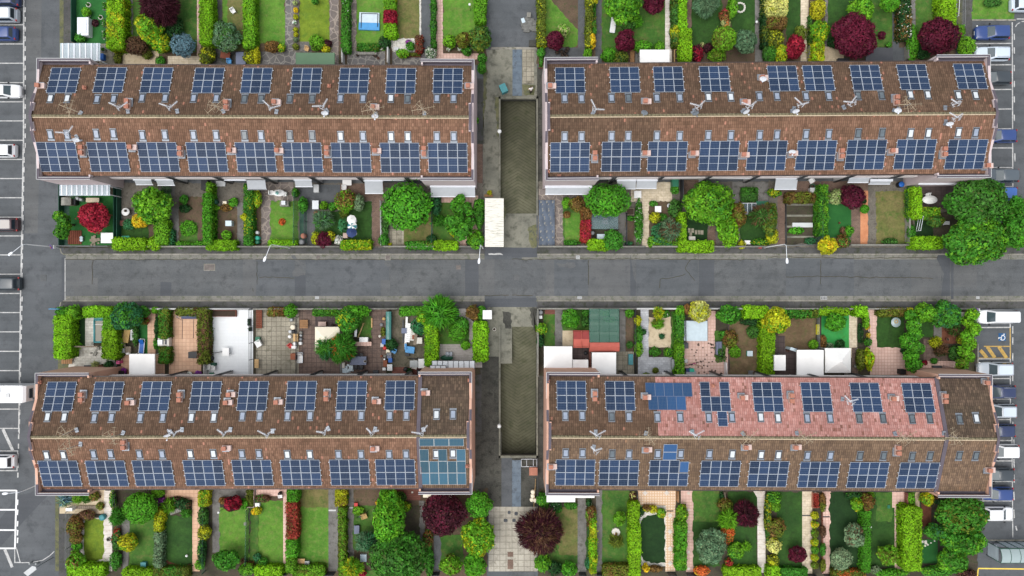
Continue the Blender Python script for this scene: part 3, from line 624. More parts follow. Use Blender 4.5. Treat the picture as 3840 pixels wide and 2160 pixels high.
def grate(c, r, u, v, w, h, label):
    T(c, r); x, y, _ = W(u, v); W_, H_ = M(w)/2, M(h)/2; o = thing('drain_grate', label, 'drain grate', (x, y, 0), 0, 'drain grates along the gutters')
    MB().box(-W_,-H_,0,W_,H_,.03).build('pit', 'black_plastic', o); b = MB()
    for i in range(5): b.box(-W_+2*W_*i/4-.025,-H_,.028,-W_+2*W_*i/4+.025,H_,.045)
    for j in (-1,0,1): b.box(-W_,j*(H_-.03)-.025,.029,W_,j*(H_-.03)+.025,.047)
    b.build('bars','pale_grey',o)
grate(2,1,664,1140,32,34,'pale drain grate in the gutter above the road right of the upper ramp'); grate(1,2,615,97,34,26,'drain grate below the road left of the lower ramp'); grate(2,2,680,97,40,26,'drain grate below the road right of the lower ramp'); grate(3,2,560,100,60,34,'wide pale drain grate below the road at the right')
T(3,2); grate(3,2,2110,97,28,26,'brown drain grate below the road by the right parking row')
for i, (u, v, w, h) in enumerate(((2548,808,32,32),(2512,888,40,34))): cover(1,3,u,v,w,h,'asphalt_new','dark square cover %s in the pale slab lane' % ('nearest the dark concrete' if i == 0 else 'below and left of another'),'slab_lane')
for i, (u, v, w, h) in enumerate(((42,820,36,36),(20,888,36,34))): cover(2,3,u,v,w,h,'asphalt_new','dark square cover %s in the slab lane by the spiky plum tree' % ('upper' if i == 0 else 'lower'),'slab_lane')
cover(1,3,2560,1230,60,52,'brick_path','brown slab cover in the pale lane, upper of two','slab_lane'); cover(1,3,2560,1330,60,100,'brick_path','brown slab cover in the pale lane, lower and longer of two','slab_lane')
for c, r, q in ((1,0,(2290,640,2330,640,2320,900,2300,1100,2288,1300)),(1,0,(2400,980,2455,980,2452,1300,2430,1400,2420,1200)),(1,2,(2290,760,2340,760,2310,1000,2320,1300,2290,1420)),(1,2,(2405,700,2454,690,2450,1440,2430,1440)),(2,1,(150,860,246,800,246,1040,190,1040)),(1,1,(2456,620,2520,640,2500,800,2460,860)),(2,2,(180,200,246,200,246,470,215,420)),(1,3,(2200,300,2300,320,2340,500,2260,640,2190,560)),(1,2,(2480,230,2560,250,2570,420,2500,400)),(2,0,(110,850,240,860,230,960,120,950))):
    T(c, r); ZC['m'] = ZC.get('m', 0)+1; zone('verge_moss' if r < 2 else 'concrete_dark','moss_patch',*q,wob=.12,z=.02+ZC['m']*.0007)
ZE, ZR, ZP = 6.55, 8.6, 7.1
UP = {}
class Terrace: pass
def slope_z(B, y): return ZR-(ZR-ZE)*abs(y)/B.hw
def terrace(key, label, x0, x1, yc, hw, rot, wall, roofs, cap, fins, ends):
    B = Terrace(); B.L = (x1-x0)/2; B.hw = hw; B.rot = R(rot); B.c = ((x0+x1)/2, yc); L = B.L; UP[key] = B
    o = B.o = thing('terraced_house', label, 'terrace', (*B.c, 0), B.rot, 'terraces with solar roofs')
    w = MB(); w.box(-L+.3, -hw+1.0, 0, L-.3, hw-1.0, 6.3)
    for s in (-1, 1):                                   # gable walls, with a set-back middle
        pr = [(-hw-.55,0),(hw+.55,0),(hw+.55,ZP),(hw*.62,ZP+.12),(1.7,ZR-.35),(-1.7,ZR-.35),(-hw*.62,ZP+.12),(-hw-.55,ZP)]
        xa, xb = s*(L-.3), s*L
        n = len(pr); vs = [(xa,y,z) for y,z in pr]+[(xb,y,z) for y,z in pr]; fs = [tuple(range(n)) if s < 0 else tuple(range(n))[::-1], tuple(range(n,2*n))[::-1] if s < 0 else tuple(range(n,2*n))]
        fs += [(i,n+i,n+(i+1)%n,(i+1)%n) if s < 0 else (i,(i+1)%n,n+(i+1)%n,n+i) for i in range(n)]; w.add(vs, fs)
        w.box(s*(L-.32), -1.65, 0, s*(L-.55), 1.65, ZR-.2)
        e = 6.3
        for t_ in (-1, 1):
            xi = s*(L-e); yw = t_*(hw+.55)
            w.box(xi, t_*(hw-1.0), 0, s*(L-.3), t_*(hw-.02), 6.25); w.box(xi, t_*(hw+.27), 0, s*(L-.3), yw, ZP-.02); w.box(xi, t_*(hw-.02), 0, s*(L-.3), t_*(hw+.27), 6.2); w.box(xi, t_*(hw-.02), 6.2, xi+s*.2, t_*(hw+.27), ZP-.05)
    w.build('wall', wall, o)
    for (a, bq, side, m, nm) in roofs:
        s = 1 if side == 'n' else -1; r = MB(); z0 = .02 if nm else 0
        ov = .0
        vs = [(a,0,ZR+z0),(bq,0,ZR+z0),(bq,s*(hw+ov),ZE+z0),(a,s*(hw+ov),ZE+z0)]
        r.add(vs+[(x,y,z-.22) for x,y,z in vs], [(3,2,1,0) if s < 0 else (0,1,2,3), (4,5,6,7) if s < 0 else (7,6,5,4)] + [(i,(i+1)%4,4+(i+1)%4,4+i) if s > 0 else (i,4+i,4+(i+1)%4,(i+1)%4) for i in range(4)])
        q = r.build('roof', m, o)
        if nm: q['label'] = nm
    rg = MB(); n = int(2*L/.45)
    for i in range(n): xa = -L+.3+(2*L-.6)*i/n; rg.tube((xa,0,ZR+.0),(xa+(2*L-.6)/n*.97,0,ZR+.015),.16,8,0,.14)
    rg.box(-L+.3,-.24,ZR-.03,L-.3,-.13,ZR+.04,1)
    rg.build('ridge', ['ridge_tile','mortar'], o)
    g = MB()
    for s in (-1, 1):
        a, c = -L+6.35, L-6.35
        gm = MB(); gm.box(a, s*(hw+.01), ZE-.22, c, s*(hw+.14), ZE-.05)
        for i in range(int((c-a)/1.45)): gm.box(a+.7+1.45*i-.02, s*(hw-.1), ZE-.05, a+.7+1.45*i+.02, s*(hw+.16), ZE-.01)
        gm.build('gutter', 'gutter_brown', o)
        for e in (-1, 1):                                # parapet caps of the end bays, hidden gutter behind
            pm = MB(); xo, xi = e*(L+.03), e*(L-6.35); yo = s*(hw+.6)
            pm.box(xo-e*.34, yo-s*.3, ZP-.02, xi, yo, ZP+.05); pm.box(xo, yo, ZP-.02, xo-e*.34, s*hw*.62, ZP+.05)
            pm.box(xo-e*.0, yo-s*.0, ZP+.05, xo-e*.05, s*hw*.62, ZP+.09, 1); pm.box(xo, yo, ZP+.05, xi, yo-s*.05, ZP+.09, 1); pm.box(xo-e*.29, yo-s*.25, ZP+.05, xi, yo-s*.3, ZP+.09, 1)
            q = [(xo, s*hw*.62, ZP+.05),(xo-e*.3, s*hw*.62, ZP+.05),(xo-e*.3, s*1.7, ZR-.28),(xo, s*1.7, ZR-.28)]
            pm.add(q, [(0,1,2,3) if s*e > 0 else (3,2,1,0)])
            q = [(xo-e*.22, s*1.7, ZR-.24),(xo-e*.55, s*1.7, ZR-.24),(xo-e*.55, 0, ZR+.22),(xo-e*.22, 0, ZR+.22)]
            pm.add(q, [(0,1,2,3) if s*e > 0 else (3,2,1,0)])
            pm.box(xi, s*(hw+.02), 6.4, xo-e*.34, s*(hw+.24), 6.46, 0); pm.box(xi, s*(hw+.245), 6.4, xo-e*.3, s*(hw+.267), ZP-.03)
            pm.build('parapet', [cap, 'pale_grey' if cap == 'cap_metal' else 'wall_white'], o)
    for fx, s in fins:
        lx = fx-B.c[0]; q = MB().box(lx-.11, s*(hw-1.0), 0, lx+.11, s*(hw-.14), 6.2).build('party_wall', 'wall_palegrey', o)
        for d in (-.13, .13): MB().tube((lx+d, s*(hw-.06), .02), (lx+d, s*(hw-.06), 6.3), .075, 8).build('downpipe', 'dark_metal', o)
    fx = sorted({round(f-B.c[0], 2) for f, s in fins}); s = fins[0][1]; edges = [-L+6.4]+fx+[L-6.4]
    for a, bq in zip(edges, edges[1:]):
        if bq-a < 2: continue
        m = (a+bq)/2; yf = s*(hw-1.0)
        d = MB().box(a+.25, yf, 2.7, bq-.25, s*(hw-.16), 2.85); d.box(a+.25, s*(hw-.28), 2.85, bq-.25, s*(hw-.16), 3.75); d.build('balcony', 'wall_white', o)
        for z0, z1, xo, ww, nm in ((0.05, 2.2, m-1.1, 1.6, 'door'), (.9, 2.2, m+1.2, 1.3, 'window')):
            f = MB().box(xo-ww/2, yf, z0, xo+ww/2, yf+s*.05, z1).build(nm, 'white_plastic', o)
            MB().box(xo-ww/2+.1, yf+s*.03, z0+.1, xo+ww/2-.1, yf+s*.065, z1-.1).build('pane', 'glass_dark', f)
    return B
def on_roof(B, u, v, dz=.0, tile=None):
    """point of the roof plane seen at tile pixel u,v, in the terrace's own frame"""
    z = 7.5; c, s = math.cos(-B.rot), math.sin(-B.rot)
    for _ in range(12):
        x, y, _z = W(u, v, z); dx, dy = x-B.c[0], y-B.c[1]; lx, ly = dx*c-dy*s, dx*s+dy*c; z = slope_z(B, ly)+dz
    return lx, ly, z
def to_world(B, p):
    c, s = math.cos(B.rot), math.sin(B.rot); return (B.c[0]+p[0]*c-p[1]*s, B.c[1]+p[0]*s+p[1]*c, p[2])
def house(n, a0, step): return [a0+step*i for i in range(n)]
F_UL = [(-12.9-5.8*k, -1) for k in range(6)]; F_UR = [(12.5+5.8*k, -1) for k in range(7)]; F_LL = [(-12.9-5.8*k, 1) for k in range(6)]; F_LR = [(13.9+5.8*k, 1) for k in range(6)]
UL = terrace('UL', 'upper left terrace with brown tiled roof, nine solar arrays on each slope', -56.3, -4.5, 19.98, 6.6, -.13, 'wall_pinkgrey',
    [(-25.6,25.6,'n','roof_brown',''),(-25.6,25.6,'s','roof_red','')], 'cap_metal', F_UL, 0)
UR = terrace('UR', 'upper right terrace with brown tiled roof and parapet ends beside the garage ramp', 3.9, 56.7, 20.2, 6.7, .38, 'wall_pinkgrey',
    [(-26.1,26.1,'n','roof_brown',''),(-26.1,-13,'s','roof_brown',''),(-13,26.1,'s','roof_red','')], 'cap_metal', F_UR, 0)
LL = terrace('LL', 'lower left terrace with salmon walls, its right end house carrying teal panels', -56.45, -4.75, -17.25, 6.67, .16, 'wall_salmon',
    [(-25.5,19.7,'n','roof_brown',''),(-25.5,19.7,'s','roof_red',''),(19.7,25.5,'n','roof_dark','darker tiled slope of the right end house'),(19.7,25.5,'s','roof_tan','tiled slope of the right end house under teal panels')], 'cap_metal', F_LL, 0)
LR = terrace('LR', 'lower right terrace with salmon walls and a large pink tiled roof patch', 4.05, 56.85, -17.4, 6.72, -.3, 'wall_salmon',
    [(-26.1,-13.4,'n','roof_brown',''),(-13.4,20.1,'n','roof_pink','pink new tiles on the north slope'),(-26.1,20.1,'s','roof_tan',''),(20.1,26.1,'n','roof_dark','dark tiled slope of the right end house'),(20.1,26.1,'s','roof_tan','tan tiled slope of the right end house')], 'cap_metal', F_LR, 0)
for B, x in ((LL, 19.7), (LR, 20.1)):
    b = MB()
    for s in (-1, 1):
        vs = [(x-.22,0,ZR+.12),(x+.22,0,ZR+.12),(x+.22,s*(B.hw+.1),ZE+.12),(x-.22,s*(B.hw+.1),ZE+.12)]; vs += [(a,c,d-.16) for a,c,d in vs]
        b.add(vs, [(0,1,2,3) if s > 0 else (3,2,1,0)]+[(i,4+i,4+(i+1)%4,(i+1)%4) for i in range(4)])
    b.build('fire_wall_cap', 'cap_metal', B.o)
plain('frame_alu', (198, 206, 216), .4, .04, 2)
PW, PH = 1.13, 1.71
def panel_mesh(w, h, cell, mid=True, frame='frame_alu'):
    b = MB(); t = .04; f = .027
    b.box(-w/2,-h/2,0,w/2,h/2,t-.006,1); b.add([(-w/2+f,-h/2+f,t-.004),(w/2-f,-h/2+f,t-.004),(w/2-f,h/2-f,t-.004),(-w/2+f,h/2-f,t-.004)],[(0,1,2,3)],1)
    for x0,y0,x1,y1 in ((-w/2,-h/2,w/2,-h/2+f),(-w/2,h/2-f,w/2,h/2),(-w/2,-h/2+f,-w/2+f,h/2-f),(w/2-f,-h/2+f,w/2,h/2-f)): b.box(x0,y0,-.001,x1,y1,t)
    if mid: b.box(-w/2+f,-.013,t-.005,w/2-f,.013,t-.001)
    me = bpy.data.meshes.new('panel'); me.from_pydata(b.v, [], b.f)
    for m in (frame, cell): me.materials.append(MATS[m])
    me.polygons.foreach_set('material_index', b.mi); me.update(); return me
ME_P = panel_mesh(PW, PH, 'solar_cell'); ME_OLD = panel_mesh(1.14, 1.62, 'solar_cell_old', False, 'blue_grey'); ME_TEAL = panel_mesh(1.06, 1.56, 'solar_cell_teal', False, 'pale_grey'); ME_TEALW = panel_mesh(1.72, .98, 'solar_cell_teal', False, 'pale_grey'); ME_BLUEW = panel_mesh(1.6, 1.02, 'solar_cell_old', False, 'pale_grey'); ME_BLUE = panel_mesh(1.06, 1.45, 'solar_cell_old', False, 'pale_grey')
ME_CLIP = MB().box(-.045,-.03,-.03,.045,.03,.05); _c = bpy.data.meshes.new('clamp'); _c.from_pydata(ME_CLIP.v, [], ME_CLIP.f); _c.materials.append(MATS['white_metal']); ME_CLIP = _c
def array(B, c, r, u, v, label, cells, me=None, pw=PW, ph=PH, gap=.03, clamps=True, n='solar_array'):
    """cells: list of (col,row) offsets in panel units from the centre"""
    T(c, r); lx, ly, lz = on_roof(B, u, v, .1); s = 1 if ly > 0 else -1; th = math.atan2(ZR-ZE, B.hw)
    o = tag(link(n, None), label, 'solar array', 'solar arrays on the terrace roofs'); o.location = to_world(B, (lx, ly, lz)); o.rotation_euler = (s*-th, 0, B.rot); me = me or ME_P
    for (i, j) in cells: link('panel', me, o, (i*(pw+gap), j*(ph+gap), 0))
    if clamps:
        xs = [i for i, j in cells]; x0, x1 = min(xs)-.5, max(xs)+.5; y0 = min(j for i, j in cells); y1 = max(j for i, j in cells)
        for j in sorted({j for i, j in cells}):
            for d in (-.3, .3):
                for xx, e in ((x0, -.06), (x1, .06)): link('clamp', ME_CLIP, o, (xx*(pw+gap)+e, (j+d)*(ph+gap), 0))
    return o
N6 = [(i, j) for i in (-1, 0, 1) for j in (-.5, .5)]; N8 = [(i, j) for i in (-1.5, -.5, .5, 1.5) for j in (-.5, .5)]
ORD = ['first','second','third','fourth','fifth','sixth','seventh','eighth','ninth']
def rows(B, where, side, six, lst):
    for i, (c, r, u, v) in enumerate(lst):
        array(B, c, r, u, v, '%s dark blue array of %s panels from the left, %s slope, %s' % (ORD[i], 'six' if six else 'eight', side, where), N6 if six else N8)
rows(UL,'upper left roof','north',1,[(0,0,641,809),(0,0,1107,806),(0,0,1576,808),(0,0,2097,810),(1,0,6,811),(1,0,507,811),(1,0,985,812),(1,0,1458,814),(1,0,1931,815)])
rows(UL,'upper left roof','south',0,[(0,0,586,1580),(0,0,1092,1580),(0,0,1595,1581),(0,0,2084,1582),(1,0,-2,1583),(1,0,469,1584),(1,0,958,1586),(1,0,1449,1587),(1,0,1930,1588)])
rows(UR,'upper right roof','north',1,[(2,0,584,808),(2,0,1135,803),(2,0,1575,799),(2,0,2039,795),(3,0,151,790),(3,0,507,786),(3,0,988,782),(3,0,1461,776),(3,0,2034,769)])
rows(UR,'upper right roof','south',0,[(2,0,583,1583),(2,0,1099,1577),(2,0,1562,1574),(2,0,2081,1569),(2,0,2561,1566),(3,0,480,1563),(3,0,981,1557),(3,0,1477,1553),(3,0,1991,1553)])
rows(LL,'lower left roof','north',1,[(0,2,601,1091),(0,2,1081,1090),(0,2,1563,1088),(0,2,2069,1086),(0,2,2544,1085),(1,2,454,1083),(1,2,962,1082),(1,2,1448,1080)])
rows(LL,'lower left roof','south',0,[(0,3,605,418),(0,3,1078,417),(0,3,1545,415),(0,3,2054,412),(0,3,2542,410),(1,3,453,409),(1,3,944,407),(1,3,1404,405)])
rows(LR,'lower right roof','north',1,[(2,2,598,1082),(2,2,1087,1084)])
for i, (c, r, u, v) in enumerate([(2,2,2573,1096),(3,2,488,1098),(3,2,986,1101),(3,2,1510,1104)]):
    array(LR, c, r, u, v, '%s full array of six panels on the pink tiles, north slope, lower right roof' % ORD[i], N6)
array(LR,2,2,2046,1093,'dark blue array on pink tiles with its upper middle panel missing, lower right roof',[(-1,-.5),(-1,.5),(0,-.5),(1,-.5),(1,.5)])
array(LR,2,2,2118,1317,'single dark blue panel below the incomplete array on the pink tiles',[(0,0)])
array(LR,2,2,1577,1023,'bright blue row of five older panels on pink tiles, lower right roof',[(i,0) for i in (-2,-1,0,1,2)],ME_OLD,1.07,1.62,.02,False)
array(LR,2,2,1561,1157,'bright blue row of four older panels just below a row of five',[(i,0) for i in (-1.5,-.5,.5,1.5)],ME_OLD,1.07,1.62,.02,False)
for i, (c, r, u, v) in enumerate([(2,3,636,407),(2,3,1074,411)]): array(LR, c, r, u, v, '%s array of eight panels from the left, south slope, lower right roof' % ORD[i], N8)
array(LR,2,3,1577,413,'dark array on the lower right south slope whose upper right corner is left out',[p for p in N8 if p != (1.5,.5)])
array(LR,2,3,1731,352,'single bright blue panel filling the corner of a dark array, lower right roof',[(0,0)],ME_BLUE,1.06,1.45,.02,False)
array(LR,2,3,1590,201,'two stacked bright blue panels between roof windows, lower right south slope',[(0,-.5),(0,.5)],ME_BLUEW,1.6,1.02,.02,False)
for i, (c, r, u, v) in enumerate([(2,3,2092,419),(2,3,2577,423),(3,3,508,429),(3,3,1003,433),(3,3,1506,437)]): array(LR, c, r, u, v, '%s array of eight panels from the right, south slope, lower right roof' % ORD[4-i], N8)
array(LL,1,3,1866,103,'row of three wide teal panels next to the ridge of the end house',[(i,0) for i in (-1,0,1)],ME_TEALW,1.72,.98,.02,False)
array(LL,1,3,1882,352,'teal field of thirteen panels around two roof windows on the end house',[(i,j) for i in (-2,-1,0,1,2) for j in (-1,0)]+[(-2,1),(0,1),(2,1)],ME_TEAL,1.06,1.56,.02,False)
ME_FR = MB().box(-.36,-.56,0,-.28,.56,.1).box(.28,-.56,0,.36,.56,.1).box(-.28,.46,0,.28,.56,.1).box(-.28,-.56,0,.28,-.46,.1).box(-.46,-.8,-.02,.46,-.56,.03,1).box(-.42,.56,-.02,.42,.66,.04,1).box(-.42,-.56,-.02,-.36,.56,.02,1).box(.36,-.56,-.02,.42,.56,.02,1)
_m = bpy.data.meshes.new('frame'); _m.from_pydata(ME_FR.v, [], ME_FR.f); _m.materials.append(MATS['dark_metal']); _m.materials.append(MATS['zinc']); _m.polygons.foreach_set('material_index', ME_FR.mi); ME_FR = _m
def pane_me(m):
    b = MB().box(-.28,-.46,.0,.28,.46,.07); me = bpy.data.meshes.new('pane'); me.from_pydata(b.v, [], b.f); me.materials.append(MATS[m]); return me
PM = {'b': pane_me('pane_blue'), 'w': pane_me('pane_white'), 'd': pane_me('pane_dark')}
def skyl(B, c, r, txt):
    th = math.atan2(ZR-ZE, B.hw)
    for q in txt.split():
        k = 'b'
        if q[-1] in 'wd': k = q[-1]; q = q[:-1]
        cc, q2 = q.split(':') if ':' in q else (c, q)
        u, v = q2.split(','); T(int(cc), r); lx, ly, lz = on_roof(B, float(u), float(v), .02); s = 1 if ly > 0 else -1
        f = link('roof_window', ME_FR, B.o, (lx, ly, lz)); f.rotation_euler = (-s*th, 0, 0 if s < 0 else 0)
        if s > 0: f.rotation_euler = (th, 0, math.pi)
        f.scale = (.9, .9, 1); link('pane', PM[k], f)
skyl(UL,0,0,'508,993w 678,993w 978,1000 1145,998 1430,987 1663,988 1950,990 2178,992 2460,997d 1:52,997d 1:340,997d 1:565,995d 1:850,993 1:1078,993 1:1358,990w 1:1525,998d 1:1820,992 1:1988,992 508,1355 677,1358 970,1348 1142,1345 1433,1362 1660,1358 1948,1360 2175,1360 2460,1362d 1:52,1365 1:340,1365d 1:565,1365d 1:852,1370w 1:1077,1370 1:1360,1375w 1:1528,1375w 1:1820,1375 1:1990,1375')
skyl(UR,2,0,'530,993 700,993 1002,988 1172,988d 1457,987 1688,985 1977,980w 2202,978w 2490,973 3:90,970 3:382,972 3:612,970 3:905,965d 3:1143,962d 3:1433,955w 3:1607,955w 3:1915,962w 3:2088,960w 530,1375 700,1375 1002,1370 1170,1370 1458,1367 1688,1370 1975,1362 2203,1362 2493,1360 3:90,1357 3:382,1352 3:612,1350 3:908,1343d 3:1148,1338d 3:1435,1342w 3:1613,1340w 3:1917,1332w 3:2090,1332')
skyl(LL,0,2,'480,1298w 648,1300w 950,1308 1122,1305 1412,1307 1640,1303 1927,1303w 2153,1302w 2440,1290 1:37,1290 1:318,1288 1:545,1287 1:832,1285 1:1060,1285 1:1347,1285 1:1513,1283 1:1816,1275w 1:1983,1272')
skyl(LL,0,3,'470,232w 640,230w 943,222 1115,220 1403,222 1632,222 1917,220w 2148,217w 2435,220 1:30,218 1:316,225w 1:543,225w 1:830,225 1:1058,225 1:1340,225 1:1510,223 1:1813,218w 1:1982,213w')
skyl(LR,2,2,'537,1287 707,1285 1003,1297d 1176,1297 1463,1302 1692,1303 1980,1305 2213,1303 2503,1300w 3:100,1308w 3:393,1310 3:625,1310 3:918,1312d 3:1157,1312d 3:1450,1318d 3:1627,1315d 3:1928,1320d 3:2095,1310w')
skyl(LR,2,3,'540,210 710,210 1008,220d 1178,222 1467,218 1697,217 1987,220 2217,222w 2507,228w 3:105,230w 3:397,235 3:628,235 3:925,237d 3:1163,238d 3:1452,243d 3:1630,240d 3:1925,235d 3:2092,237d')
def chim(B, c, r, txt):
    for q in txt.split():
        k, q = q[0], q[1:]; u, v = map(float, q.split(',')); T(c, r); lx, ly, lz = on_roof(B, u, v, .25)
        if k == 'v':
            MB().box(lx-.2,ly-.2,lz-.45,lx+.2,ly+.2,lz).lathe([(.12,lz),(.16,lz+.12),(.05,lz+.2)],lx,ly,8).build('vent','terracotta',B.o); continue
        h = .5; pots = [-.32,.32] if k == 'd' else [0]
        st = MB().box(lx-.26,ly-(.62 if k == 'd' else .3),lz-.9,lx+.26,ly+(.62 if k == 'd' else .3),lz+h-.4).build('chimney','chimney_render',B.o)
        MB().box(lx-.42,ly-(.8 if k == 'd' else .5),slope_z(B,abs(ly))-.06,lx+.42,ly+(.8 if k == 'd' else .5),slope_z(B,abs(ly))+.07).build('flashing','zinc',st)
        pt = MB()
        for d in pots: pt.box(lx-.2,ly+d-.2,lz+h-.4,lx+.2,ly+d+.2,lz+h-.1); pt.box(lx-.25,ly+d-.24,lz+h-.1,lx+.25,ly+d+.24,lz+h)
        pt.build('chimney_pot','terracotta',st)
        if k == 's': MB().box(lx+.26,ly-.3,lz-.3,lx+.72,ly+.3,lz+h-.3).build('flue_cover','pink_render',st)
chim(UL,0,0,'s395,865 d1290,1050 d2285,1060 v845,880'); chim(UL,1,0,'s190,1030 s1180,1080 s2133,868 v735,862')
chim(UL,0,1,'d830,65 s1320,35 d1822,75 s2318,65'); chim(UL,1,1,'s218,68 d718,70 s1200,70 d1692,75 v2150,255')
chim(UR,2,0,'s382,868 s1338,1022 s2510,785 s2335,1030'); chim(UR,3,0,'d1285,1010'); chim(UR,2,1,'d833,120 s1332,93 s1815,95 s2325,110 v365,275'); chim(UR,3,1,'s235,95 d735,100 s1240,70 d1765,80 s2195,220')
chim(LL,0,2,'v395,950 d830,1095 s1297,1152 d1815,1095 s2310,1070 s2280,1150'); chim(LL,1,2,'s210,1145 d712,1085 s1197,1140 s1690,1055 v2147,930'); chim(LL,0,3,'d1255,125 s2265,160 v365,345'); chim(LL,1,3,'s1180,165 v2125,345')
chim(LR,2,2,'v365,938 d832,1085 s1335,1097 v2028,985 s2310,1100'); chim(LR,3,2,'d230,1105 s1250,1110 d1770,1110 s2190,950'); chim(LR,2,3,'s1345,175 s2345,150 s390,345'); chim(LR,3,3,'s270,150 d1300,180 s2215,380')
AN = {}
def aerial(B, c, r, u, v, kind, key):
    T(c, r); h = 2.4; lx, ly, lz = on_roof(B, u, v, h-.2); x, y, z = to_world(B, (lx, ly, lz)); zb = slope_z(B, ly)
    AN[key] = AN.get(key, 0)+1
    o = thing('tv_aerial', '%s tv aerial, %s from left, %s' % ({'y':'white grid','o':'rusty long rod','w':'small white'}[kind], ORD[AN[key]-1] if AN[key] < 10 else 'last', key), 'tv aerial', (x, y, zb-.05), random.uniform(-.6, .6), 'tv aerials on the roofs')
    H_ = z-zb+.05; m = MB(); m.tube((0,0,0),(0,0,H_+.3),.03,6); m.build('mast','zinc',o); MB().box(-.2,-.28,-.05,.2,.28,.14).build('base_plate','zinc',o)
    b = MB(); mt_ = 'antenna_old' if kind == 'o' else 'white_metal'
    if kind == 'o':
        for zz, a, L_ in ((H_, .2, 2.7), (H_-.35, 1.9, 2.0), (H_+.2, -.7, 1.8)):
            d = np.array((math.cos(a), math.sin(a), 0)); n_ = np.array((-d[1], d[0], 0)); p0 = np.array((0, 0, zz)); b.tube(p0-d*L_*.45, p0+d*L_*.55, .028, 5)
            for k in range(5):
                q = p0+d*L_*(-.42+.23*k); w = .6-.08*k
                b.tube(q-n_*w, q+n_*w, .016, 4)
    else:
        for zz, a in ((H_, 2.6), (H_-.5, .5)):
            d = np.array((math.cos(a), math.sin(a), 0)); n_ = np.array((-d[1], d[0], 0)); p0 = np.array((0, 0, zz)); L_ = 1.1 if kind == 'y' else .8
            b.tube(p0-d*.2, p0+d*L_, .032, 5)
            for k in range(9): q = p0+d*(.05+L_*.11*k); b.tube(q-n_*.13, q+n_*.13, .016, 4)
            for e in (-.24, -.08, .08, .24): b.tube(p0-d*.25+n_*e-np.array((0,0,.3)), p0-d*.25+n_*e+np.array((0,0,.3)), .02, 4)
            b.tube(p0-d*.25-n_*.3, p0-d*.25+n_*.3, .022, 4)
    b.build('boom', mt_, o)
def dish(B, c, r, u, v, label, m='white_metal', rad=.38):
    T(c, r); lx, ly, lz = on_roof(B, u, v, .9); x, y, z = to_world(B, (lx, ly, lz)); zb = slope_z(B, ly)
    o = thing('satellite_dish', label, 'satellite dish', (x, y, zb), R(random.uniform(-25, 25)), 'satellite dishes on the roofs'); H_ = z-zb
    MB().tube((0,.15,-.05),(0,.15,H_),.035,6).box(-.25,-.05,-.05,.25,.4,.05).build('mast','zinc',o)
    b = MB(); n = 16
    vs = [(0,-.02,0)]
    for k, rr in enumerate((.5, 1.0)):
        for i in range(n): a = 2*math.pi*i/n; vs.append((rad*rr*math.cos(a)*1.05, -.02-.1*rr*rr*rad/.45, rad*rr*math.sin(a)))
    fs = [(0,1+i,1+(i+1)%n) for i in range(n)]+[(1+i,1+n+i,1+n+(i+1)%n,1+(i+1)%n) for i in range(n)]
    b.add(vs, fs, 0, True); d = b.build('reflector', m, o, (0, 0, H_)); d.rotation_euler.x = R(-26)
    MB().tube((0,0,H_-.25),(0,-.55,H_+.35),.025,5).box(-.06,-.62,H_+.3,.06,-.48,H_+.42).build('feed_arm', m, o)
for a in ((0,0,690,1090,'o'),(0,0,1180,1070,'y'),(0,0,1690,1070,'y'),(0,0,2165,1070,'o'),(1,0,140,1075,'y'),(1,0,660,1065,'y'),(1,0,1165,1100,'o'),(1,0,1670,1095,'o')): aerial(UL,*a,'upper left roof north of ridge')
aerial(UL,0,0,650,1335,'y','upper left roof south side')
for a in ((2,0,840,1085,'y'),(2,0,1885,1065,'y'),(2,0,2400,1065,'y'),(3,0,340,1045,'y'),(3,0,855,1030,'y'),(3,0,1420,1050,'o'),(3,0,1905,1035,'w')): aerial(UR,*a,'upper right roof north of ridge')
aerial(UR,3,0,1910,1180,'y','upper right roof south side')
for a in ((0,3,650,20,'o'),(0,3,1130,50,'o'),(0,3,1740,15,'w'),(0,3,2240,15,'w'),(1,3,100,30,'y'),(1,3,675,5,'w'),(1,3,1160,10,'w'),(1,3,1660,15,'y')): aerial(LL,*a,'lower left roof ridge')
aerial(LL,0,3,690,165,'o','lower left roof south side')
for a in ((2,3,865,40,'y'),(2,3,1385,55,'o'),(2,3,1865,40,'y'),(2,3,2390,60,'o'),(3,3,370,55,'o'),(3,3,1385,60,'o'),(3,3,1890,55,'o')): aerial(LR,*a,'lower right roof ridge')
aerial(LR,2,3,845,195,'w','lower right roof south side'); aerial(LR,3,2,840,1150,'y','lower right pink tiles')
for a in ((UL,1,0,690,1132,'white dish near the ridge of the upper left roof, left of another'),(UL,1,0,1196,1162,'white dish near the ridge beside an orange chimney, upper left roof'),(UL,0,0,762,1402,'large white dish above the first array, upper left south slope')): dish(*a)
for a in ((UR,2,0,1336,1126,'grey dish near the ridge, leftmost on the upper right roof','dish_grey'),(UR,2,0,1845,1132,'wide grey dish near the ridge under a white aerial, upper right roof','dish_grey'),(UR,2,0,2355,1118,'white dish near the ridge in the middle of the upper right roof'),(UR,3,0,280,1112,'small white dish near the ridge, upper right roof'),(UR,3,0,1310,1106,'white dish below the double chimney, upper right roof north slope'),(UR,3,0,1830,1240,'white dish just south of the ridge at the right end, upper right roof'),(UR,2,0,2530,788,'round white dish beside a vent between two close arrays'),(UR,3,1,245,72,'white dish leaning over a chimney between south arrays, upper right roof')): dish(*a)
dish(LL,0,3,1678,30,'small white dish on the ridge of the lower left roof')
def base(u, v, z=0.0): return W(u, v, z)
def prop(name, label, cat=None, u=0, v=0, z=0.0, rz=0, group=None):
    x, y, _ = W(u, v, z); return thing(name, lab(label), cat or name.replace('_', ' '), (x, y, 0), R(rz), group)
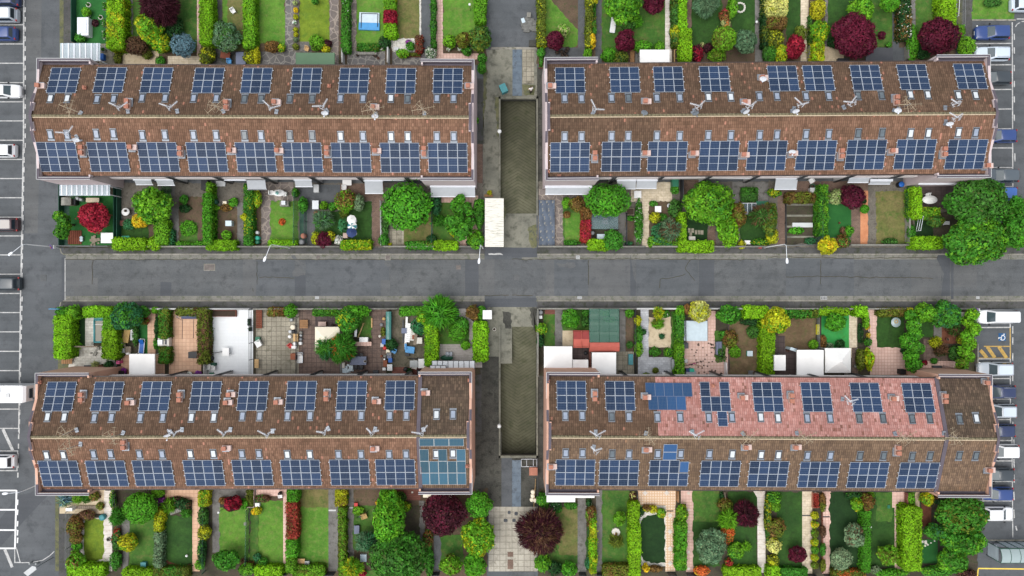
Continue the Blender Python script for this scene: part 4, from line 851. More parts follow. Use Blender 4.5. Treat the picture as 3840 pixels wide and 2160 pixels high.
def canopy(u0, v0, u1, v1, h, mat, label, kind='flat', name='canopy', legs=True, drop=.22):
    x, y, _ = W((u0+u1)/2, (v0+v1)/2, h); k = 1-h/CH; hx, hy = M(u1-u0)*k/2, M(v1-v0)*k/2
    o = thing(name, lab(label), name.replace('_', ' '), (x, y, 0), 0, 'garden canopies and gazebos'); b = MB()
    if kind == 'pyr':
        b.add([(-hx,-hy,h-.25),(hx,-hy,h-.25),(hx,hy,h-.25),(-hx,hy,h-.25),(0,0,h+.65)], [(0,1,4),(1,2,4),(2,3,4),(3,0,4)])
    else:
        nx, ny = 8, 6; vs = [(-hx+2*hx*i/nx, -hy+2*hy*j/ny, h-.18*(math.sin(math.pi*i/nx)*math.sin(math.pi*j/ny))) for j in range(ny+1) for i in range(nx+1)]
        b.add(vs, [(j*(nx+1)+i, j*(nx+1)+i+1, (j+1)*(nx+1)+i+1, (j+1)*(nx+1)+i) for j in range(ny) for i in range(nx)], 0, True)
    zt = h-.25 if kind == 'pyr' else h
    for a, c in (((-hx,-hy),(hx,-hy)),((hx,-hy),(hx,hy)),((hx,hy),(-hx,hy)),((-hx,hy),(-hx,-hy))): b.add([(*a,zt-drop),(*c,zt-drop),(*c,zt),(*a,zt)], [(0,1,2,3)])
    b.build('canopy_cloth' if 'cloth' in mat else 'roof_sheet', mat, o)
    if legs:
        for sx in (-1, 1):
            for sy in (-1, 1): MB().box(sx*(hx-.08)-.035, sy*(hy-.08)-.035, 0, sx*(hx-.08)+.035, sy*(hy-.08)+.035, zt-.03).build('post', 'pale_grey', o)
    return o
def crate(u, v, w, h, z1, mat, label, name='box', lid=None, z0=0.0, rz=0, grp=None):
    o = prop(name, label, None, u, v, z1, rz, grp); k = 1-z1/CH; a, c = M(w)*k/2, M(h)*k/2
    MB().box(-a,-c,z0,a,c,z1-.03).build('body', mat, o); MB().box(-a-.02,-c-.02,z1-.03,a+.02,c+.02,z1).build('lid', lid or mat, o); return o
def slab(u, v, w, h, z, mat, label, name, rz=0, th=.05):
    o = prop(name, label, None, u, v, z, rz); a, c = M(w)/2, M(h)/2; nb = max(2, int(max(a, c)/.12)); b = MB()
    for i in range(nb):
        f0, f1 = -1+2*i/nb, -1+2*(i+.86)/nb
        if a >= c: b.box(a*f0,-c,z-th,a*f1,c,z)
        else: b.box(-a,c*f0,z-th,a,c*f1,z)
    b.build('boards', mat, o)
    q = MB()
    for s in (-.8, 0, .8):
        if a >= c: q.box(-a, s*c-.04, max(0,z-th-.09), a, s*c+.04, z-th)
        else: q.box(s*a-.04, -c, max(0,z-th-.09), s*a+.04, c, z-th)
    q.build('bearers', mat, o); return o
def pot(u, v, r, label, mat='pot_brown', plant=None, h=.4, name='flower_pot', fl=None):
    o = prop(name, label, None, u, v, h, 0, 'pots and tubs'); q = M(r)
    MB().lathe([(q*.72,0),(q,h),(q*1.04,h),(q*.86,h-.04)],0,0,14).build('pot', mat, o)
    if plant:
        L = Leafy(); L.ell(0,0,h+q*.5,q*1.25,q*1.25,q*.9,plant,size=.09,fl=fl); link('plant', L.mesh('plant'), o)
    else: MB().lathe([(q*.84,h-.06),(q*.84,h-.03)],0,0,12).build('soil','soil_pot',o)
    return o
def barrel(u, v, r, label, mat, h=.75, lid=None, name='barrel'):
    o = prop(name, label, None, u, v, h, 0, 'pots and tubs'); q = M(r)
    MB().lathe([(q*.86,0),(q,h*.3),(q,h*.65),(q*.9,h)],0,0,16).build('body', mat, o); MB().lathe([(q*.93,h-.02),(q*.93,h+.03),(q*.4,h+.05),(.02,h+.055)],0,0,16).build('lid', lid or mat, o); return o
def table(u, v, w, h, label, mat, shape='rect', z=.74, rz=0, leg='dark_metal', item=None):
    o = prop('garden_table', label, 'table', u, v, z, rz); a, c = M(w)/2, M(h)/2
    b = MB()
    if shape == 'rect': b.box(-a,-c,z-.04,a,c,z)
    else: b.lathe([(c,z-.04),(c*1.01,z-.02),(c,z)],0,0,24,ex=a/c)
    b.build('top', mat, o)
    for sx in (-1,1):
        for sy in (-1,1): MB().tube((sx*a*.62,sy*c*.62,0),(sx*a*.6,sy*c*.6,z-.04),.03,6).build('leg', leg, o)
    return o
def chair(u, v, label, mat='white_plastic', rz=0, s=1.0, name='garden_chair'):
    o = prop(name, label, 'chair', u, v, .5, rz, 'garden chairs'); w = .25*s
    MB().box(-w,-w,.4,w,w,.45).build('seat', mat, o); b = MB()
    b.box(-w,w-.02,.45,w,w+.05,.9); b.build('backrest', mat, o)
    for sx in (-1,1):
        MB().box(sx*w-.03,-w+.05,.62,sx*w+.03,w,.66).build('armrest', mat, o)
        for sy in (-1,1): MB().tube((sx*w*.9,sy*w*.9,0),(sx*w*.85,sy*w*.85,.4),.025,6).build('leg', mat, o)
    return o
def lounger(u, v, label, mat, frame='white_metal', rz=0, L_=1.9, w=.62):
    o = prop('sun_lounger', label, 'sun lounger', u, v, .35, rz)
    f = MB()
    for s in (-1,1): f.box(s*w/2-.03,-L_/2,.28,s*w/2+.03,L_/2,.34)
    f.box(-w/2,-L_/2-.03,.28,w/2,-L_/2+.03,.34); f.box(-w/2,L_/2-.03,.28,w/2,L_/2+.03,.34); f.build('frame', frame, o)
    MB().box(-w/2+.03,-L_/2+.04,.31,w/2-.03,L_*.16,.345).build('seat', mat, o)
    MB().add([(-w/2+.03,L_*.16,.33),(w/2-.03,L_*.16,.33),(w/2-.03,L_/2-.06,.72),(-w/2+.03,L_/2-.06,.72)],[(0,1,2,3)]).add([(-w/2+.03,L_*.16,.31),(w/2-.03,L_*.16,.31),(w/2-.03,L_/2-.06,.70),(-w/2+.03,L_/2-.06,.70)],[(3,2,1,0)]).build('backrest', mat, o)
    for sx in (-1,1):
        for sy in (-.7,.7): MB().tube((sx*w/2,sy*L_/2,0),(sx*w/2,sy*L_/2,.29),.025,6).build('leg', frame, o)
    return o
def parasol(u, v, r, label, m1, m2=None, h=2.3):
    o = prop('parasol', label, None, u, v, h, 11, 'parasols'); q = M(r)*(1-h/CH); vs = [(0,0,h+.12)]+[(q*math.cos(2*math.pi*i/8),q*math.sin(2*math.pi*i/8),h-.32) for i in range(8)]
    b = MB()
    for i in range(8): b.add([vs[0],vs[1+i],vs[1+(i+1)%8]],[(0,1,2)],(i%2 if m2 else 0)); b.add([(p[0],p[1],p[2]-.015) for p in (vs[0],vs[1+i],vs[1+(i+1)%8])],[(2,1,0)],(i%2 if m2 else 0))
    b.build('canopy',[m1,m2 or m1],o); MB().tube((0,0,0),(0,0,h+.2),.025,6).build('pole','alu',o); MB().lathe([(.28,0),(.26,.1),(.05,.14)],0,0,12).build('base','pale_grey',o); return o
def planter(u, v, w, h, label, mat='stone_grey', fill=None, z=.4, fl=None, c2=None, size=.1):
    o = prop('planter', label, None, u, v, z, 0, 'garden planters'); a, c = M(w)/2, M(h)/2; t = .06
    MB().box(-a,-c,0,a,-c+t,z).box(-a,c-t,0,a,c,z).box(-a,-c+t,0,-a+t,c-t,z).box(a-t,-c+t,0,a,c-t,z).build('frame', mat, o)
    MB().box(-a+t,-c+t,0,a-t,c-t,z-.06).build('soil','soil_pot',o)
    if fill:
        L = Leafy(); L.boxh(max(.15,a-.08), max(.15,c-.08), .3, fill, c2, .4, size, fl=fl); link('plants', L.mesh('plants'), o, (0,0,z-.08))
    return o
def globe_lamp(u, v, label, h=2.0):
    o = prop('globe_lamp', label, 'garden lamp', u, v, h, 0, 'white globe lamps'); MB().tube((0,0,0),(0,0,h-.1),.03,6).build('post','dark_metal',o); MB().ball(0,0,h,.17).build('globe','lamp_glass',o)
def fence(pts, h, label, kind='mesh', name='fence', mat='fence_green'):
    P = [W(u, v) for u, v in zip(pts[::2], pts[1::2])]; x0, y0, _ = P[0]; o = thing(name, lab(label), 'fence' if name == 'fence' else name.replace('_', ' '), (x0, y0, 0)); pl = MB(); n = 0
    for a, c in zip(P, P[1:]):
        d = math.dist(a[:2], c[:2]); k = max(1, round(d/2.4)); dx, dy = (c[0]-a[0])/d, (c[1]-a[1])/d
        for i in range(k+1):
            px_, py_ = a[0]+(c[0]-a[0])*i/k-x0, a[1]+(c[1]-a[1])*i/k-y0
            if i < k or c is P[-1]: MB().box(px_-.035,py_-.035,0,px_+.035,py_+.035,h+.03).build('post', mat, o)
        t = .02 if kind == 'mesh' else (.05 if kind == 'board' else .1); nx, ny = -dy*t, dx*t; q = [(a[0]-x0,a[1]-y0),(c[0]-x0,c[1]-y0)]
        if kind == 'rail':
            for z in (h*.4, h*.7, h): pl.tube((*q[0],z),(*q[1],z),.03,6)
        else:
            pl.prism([(q[0][0]-nx,q[0][1]-ny),(q[1][0]-nx,q[1][1]-ny),(q[1][0]+nx,q[1][1]+ny),(q[0][0]+nx,q[0][1]+ny)], .05 if kind != 'wall' else 0, h-(.03 if kind == 'mesh' else 0))
            pl.tube((*q[0],h),(*q[1],h),.045 if kind != 'wall' else .11,6)
    pl.build({'mesh':'mesh_panel','rail':'rail','board':'board_panel','wall':'wall_face'}[kind], mat, o); return o
def bicycle(u, v, label, mat, rz):
    o = prop('bicycle', label, None, u, v, .4, rz)
    for x in (-.52,.52): MB().ring(x,0,.34,.32,.03,18,6,0,'y').build('wheel','rubber',o)
    MB().path([(-.52,0,.34),(-.1,0,.3),(.38,0,.8),(.52,0,.34)],.022).path([(-.52,0,.34),(-.2,0,.82),(.38,0,.8)],.022).tube((-.2,0,.82),(-.1,0,.3),.022).build('frame',mat,o)
    MB().box(-.34,-.07,.88,-.08,.07,.94).build('saddle','black_plastic',o); MB().tube((.4,-.28,1.0),(.4,.28,1.0),.02).tube((.38,0,.8),(.4,0,1.0),.02).build('handlebar','black_plastic',o)
def stones(u, v, r, label, mat='stone_grey', n=14, s=.16, name='stone_pile'):
    o = prop(name, label, None, u, v); b = MB(); q = M(r)
    for i in range(n):
        a, d = random.uniform(0, 6.28), q*math.sqrt(random.random()); x, y, t = d*math.cos(a), d*math.sin(a), s*random.uniform(.6, 1.5)
        vs = [(x+sx*t*random.uniform(.7,1.2), y+sy*t*random.uniform(.7,1.2), (sz+.8)*t*.6) for sz in (-1,1) for sx,sy in ((-1,-1),(1,-1),(1,1),(-1,1))]; b.add(vs,[(0,3,2,1),(4,5,6,7),(0,1,5,4),(1,2,6,5),(2,3,7,6),(3,0,4,7)])
    b.build('stones', mat, o)
def ringwall(u, v, r, label, mat='stone_white', name='stone_ring', plant=None):
    o = prop(name, label, None, u, v); q = M(r); b = MB(); n = 16
    for i in range(n):
        a = 2*math.pi*i/n; x, y = q*math.cos(a), q*math.sin(a); t = q*.17; b.box(x-t,y-t,0,x+t,y+t,.16+.04*(i%3))
    b.build('stones', mat, o); MB().lathe([(q*.9,0),(q*.9,.05)],0,0,16).build('soil','soil_pot',o)
    if plant: L = Leafy(); L.ell(0,0,.25,q*.6,q*.6,.3,plant,size=.08); link('plant', L.mesh('plant'), o)
def awning(u0, v0, u1, v1, label, zb=2.7, zf=2.25, closed=False, mat='awning_grey'):
    x0, yb, _ = W(u0, v0, zb); x1, yf, _ = W(u1, v1, zf); xm = (x0+x1)/2; o = thing('awning', lab(label), 'awning', (xm, yb, 0), 0, 'grey awnings on the terrace fronts'); hx = abs(x1-x0)/2; d = yf-yb
    s = 1 if d > 0 else -1
    MB().box(-hx-.08,-s*.14,zb,hx+.08,s*.16,zb+.16).build('cassette','white_metal',o)
    if not closed:
        MB().add([(-hx,s*.1,zb+.03),(hx,s*.1,zb+.03),(hx,d,zf),(-hx,d,zf)],[(0,1,2,3) if s > 0 else (3,2,1,0)]).add([(-hx,s*.1,zb),(hx,s*.1,zb),(hx,d,zf-.03),(-hx,d,zf-.03)],[(3,2,1,0) if s > 0 else (0,1,2,3)]).build('fabric',mat,o)
        MB().box(-hx-.03,d-.05,zf-.08,hx+.03,d+.05,zf+.04).build('front_bar','white_metal',o)
        for e in (-.8,.8): MB().path([(e*hx,s*.1,zb-.06),(e*hx*.6,d*.5,(zb+zf)/2-.1),(e*hx,d,zf-.07)],.02).build('arm','white_metal',o)
    return o
def pergola(u0, v0, u1, v1, h, label, nb, glass='glass_clear', cross=None, along='v', lean=0):
    x0, y1, _ = W(u0, v0, h); x1, y0, _ = W(u1, v1, h); cx, cy = (x0+x1)/2, (y0+y1)/2; hx, hy = (x1-x0)/2, (y1-y0)/2
    o = thing('pergola', lab(label), 'pergola', (cx, cy, 0)); 
    MB().box(-hx,-hy,h+.06,hx,hy,h+.08).build('roof_glass', glass, o)
    for i in range(nb): x = -hx+2*hx*(i+.5)/nb; MB().box(x-.08,-hy+.03,h-.02,x+.08,hy-.03,h+.13).build('rafter','white_metal',o)
    for y in ((-hy+.08, hy-.08) if cross is None else cross): MB().box(-hx+.02,y-.05,h-.17,hx-.02,y+.05,h-.03).build('beam','white_metal',o)
    for sx in (-1,1):
        for sy in (-1,1): MB().box(sx*(hx-.15)-.05,sy*(hy-.15)-.05,0,sx*(hx-.15)+.05,sy*(hy-.15)+.05,h-.17).build('post','white_metal',o)
    return o
T(0,0); zone('soil','garden_ground',722,-60,2576,660)
zone('turf_fake','lawn',765,-60,1080,440); zone('slab_grid','patio',1000,440,1160,650); zone('path_concrete','path',1268,-60,1337,395); zone('lawn_mid','lawn',1338,-60,1982,525); zone('sand','patio',1235,515,1600,655); zone('tile_beige_pale','patio',1690,565,2022,655); zone('tile_pink','path',1984,-60,2024,570)
zone('footway','path',2142,-60,2236,655); zone('lawn_dry','lawn',2240,-60,2462,525); zone('lawn_bright','lawn',2240,-60,2285,250); zone('footway','patio',2180,515,2470,655)
fence((766,-40,766,440),1.0,'dark green screen fence along the left footway','board',mat='green_dark')
hedge(1082,-60,1250,500,1.9,'lime','bright lime hedge with a rusty patch, between the first two gardens',c2='gold',amt2=.25)
hedge(2010,-60,2142,450,1.7,'lime','bright lime hedge beside the narrow pink path'); hedge(2452,-60,2565,490,1.7,'lime2','lime hedge right of the worn lawn with the white chair',c2='lime')
tree(1600,40,225,4.6,'plum','dark plum tree cut by the top edge',size=.16,radial=True); tree(1500,262,165,3.6,'lime2','loose yellow green tree below the plum tree',c2='gold',amt2=.4); shrub(1625,440,100,2.2,'lime2','yellow green bush between brown and blue bushes',c2='gold'); tree(1840,462,118,2.6,'blue','round steel blue spruce',lobes=1,size=.12,name='conifer',lump=.22)
shrub(1375,460,118,1.8,'brown','brown red bush at the sandy patio',c2='plum',ry=95); shrub(1740,268,110,1.6,'dark','dark green low bush on the shaded lawn'); shrub(2088,560,85,1.5,'olive','yellow green bush at the end of a lime hedge',c2='gold',ry=95); tree(2272,370,165,3.2,'grey','grey green olive tree above the red table',c2='mid',amt2=.4,size=.14); shrub(2518,575,70,1.5,'olive','gold and green bush beside the blue grey table',c2='gold',amt2=.5,ry=85)
shrub(1480,548,50,.9,'olive','small weedy plant on the sandy patio'); shrub(1612,612,48,.8,'leaf','small leafy plant by the pink flowers',c2='pale'); shrub(870,120,45,1.3,'lime2','small lime bush in the ornament garden'); shrub(805,385,50,1.0,'leaf','green bush behind the white cold frame'); shrub(958,230,35,.5,'plum','small plum plant on the ornament lawn')
shrub(1185,585,40,.9,'olive','olive plants beside a low stone strip',ry=60)
pergola(608,436,1012,615,2.75,'glass pergola with white rafters at the corner of the roof',7)
o = prop('cold_frame','white framed glass box on the ornament lawn',None,828,262,1.0); MB().box(-.72,-1.15,0,.72,1.15,.9).build('body','white_metal',o); MB().box(-.5,-.85,.9,.5,.85,.93).build('lid_glass','glass_white',o)
for i,(u,v) in enumerate(((1052,60),(1048,228),(1048,345),(1036,497))): planter(u,v,40,75 if i!=3 else 40,('pale stone trough %s along the lime hedge' % ('at the top','above the middle','below the middle','nearest the pergola')[i]),'stone_grey','leaf',fl=('white',.1))
for i,(u,v) in enumerate(((898,54),(892,158),(1020,180),(898,300))): ringwall(u,v,20,'small pale stone ring, %s on the ornament lawn' % ('topmost','below the lime bush','nearest the troughs','beside the cold frame')[i],plant='leaf')
crate(1020,568,38,58,.6,'blue','blue covered bundle beside the pergola','bundle')
chair(2345,110,'white folding chair on the worn lawn','white_plastic',30); table(2266,553,95,70,'reddish wooden table under the olive tree','wood_red',rz=-8); chair(2306,618,'bright blue chair under the reddish table','sky_blue',0); crate(2422,588,95,125,.8,'blue_grey','flat blue grey covered table','covered_table')
T(1,0); zone('soil','garden_ground',0,-60,2320,660)
zone('lawn_bright','lawn',5,-60,292,440); zone('crazy_grey','path',295,-60,376,535); zone('gravel_grey','path',376,-60,436,540); zone('lawn_yellow','lawn',440,-60,740,430); zone('crazy_grey','patio',15,520,400,660); zone('path_concrete','patio',440,420,560,530); zone('crazy','path',742,-60,832,660); zone('crazy','path',934,-60,1012,660); zone('lawn_bright','lawn',1014,-60,1292,510); zone('crazy_grey','patio',918,515,1300,660); zone('lawn_dry','lawn',1408,-60,1652,395); zone('gravel_white','gravel_bed',1340,420,1400,400,1600,385,1610,520,1380,525); zone('gravel_white','edging',1645,-60,1662,355,wob=.03); zone('asphalt','path',1664,-60,1758,660); zone('crazy_grey','patio',1372,525,1700,660); zone('tile_pink','path',1812,-60,1882,560); zone('tile_pink','patio',1814,540,2240,600); zone('lawn_bright','lawn',1884,-60,2205,375)
for i,(v,c) in enumerate(((100,'yellow'),(172,'gold'),(300,'gold'),(350,'gold'),(400,'sage'),(468,'olive'))): shrub(400,v,26 if i!=5 else 34,.7,c,'small %s ball bush, %s in row by crazy paving' % ('yellow gold gold gold sage olive'.split()[i],ORD[i]),size=.08)
shrub(392,30,24,.7,'variegated','pale flowering plant at the top of the ball row'); shrub(388,225,22,.6,'white','white flower clump between ball bushes',c2='leaf',amt2=.6)
shrub(165,470,82,1.3,'rust','rust red bush at the foot of the patchy lawn',ry=60,c2='brown'); shrub(255,482,45,1.0,'lime2','yellow green bush right of the rust bush',c2='gold'); shrub(10,560,34,1.3,'gold','golden bush at the left edge of the grey patio',ry=95); shrub(612,430,72,1.5,'lime2','bright green bush left of a dark plum bush',ry=85); shrub(700,490,45,1.0,'gold','golden low bush in front of the green canopy'); shrub(722,438,40,1.0,'plum','small dark plum bush by the crazy path'); shrub(595,8,36,1.2,'leaf','green bush at the top edge of the yellow lawn')
hedge(862,-60,938,520,1.5,'leaf','long climbing hedge with white flowers between crazy paths',c2='mid',fl=('white',.015)); hedge(1292,-60,1402,104,1.5,'lime2','lime block of hedge above the crimson block',c2='gold'); hedge(1290,106,1405,236,1.5,'crimson','crimson block of hedge between two lime blocks',c2='red'); hedge(1288,237,1412,375,1.5,'lime','lime block of hedge below the crimson block'); shrub(1300,425,60,1.0,'dark','dark green bush under the lime hedge block',ry=75)
hedge(1015,440,1240,512,.6,'leaf','low green planting along the foot of the tarp lawn',c2='olive'); hedge(1607,358,1676,520,1.1,'redleaf','rust pink clipped hedge block by the asphalt path',c2='brown',amt2=.5); shrub(1478,538,72,1.2,'lime2','lime bush on the white gravel bed',ry=45,c2='gold'); shrub(1556,465,45,.9,'leaf','green bush on the white gravel bed'); shrub(1535,425,28,.5,'violet','small purple flower clump on white gravel'); hedge(1762,-60,1806,480,1.4,'leaf','narrow climbing hedge between asphalt and pink paths',c2='dark'); shrub(1760,535,58,1.3,'sage','bush with white flowers beside the pink path',fl=('white',.3),ry=65)
hedge(2200,-60,2312,222,1.7,'lime2','clipped green hedge beside the lane'); shrub(1948,420,66,1.6,'lime2','round lime bush right of the pink path'); tree(2085,400,88,2.6,'olive','olive and rust bushy tree beside a larger dark tree',c2='rust',amt2=.35); tree(2258,385,122,3.6,'mid','large olive green tree by the lane',c2='olive',amt2=.4,ry=150); shrub(2118,515,50,1.2,'leaf','green bush under the olive tree'); shrub(2275,590,46,2.2,'leaf','tall green bush at the lane, upper of two'); shrub(2272,690,42,2.2,'leaf','tall green bush at the lane, lower of two',ry=55); shrub(2208,1210,36,1.0,'green','small green plant against the gable by the lane')
canopy(400,530,790,655,2.5,'green_cloth','flat dark green canopy over the patio')
o = prop('tarp','pale cyan and blue tarp spread over a pool frame',None,1138,212,.35,-2); MB().box(-1.28,-.2,0,1.28,1.1,.35).build('pale_sheet','ice',o); MB().box(-1.32,-1.12,0,1.34,-.2,.32).build('blue_sheet','sky_blue',o); MB().path([(-1.0,-.9,.4),(-1.0,.95,.42),(1.1,.95,.42),(1.1,-.7,.4)],.04).build('tube_frame','dark_metal',o)
ringwall(1252,475,30,'round pale stone fountain at the tarp lawn',name='fountain'); pot(1198,556,20,'black pot beside a small brown pot','black_plastic'); pot(1228,582,13,'small brown pot beside a black pot'); pot(1018,552,12,'small dark pot at the left of the planting','black_plastic'); slab(1118,535,190,26,.45,'stone_grey','grey low bench along the green planting','bench'); chair(510,492,'wicker chair at the yellow lawn','wood_pale',-20)
planter(1590,550,130,40,'dark wooden trough below the gravel bed','wood_red','olive'); crate(1410,490,46,32,.3,'pale_grey','pale grey tray on the white gravel','tray'); fence((887,505,887,655),1.1,'pale rendered wall strip between two patios','wall','garden_wall','wall_palegrey'); fence((1340,505,1340,655),1.1,'pale rendered wall strip left of the gravel bed patio','wall','garden_wall','wall_palegrey')
globe_lamp(2150,45,'white globe lamp by the lane hedge'); 
for i,u in enumerate((1940,2050,2150)): pot(u,495,18,'pot of white flowers, %s on the pink patio' % ('left','middle','right')[i],'pot_brown','white',fl=('leaf',.5))
crate(2490,885,62,82,1.0,'teal','teal wheeled rubbish bin with pale band','bin','teal',rz=25)
T(2,0); zone('soil','garden_ground',252,-60,2576,640)
zone('lawn_bright','lawn',330,-60,664,300,664,420,640,470,340,470); zone('asphalt_old','patio',325,480,735,640); zone('asphalt_old','path',664,-60,745,500); zone('asphalt_old','path',838,-60,903,650); zone('lawn_mid','lawn',903,-60,1245,510); zone('lawn_mid','lawn',1240,-60,1540,500); zone('path_white','path',1540,-60,1606,650); zone('brick_path','path',1757,-60,1806,400); zone('lawn_dark','lawn',1806,-60,2110,480); zone('lawn_dark','lawn',2200,-60,2445,330); zone('path_concrete','path',2443,-60,2518,640); zone('brick_path','patio',1700,560,1810,645); zone('path_concrete','patio',1240,500,1290,645)
hedge(255,-60,332,460,1.5,'olive','yellow green hedge along the lane wall',c2='gold',amt2=.35); shrub(295,530,42,1.2,'leaf','small green bush below the lane hedge',ry=50); tree(435,400,112,2.8,'purple','round plum tree above a group of black pots',lobes=5,size=.13,spread=.4); shrub(515,305,62,1.7,'variegated','pale variegated bush behind the plum tree',c2='lime2'); hedge(745,-60,806,480,1.3,'olive','olive hedge between two dark paths',c2='gold',amt2=.4); hedge(808,30,842,335,1.0,'leaf','thin green strip of plants beside the olive hedge',c2='olive'); shrub(830,10,36,1.3,'gold','golden bush at the top of a dark path'); shrub(806,415,38,1.4,'yellow','bright yellow tall bush between two dark paths',ry=80); shrub(762,540,44,1.3,'lime2','green bush below the yellow bush',ry=60)
tree(1130,45,200,4.6,'lime2','large bright green tree cut by the top edge',c2='leaf',size=.2); shrub(1165,235,85,1.8,'mid','dark green bush below the large tree'); shrub(1250,212,58,1.7,'green','bright fern like bush beside the dark bush',radial=True); tree(1132,410,122,3.0,'purple','plum tree right of the white lounger',size=.14,lobes=6); shrub(975,560,80,1.8,'green','round green bush below the lounger lawn'); shrub(1095,590,82,1.6,'mid','dark green bush left of the wooden steps',c2='olive'); shrub(1318,470,95,1.5,'green','green bush behind the white canopy',ry=60); shrub(1484,468,50,1.2,'lime2','small lime bush by the white path'); tree(1425,20,125,3.4,'purple','plum tree at the top edge by the white path',size=.15)
hedge(1606,-60,1676,470,1.3,'mid','dark planting strip beside the white path',c2='olive'); hedge(1676,-60,1757,290,1.7,'lime','narrow bright lime hedge along the brick path'); hedge(1688,290,1806,612,1.8,'lime','lower wider stretch of bright lime hedge'); shrub(1645,322,60,1.5,'gold','golden olive bush against the lime hedge',c2='olive',amt2=.4,ry=75)
shrub(1864,540,56,1.7,'crimson','deep crimson oval bush by the roof edge',ry=95,c2='plum',amt2=.5); shrub(1970,480,48,1.1,'plum','small dark plum bush among pale plants'); shrub(1915,455,26,.7,'variegated','small pale plant on the shaded lawn'); tree(2132,392,122,3.2,'lime2','round clipped olive green tree beside a grey tree',lobes=1,c2='olive',amt2=.4,size=.12,lump=.1); tree(2352,420,142,3.4,'grey','large grey green rounded tree over a patio frame',lobes=6,size=.13,spread=.42); shrub(2060,560,90,1.4,'lime2','low yellow green bush by the roof edge',c2='olive',ry=70); shrub(2145,155,62,1.4,'rust','bush with red tips on the dark lawn',c2='red',amt2=.5); shrub(2152,235,48,1.2,'variegated','pale straw bush below the red tipped bush',c2='orange'); tree(1960,40,130,3.6,'grey','thin grey needle tree at the top edge',radial=True,size=.12); shrub(2215,85,55,1.8,'lime2','tall lime bush by the stone ring',ry=110); hedge(2520,-60,2576,470,1.4,'dark','dark hedge with yellow edge right of the concrete path',c2='olive'); shrub(2560,540,45,1.4,'mid','dark bush at the end of the concrete path',ry=85)
ringwall(2293,80,46,'round pale stone ring bed on the dark lawn'); lounger(1018,252,'white lounger on the dark lawn','white_plastic',rz=-8); globe_lamp(2462,220,'white globe lamp by the concrete path',1.2)
for i,(u,v) in enumerate(((455,525),(500,520),(545,515),(512,552),(550,565),(560,490),(530,535))): pot(u,v,21,'black nursery pot, %s of group under plum tree' % ('leftmost','upper left','centre right','lower left','lowest','topmost','middle')[i],'black_plastic')
canopy(1287,500,1585,645,2.5,'white_cloth','large plain white canopy by the white path'); slab(1210,572,42,140,.3,'wood','stack of wooden steps between bushes','timber_stack'); planter(1655,565,40,140,'wooden raised planter by the white path','wood_pale')
stones(170,260,72,'heap of broken concrete rubble in the lane','rubble',60,.2,'rubble_heap'); crate(205,432,66,56,.5,'concrete_dark','dark crate with two white knobs in the lane','box')
crate(170,148,36,44,.5,'stone_grey','small grey block at the top of the rubble','block'); crate(112,205,30,44,.4,'ice','crumpled pale bag beside the rubble','bag',rz=20)
crate(292,615,18,34,.4,'white_plastic','small white box in the brick planter','box'); planter(292,580,46,200,'low brick planter against the parapet end','brick_red','leaf')
T(3,0); zone('soil','garden_ground',0,-60,1890,625)
zone('lawn_dark','lawn',185,-60,328,440); zone('tile_beige_pale','path',328,-60,406,630); zone('path_concrete','path',572,-60,600,480); zone('lawn_dark','lawn',600,-60,1248,480); zone('lawn_mid','lawn',1040,-60,1248,470); zone('sand','patio',556,470,760,630); zone('asphalt','path',1250,-60,1316,500); zone('asphalt','patio',985,480,1380,618); zone('path_concrete','path',1440,-60,1482,280); zone('lawn_mid','lawn',1484,-60,1720,520); zone('footway','path',1882,-60,1905,300); zone('verge_moss','path',1905,-60,1955,300); zone('footway','path',1955,-60,2052,370); zone('lawn_bright','verge',2050,-60,2482,196); zone('kerbstone','kerb',2050,196,2490,212)
hedge(-20,-60,187,170,2.2,'pale','pale cream green block of hedge above a rust block',c2='gold',amt2=.2); hedge(0,172,182,292,2.0,'rust','rust brown block of hedge below the cream block',c2='olive'); shrub(62,390,90,1.8,'olive','olive rounded bush below the rust hedge',c2='gold',ry=100); shrub(132,540,76,1.6,'gold','yellow green bush left of a crimson tree',c2='lime2',ry=90); shrub(25,545,65,1.6,'leaf','dark leafy bush at the left by the roof',ry=90); shrub(325,335,62,1.6,'olive','oval olive bush beside the beige path',ry=78); tree(282,470,105,2.6,'crimson','crimson tree next to the beige path',ry=130,size=.14,c2='red',amt2=.2)
shrub(500,95,75,1.8,'gold','golden bush in the hedge strip, upper',ry=110); tree(530,320,98,2.4,'lime2','yellow green bushy tree in the hedge strip',c2='gold',ry=130); hedge(442,425,562,620,1.7,'gold','yellow lime block of hedge by the sandy patio',c2='lime'); hedge(412,150,440,480,.8,'mid','thin dark planting beside the beige path',c2='olive')
tree(945,95,135,3.2,'lime2','light green tree above the widest plum tree',c2='leaf',size=.2); tree(870,370,225,4.4,'purple','widest plum tree with star shaped crown',size=.16,lobes=9,spread=.58); tree(1240,15,108,3.0,'green','light green tree at the top edge by the asphalt path',c2='lime2'); shrub(1146,355,40,.6,'purple','small plum plant on the lawn'); shrub(660,430,62,1.0,'dark','dark low bush at the edge of the lawn',ry=55)
hedge(1322,-60,1436,390,1.5,'dark','dark rose hedge with white blooms',c2='rust',fl=('white',.03)); shrub(1450,430,58,1.6,'green','tall bright green bush by the dark rose hedge',ry=180); hedge(1722,-60,1884,275,1.7,'lime','wide lime hedge with a white rail on it'); tree(1722,355,205,4.2,'purple','second widest plum tree beside the parking row',size=.16,lobes=8,c2='plum'); shrub(1922,320,52,1.7,'lime2','lime bush between path and plum tree',ry=70); shrub(1995,470,88,1.8,'lime2','lime bush at the parapet corner',ry=100); shrub(1560,530,70,1.2,'dark','dark bush under the plum tree',ry=75); shrub(2255,25,95,.9,'mid','scrubby patch on the grass verge',ry=45)
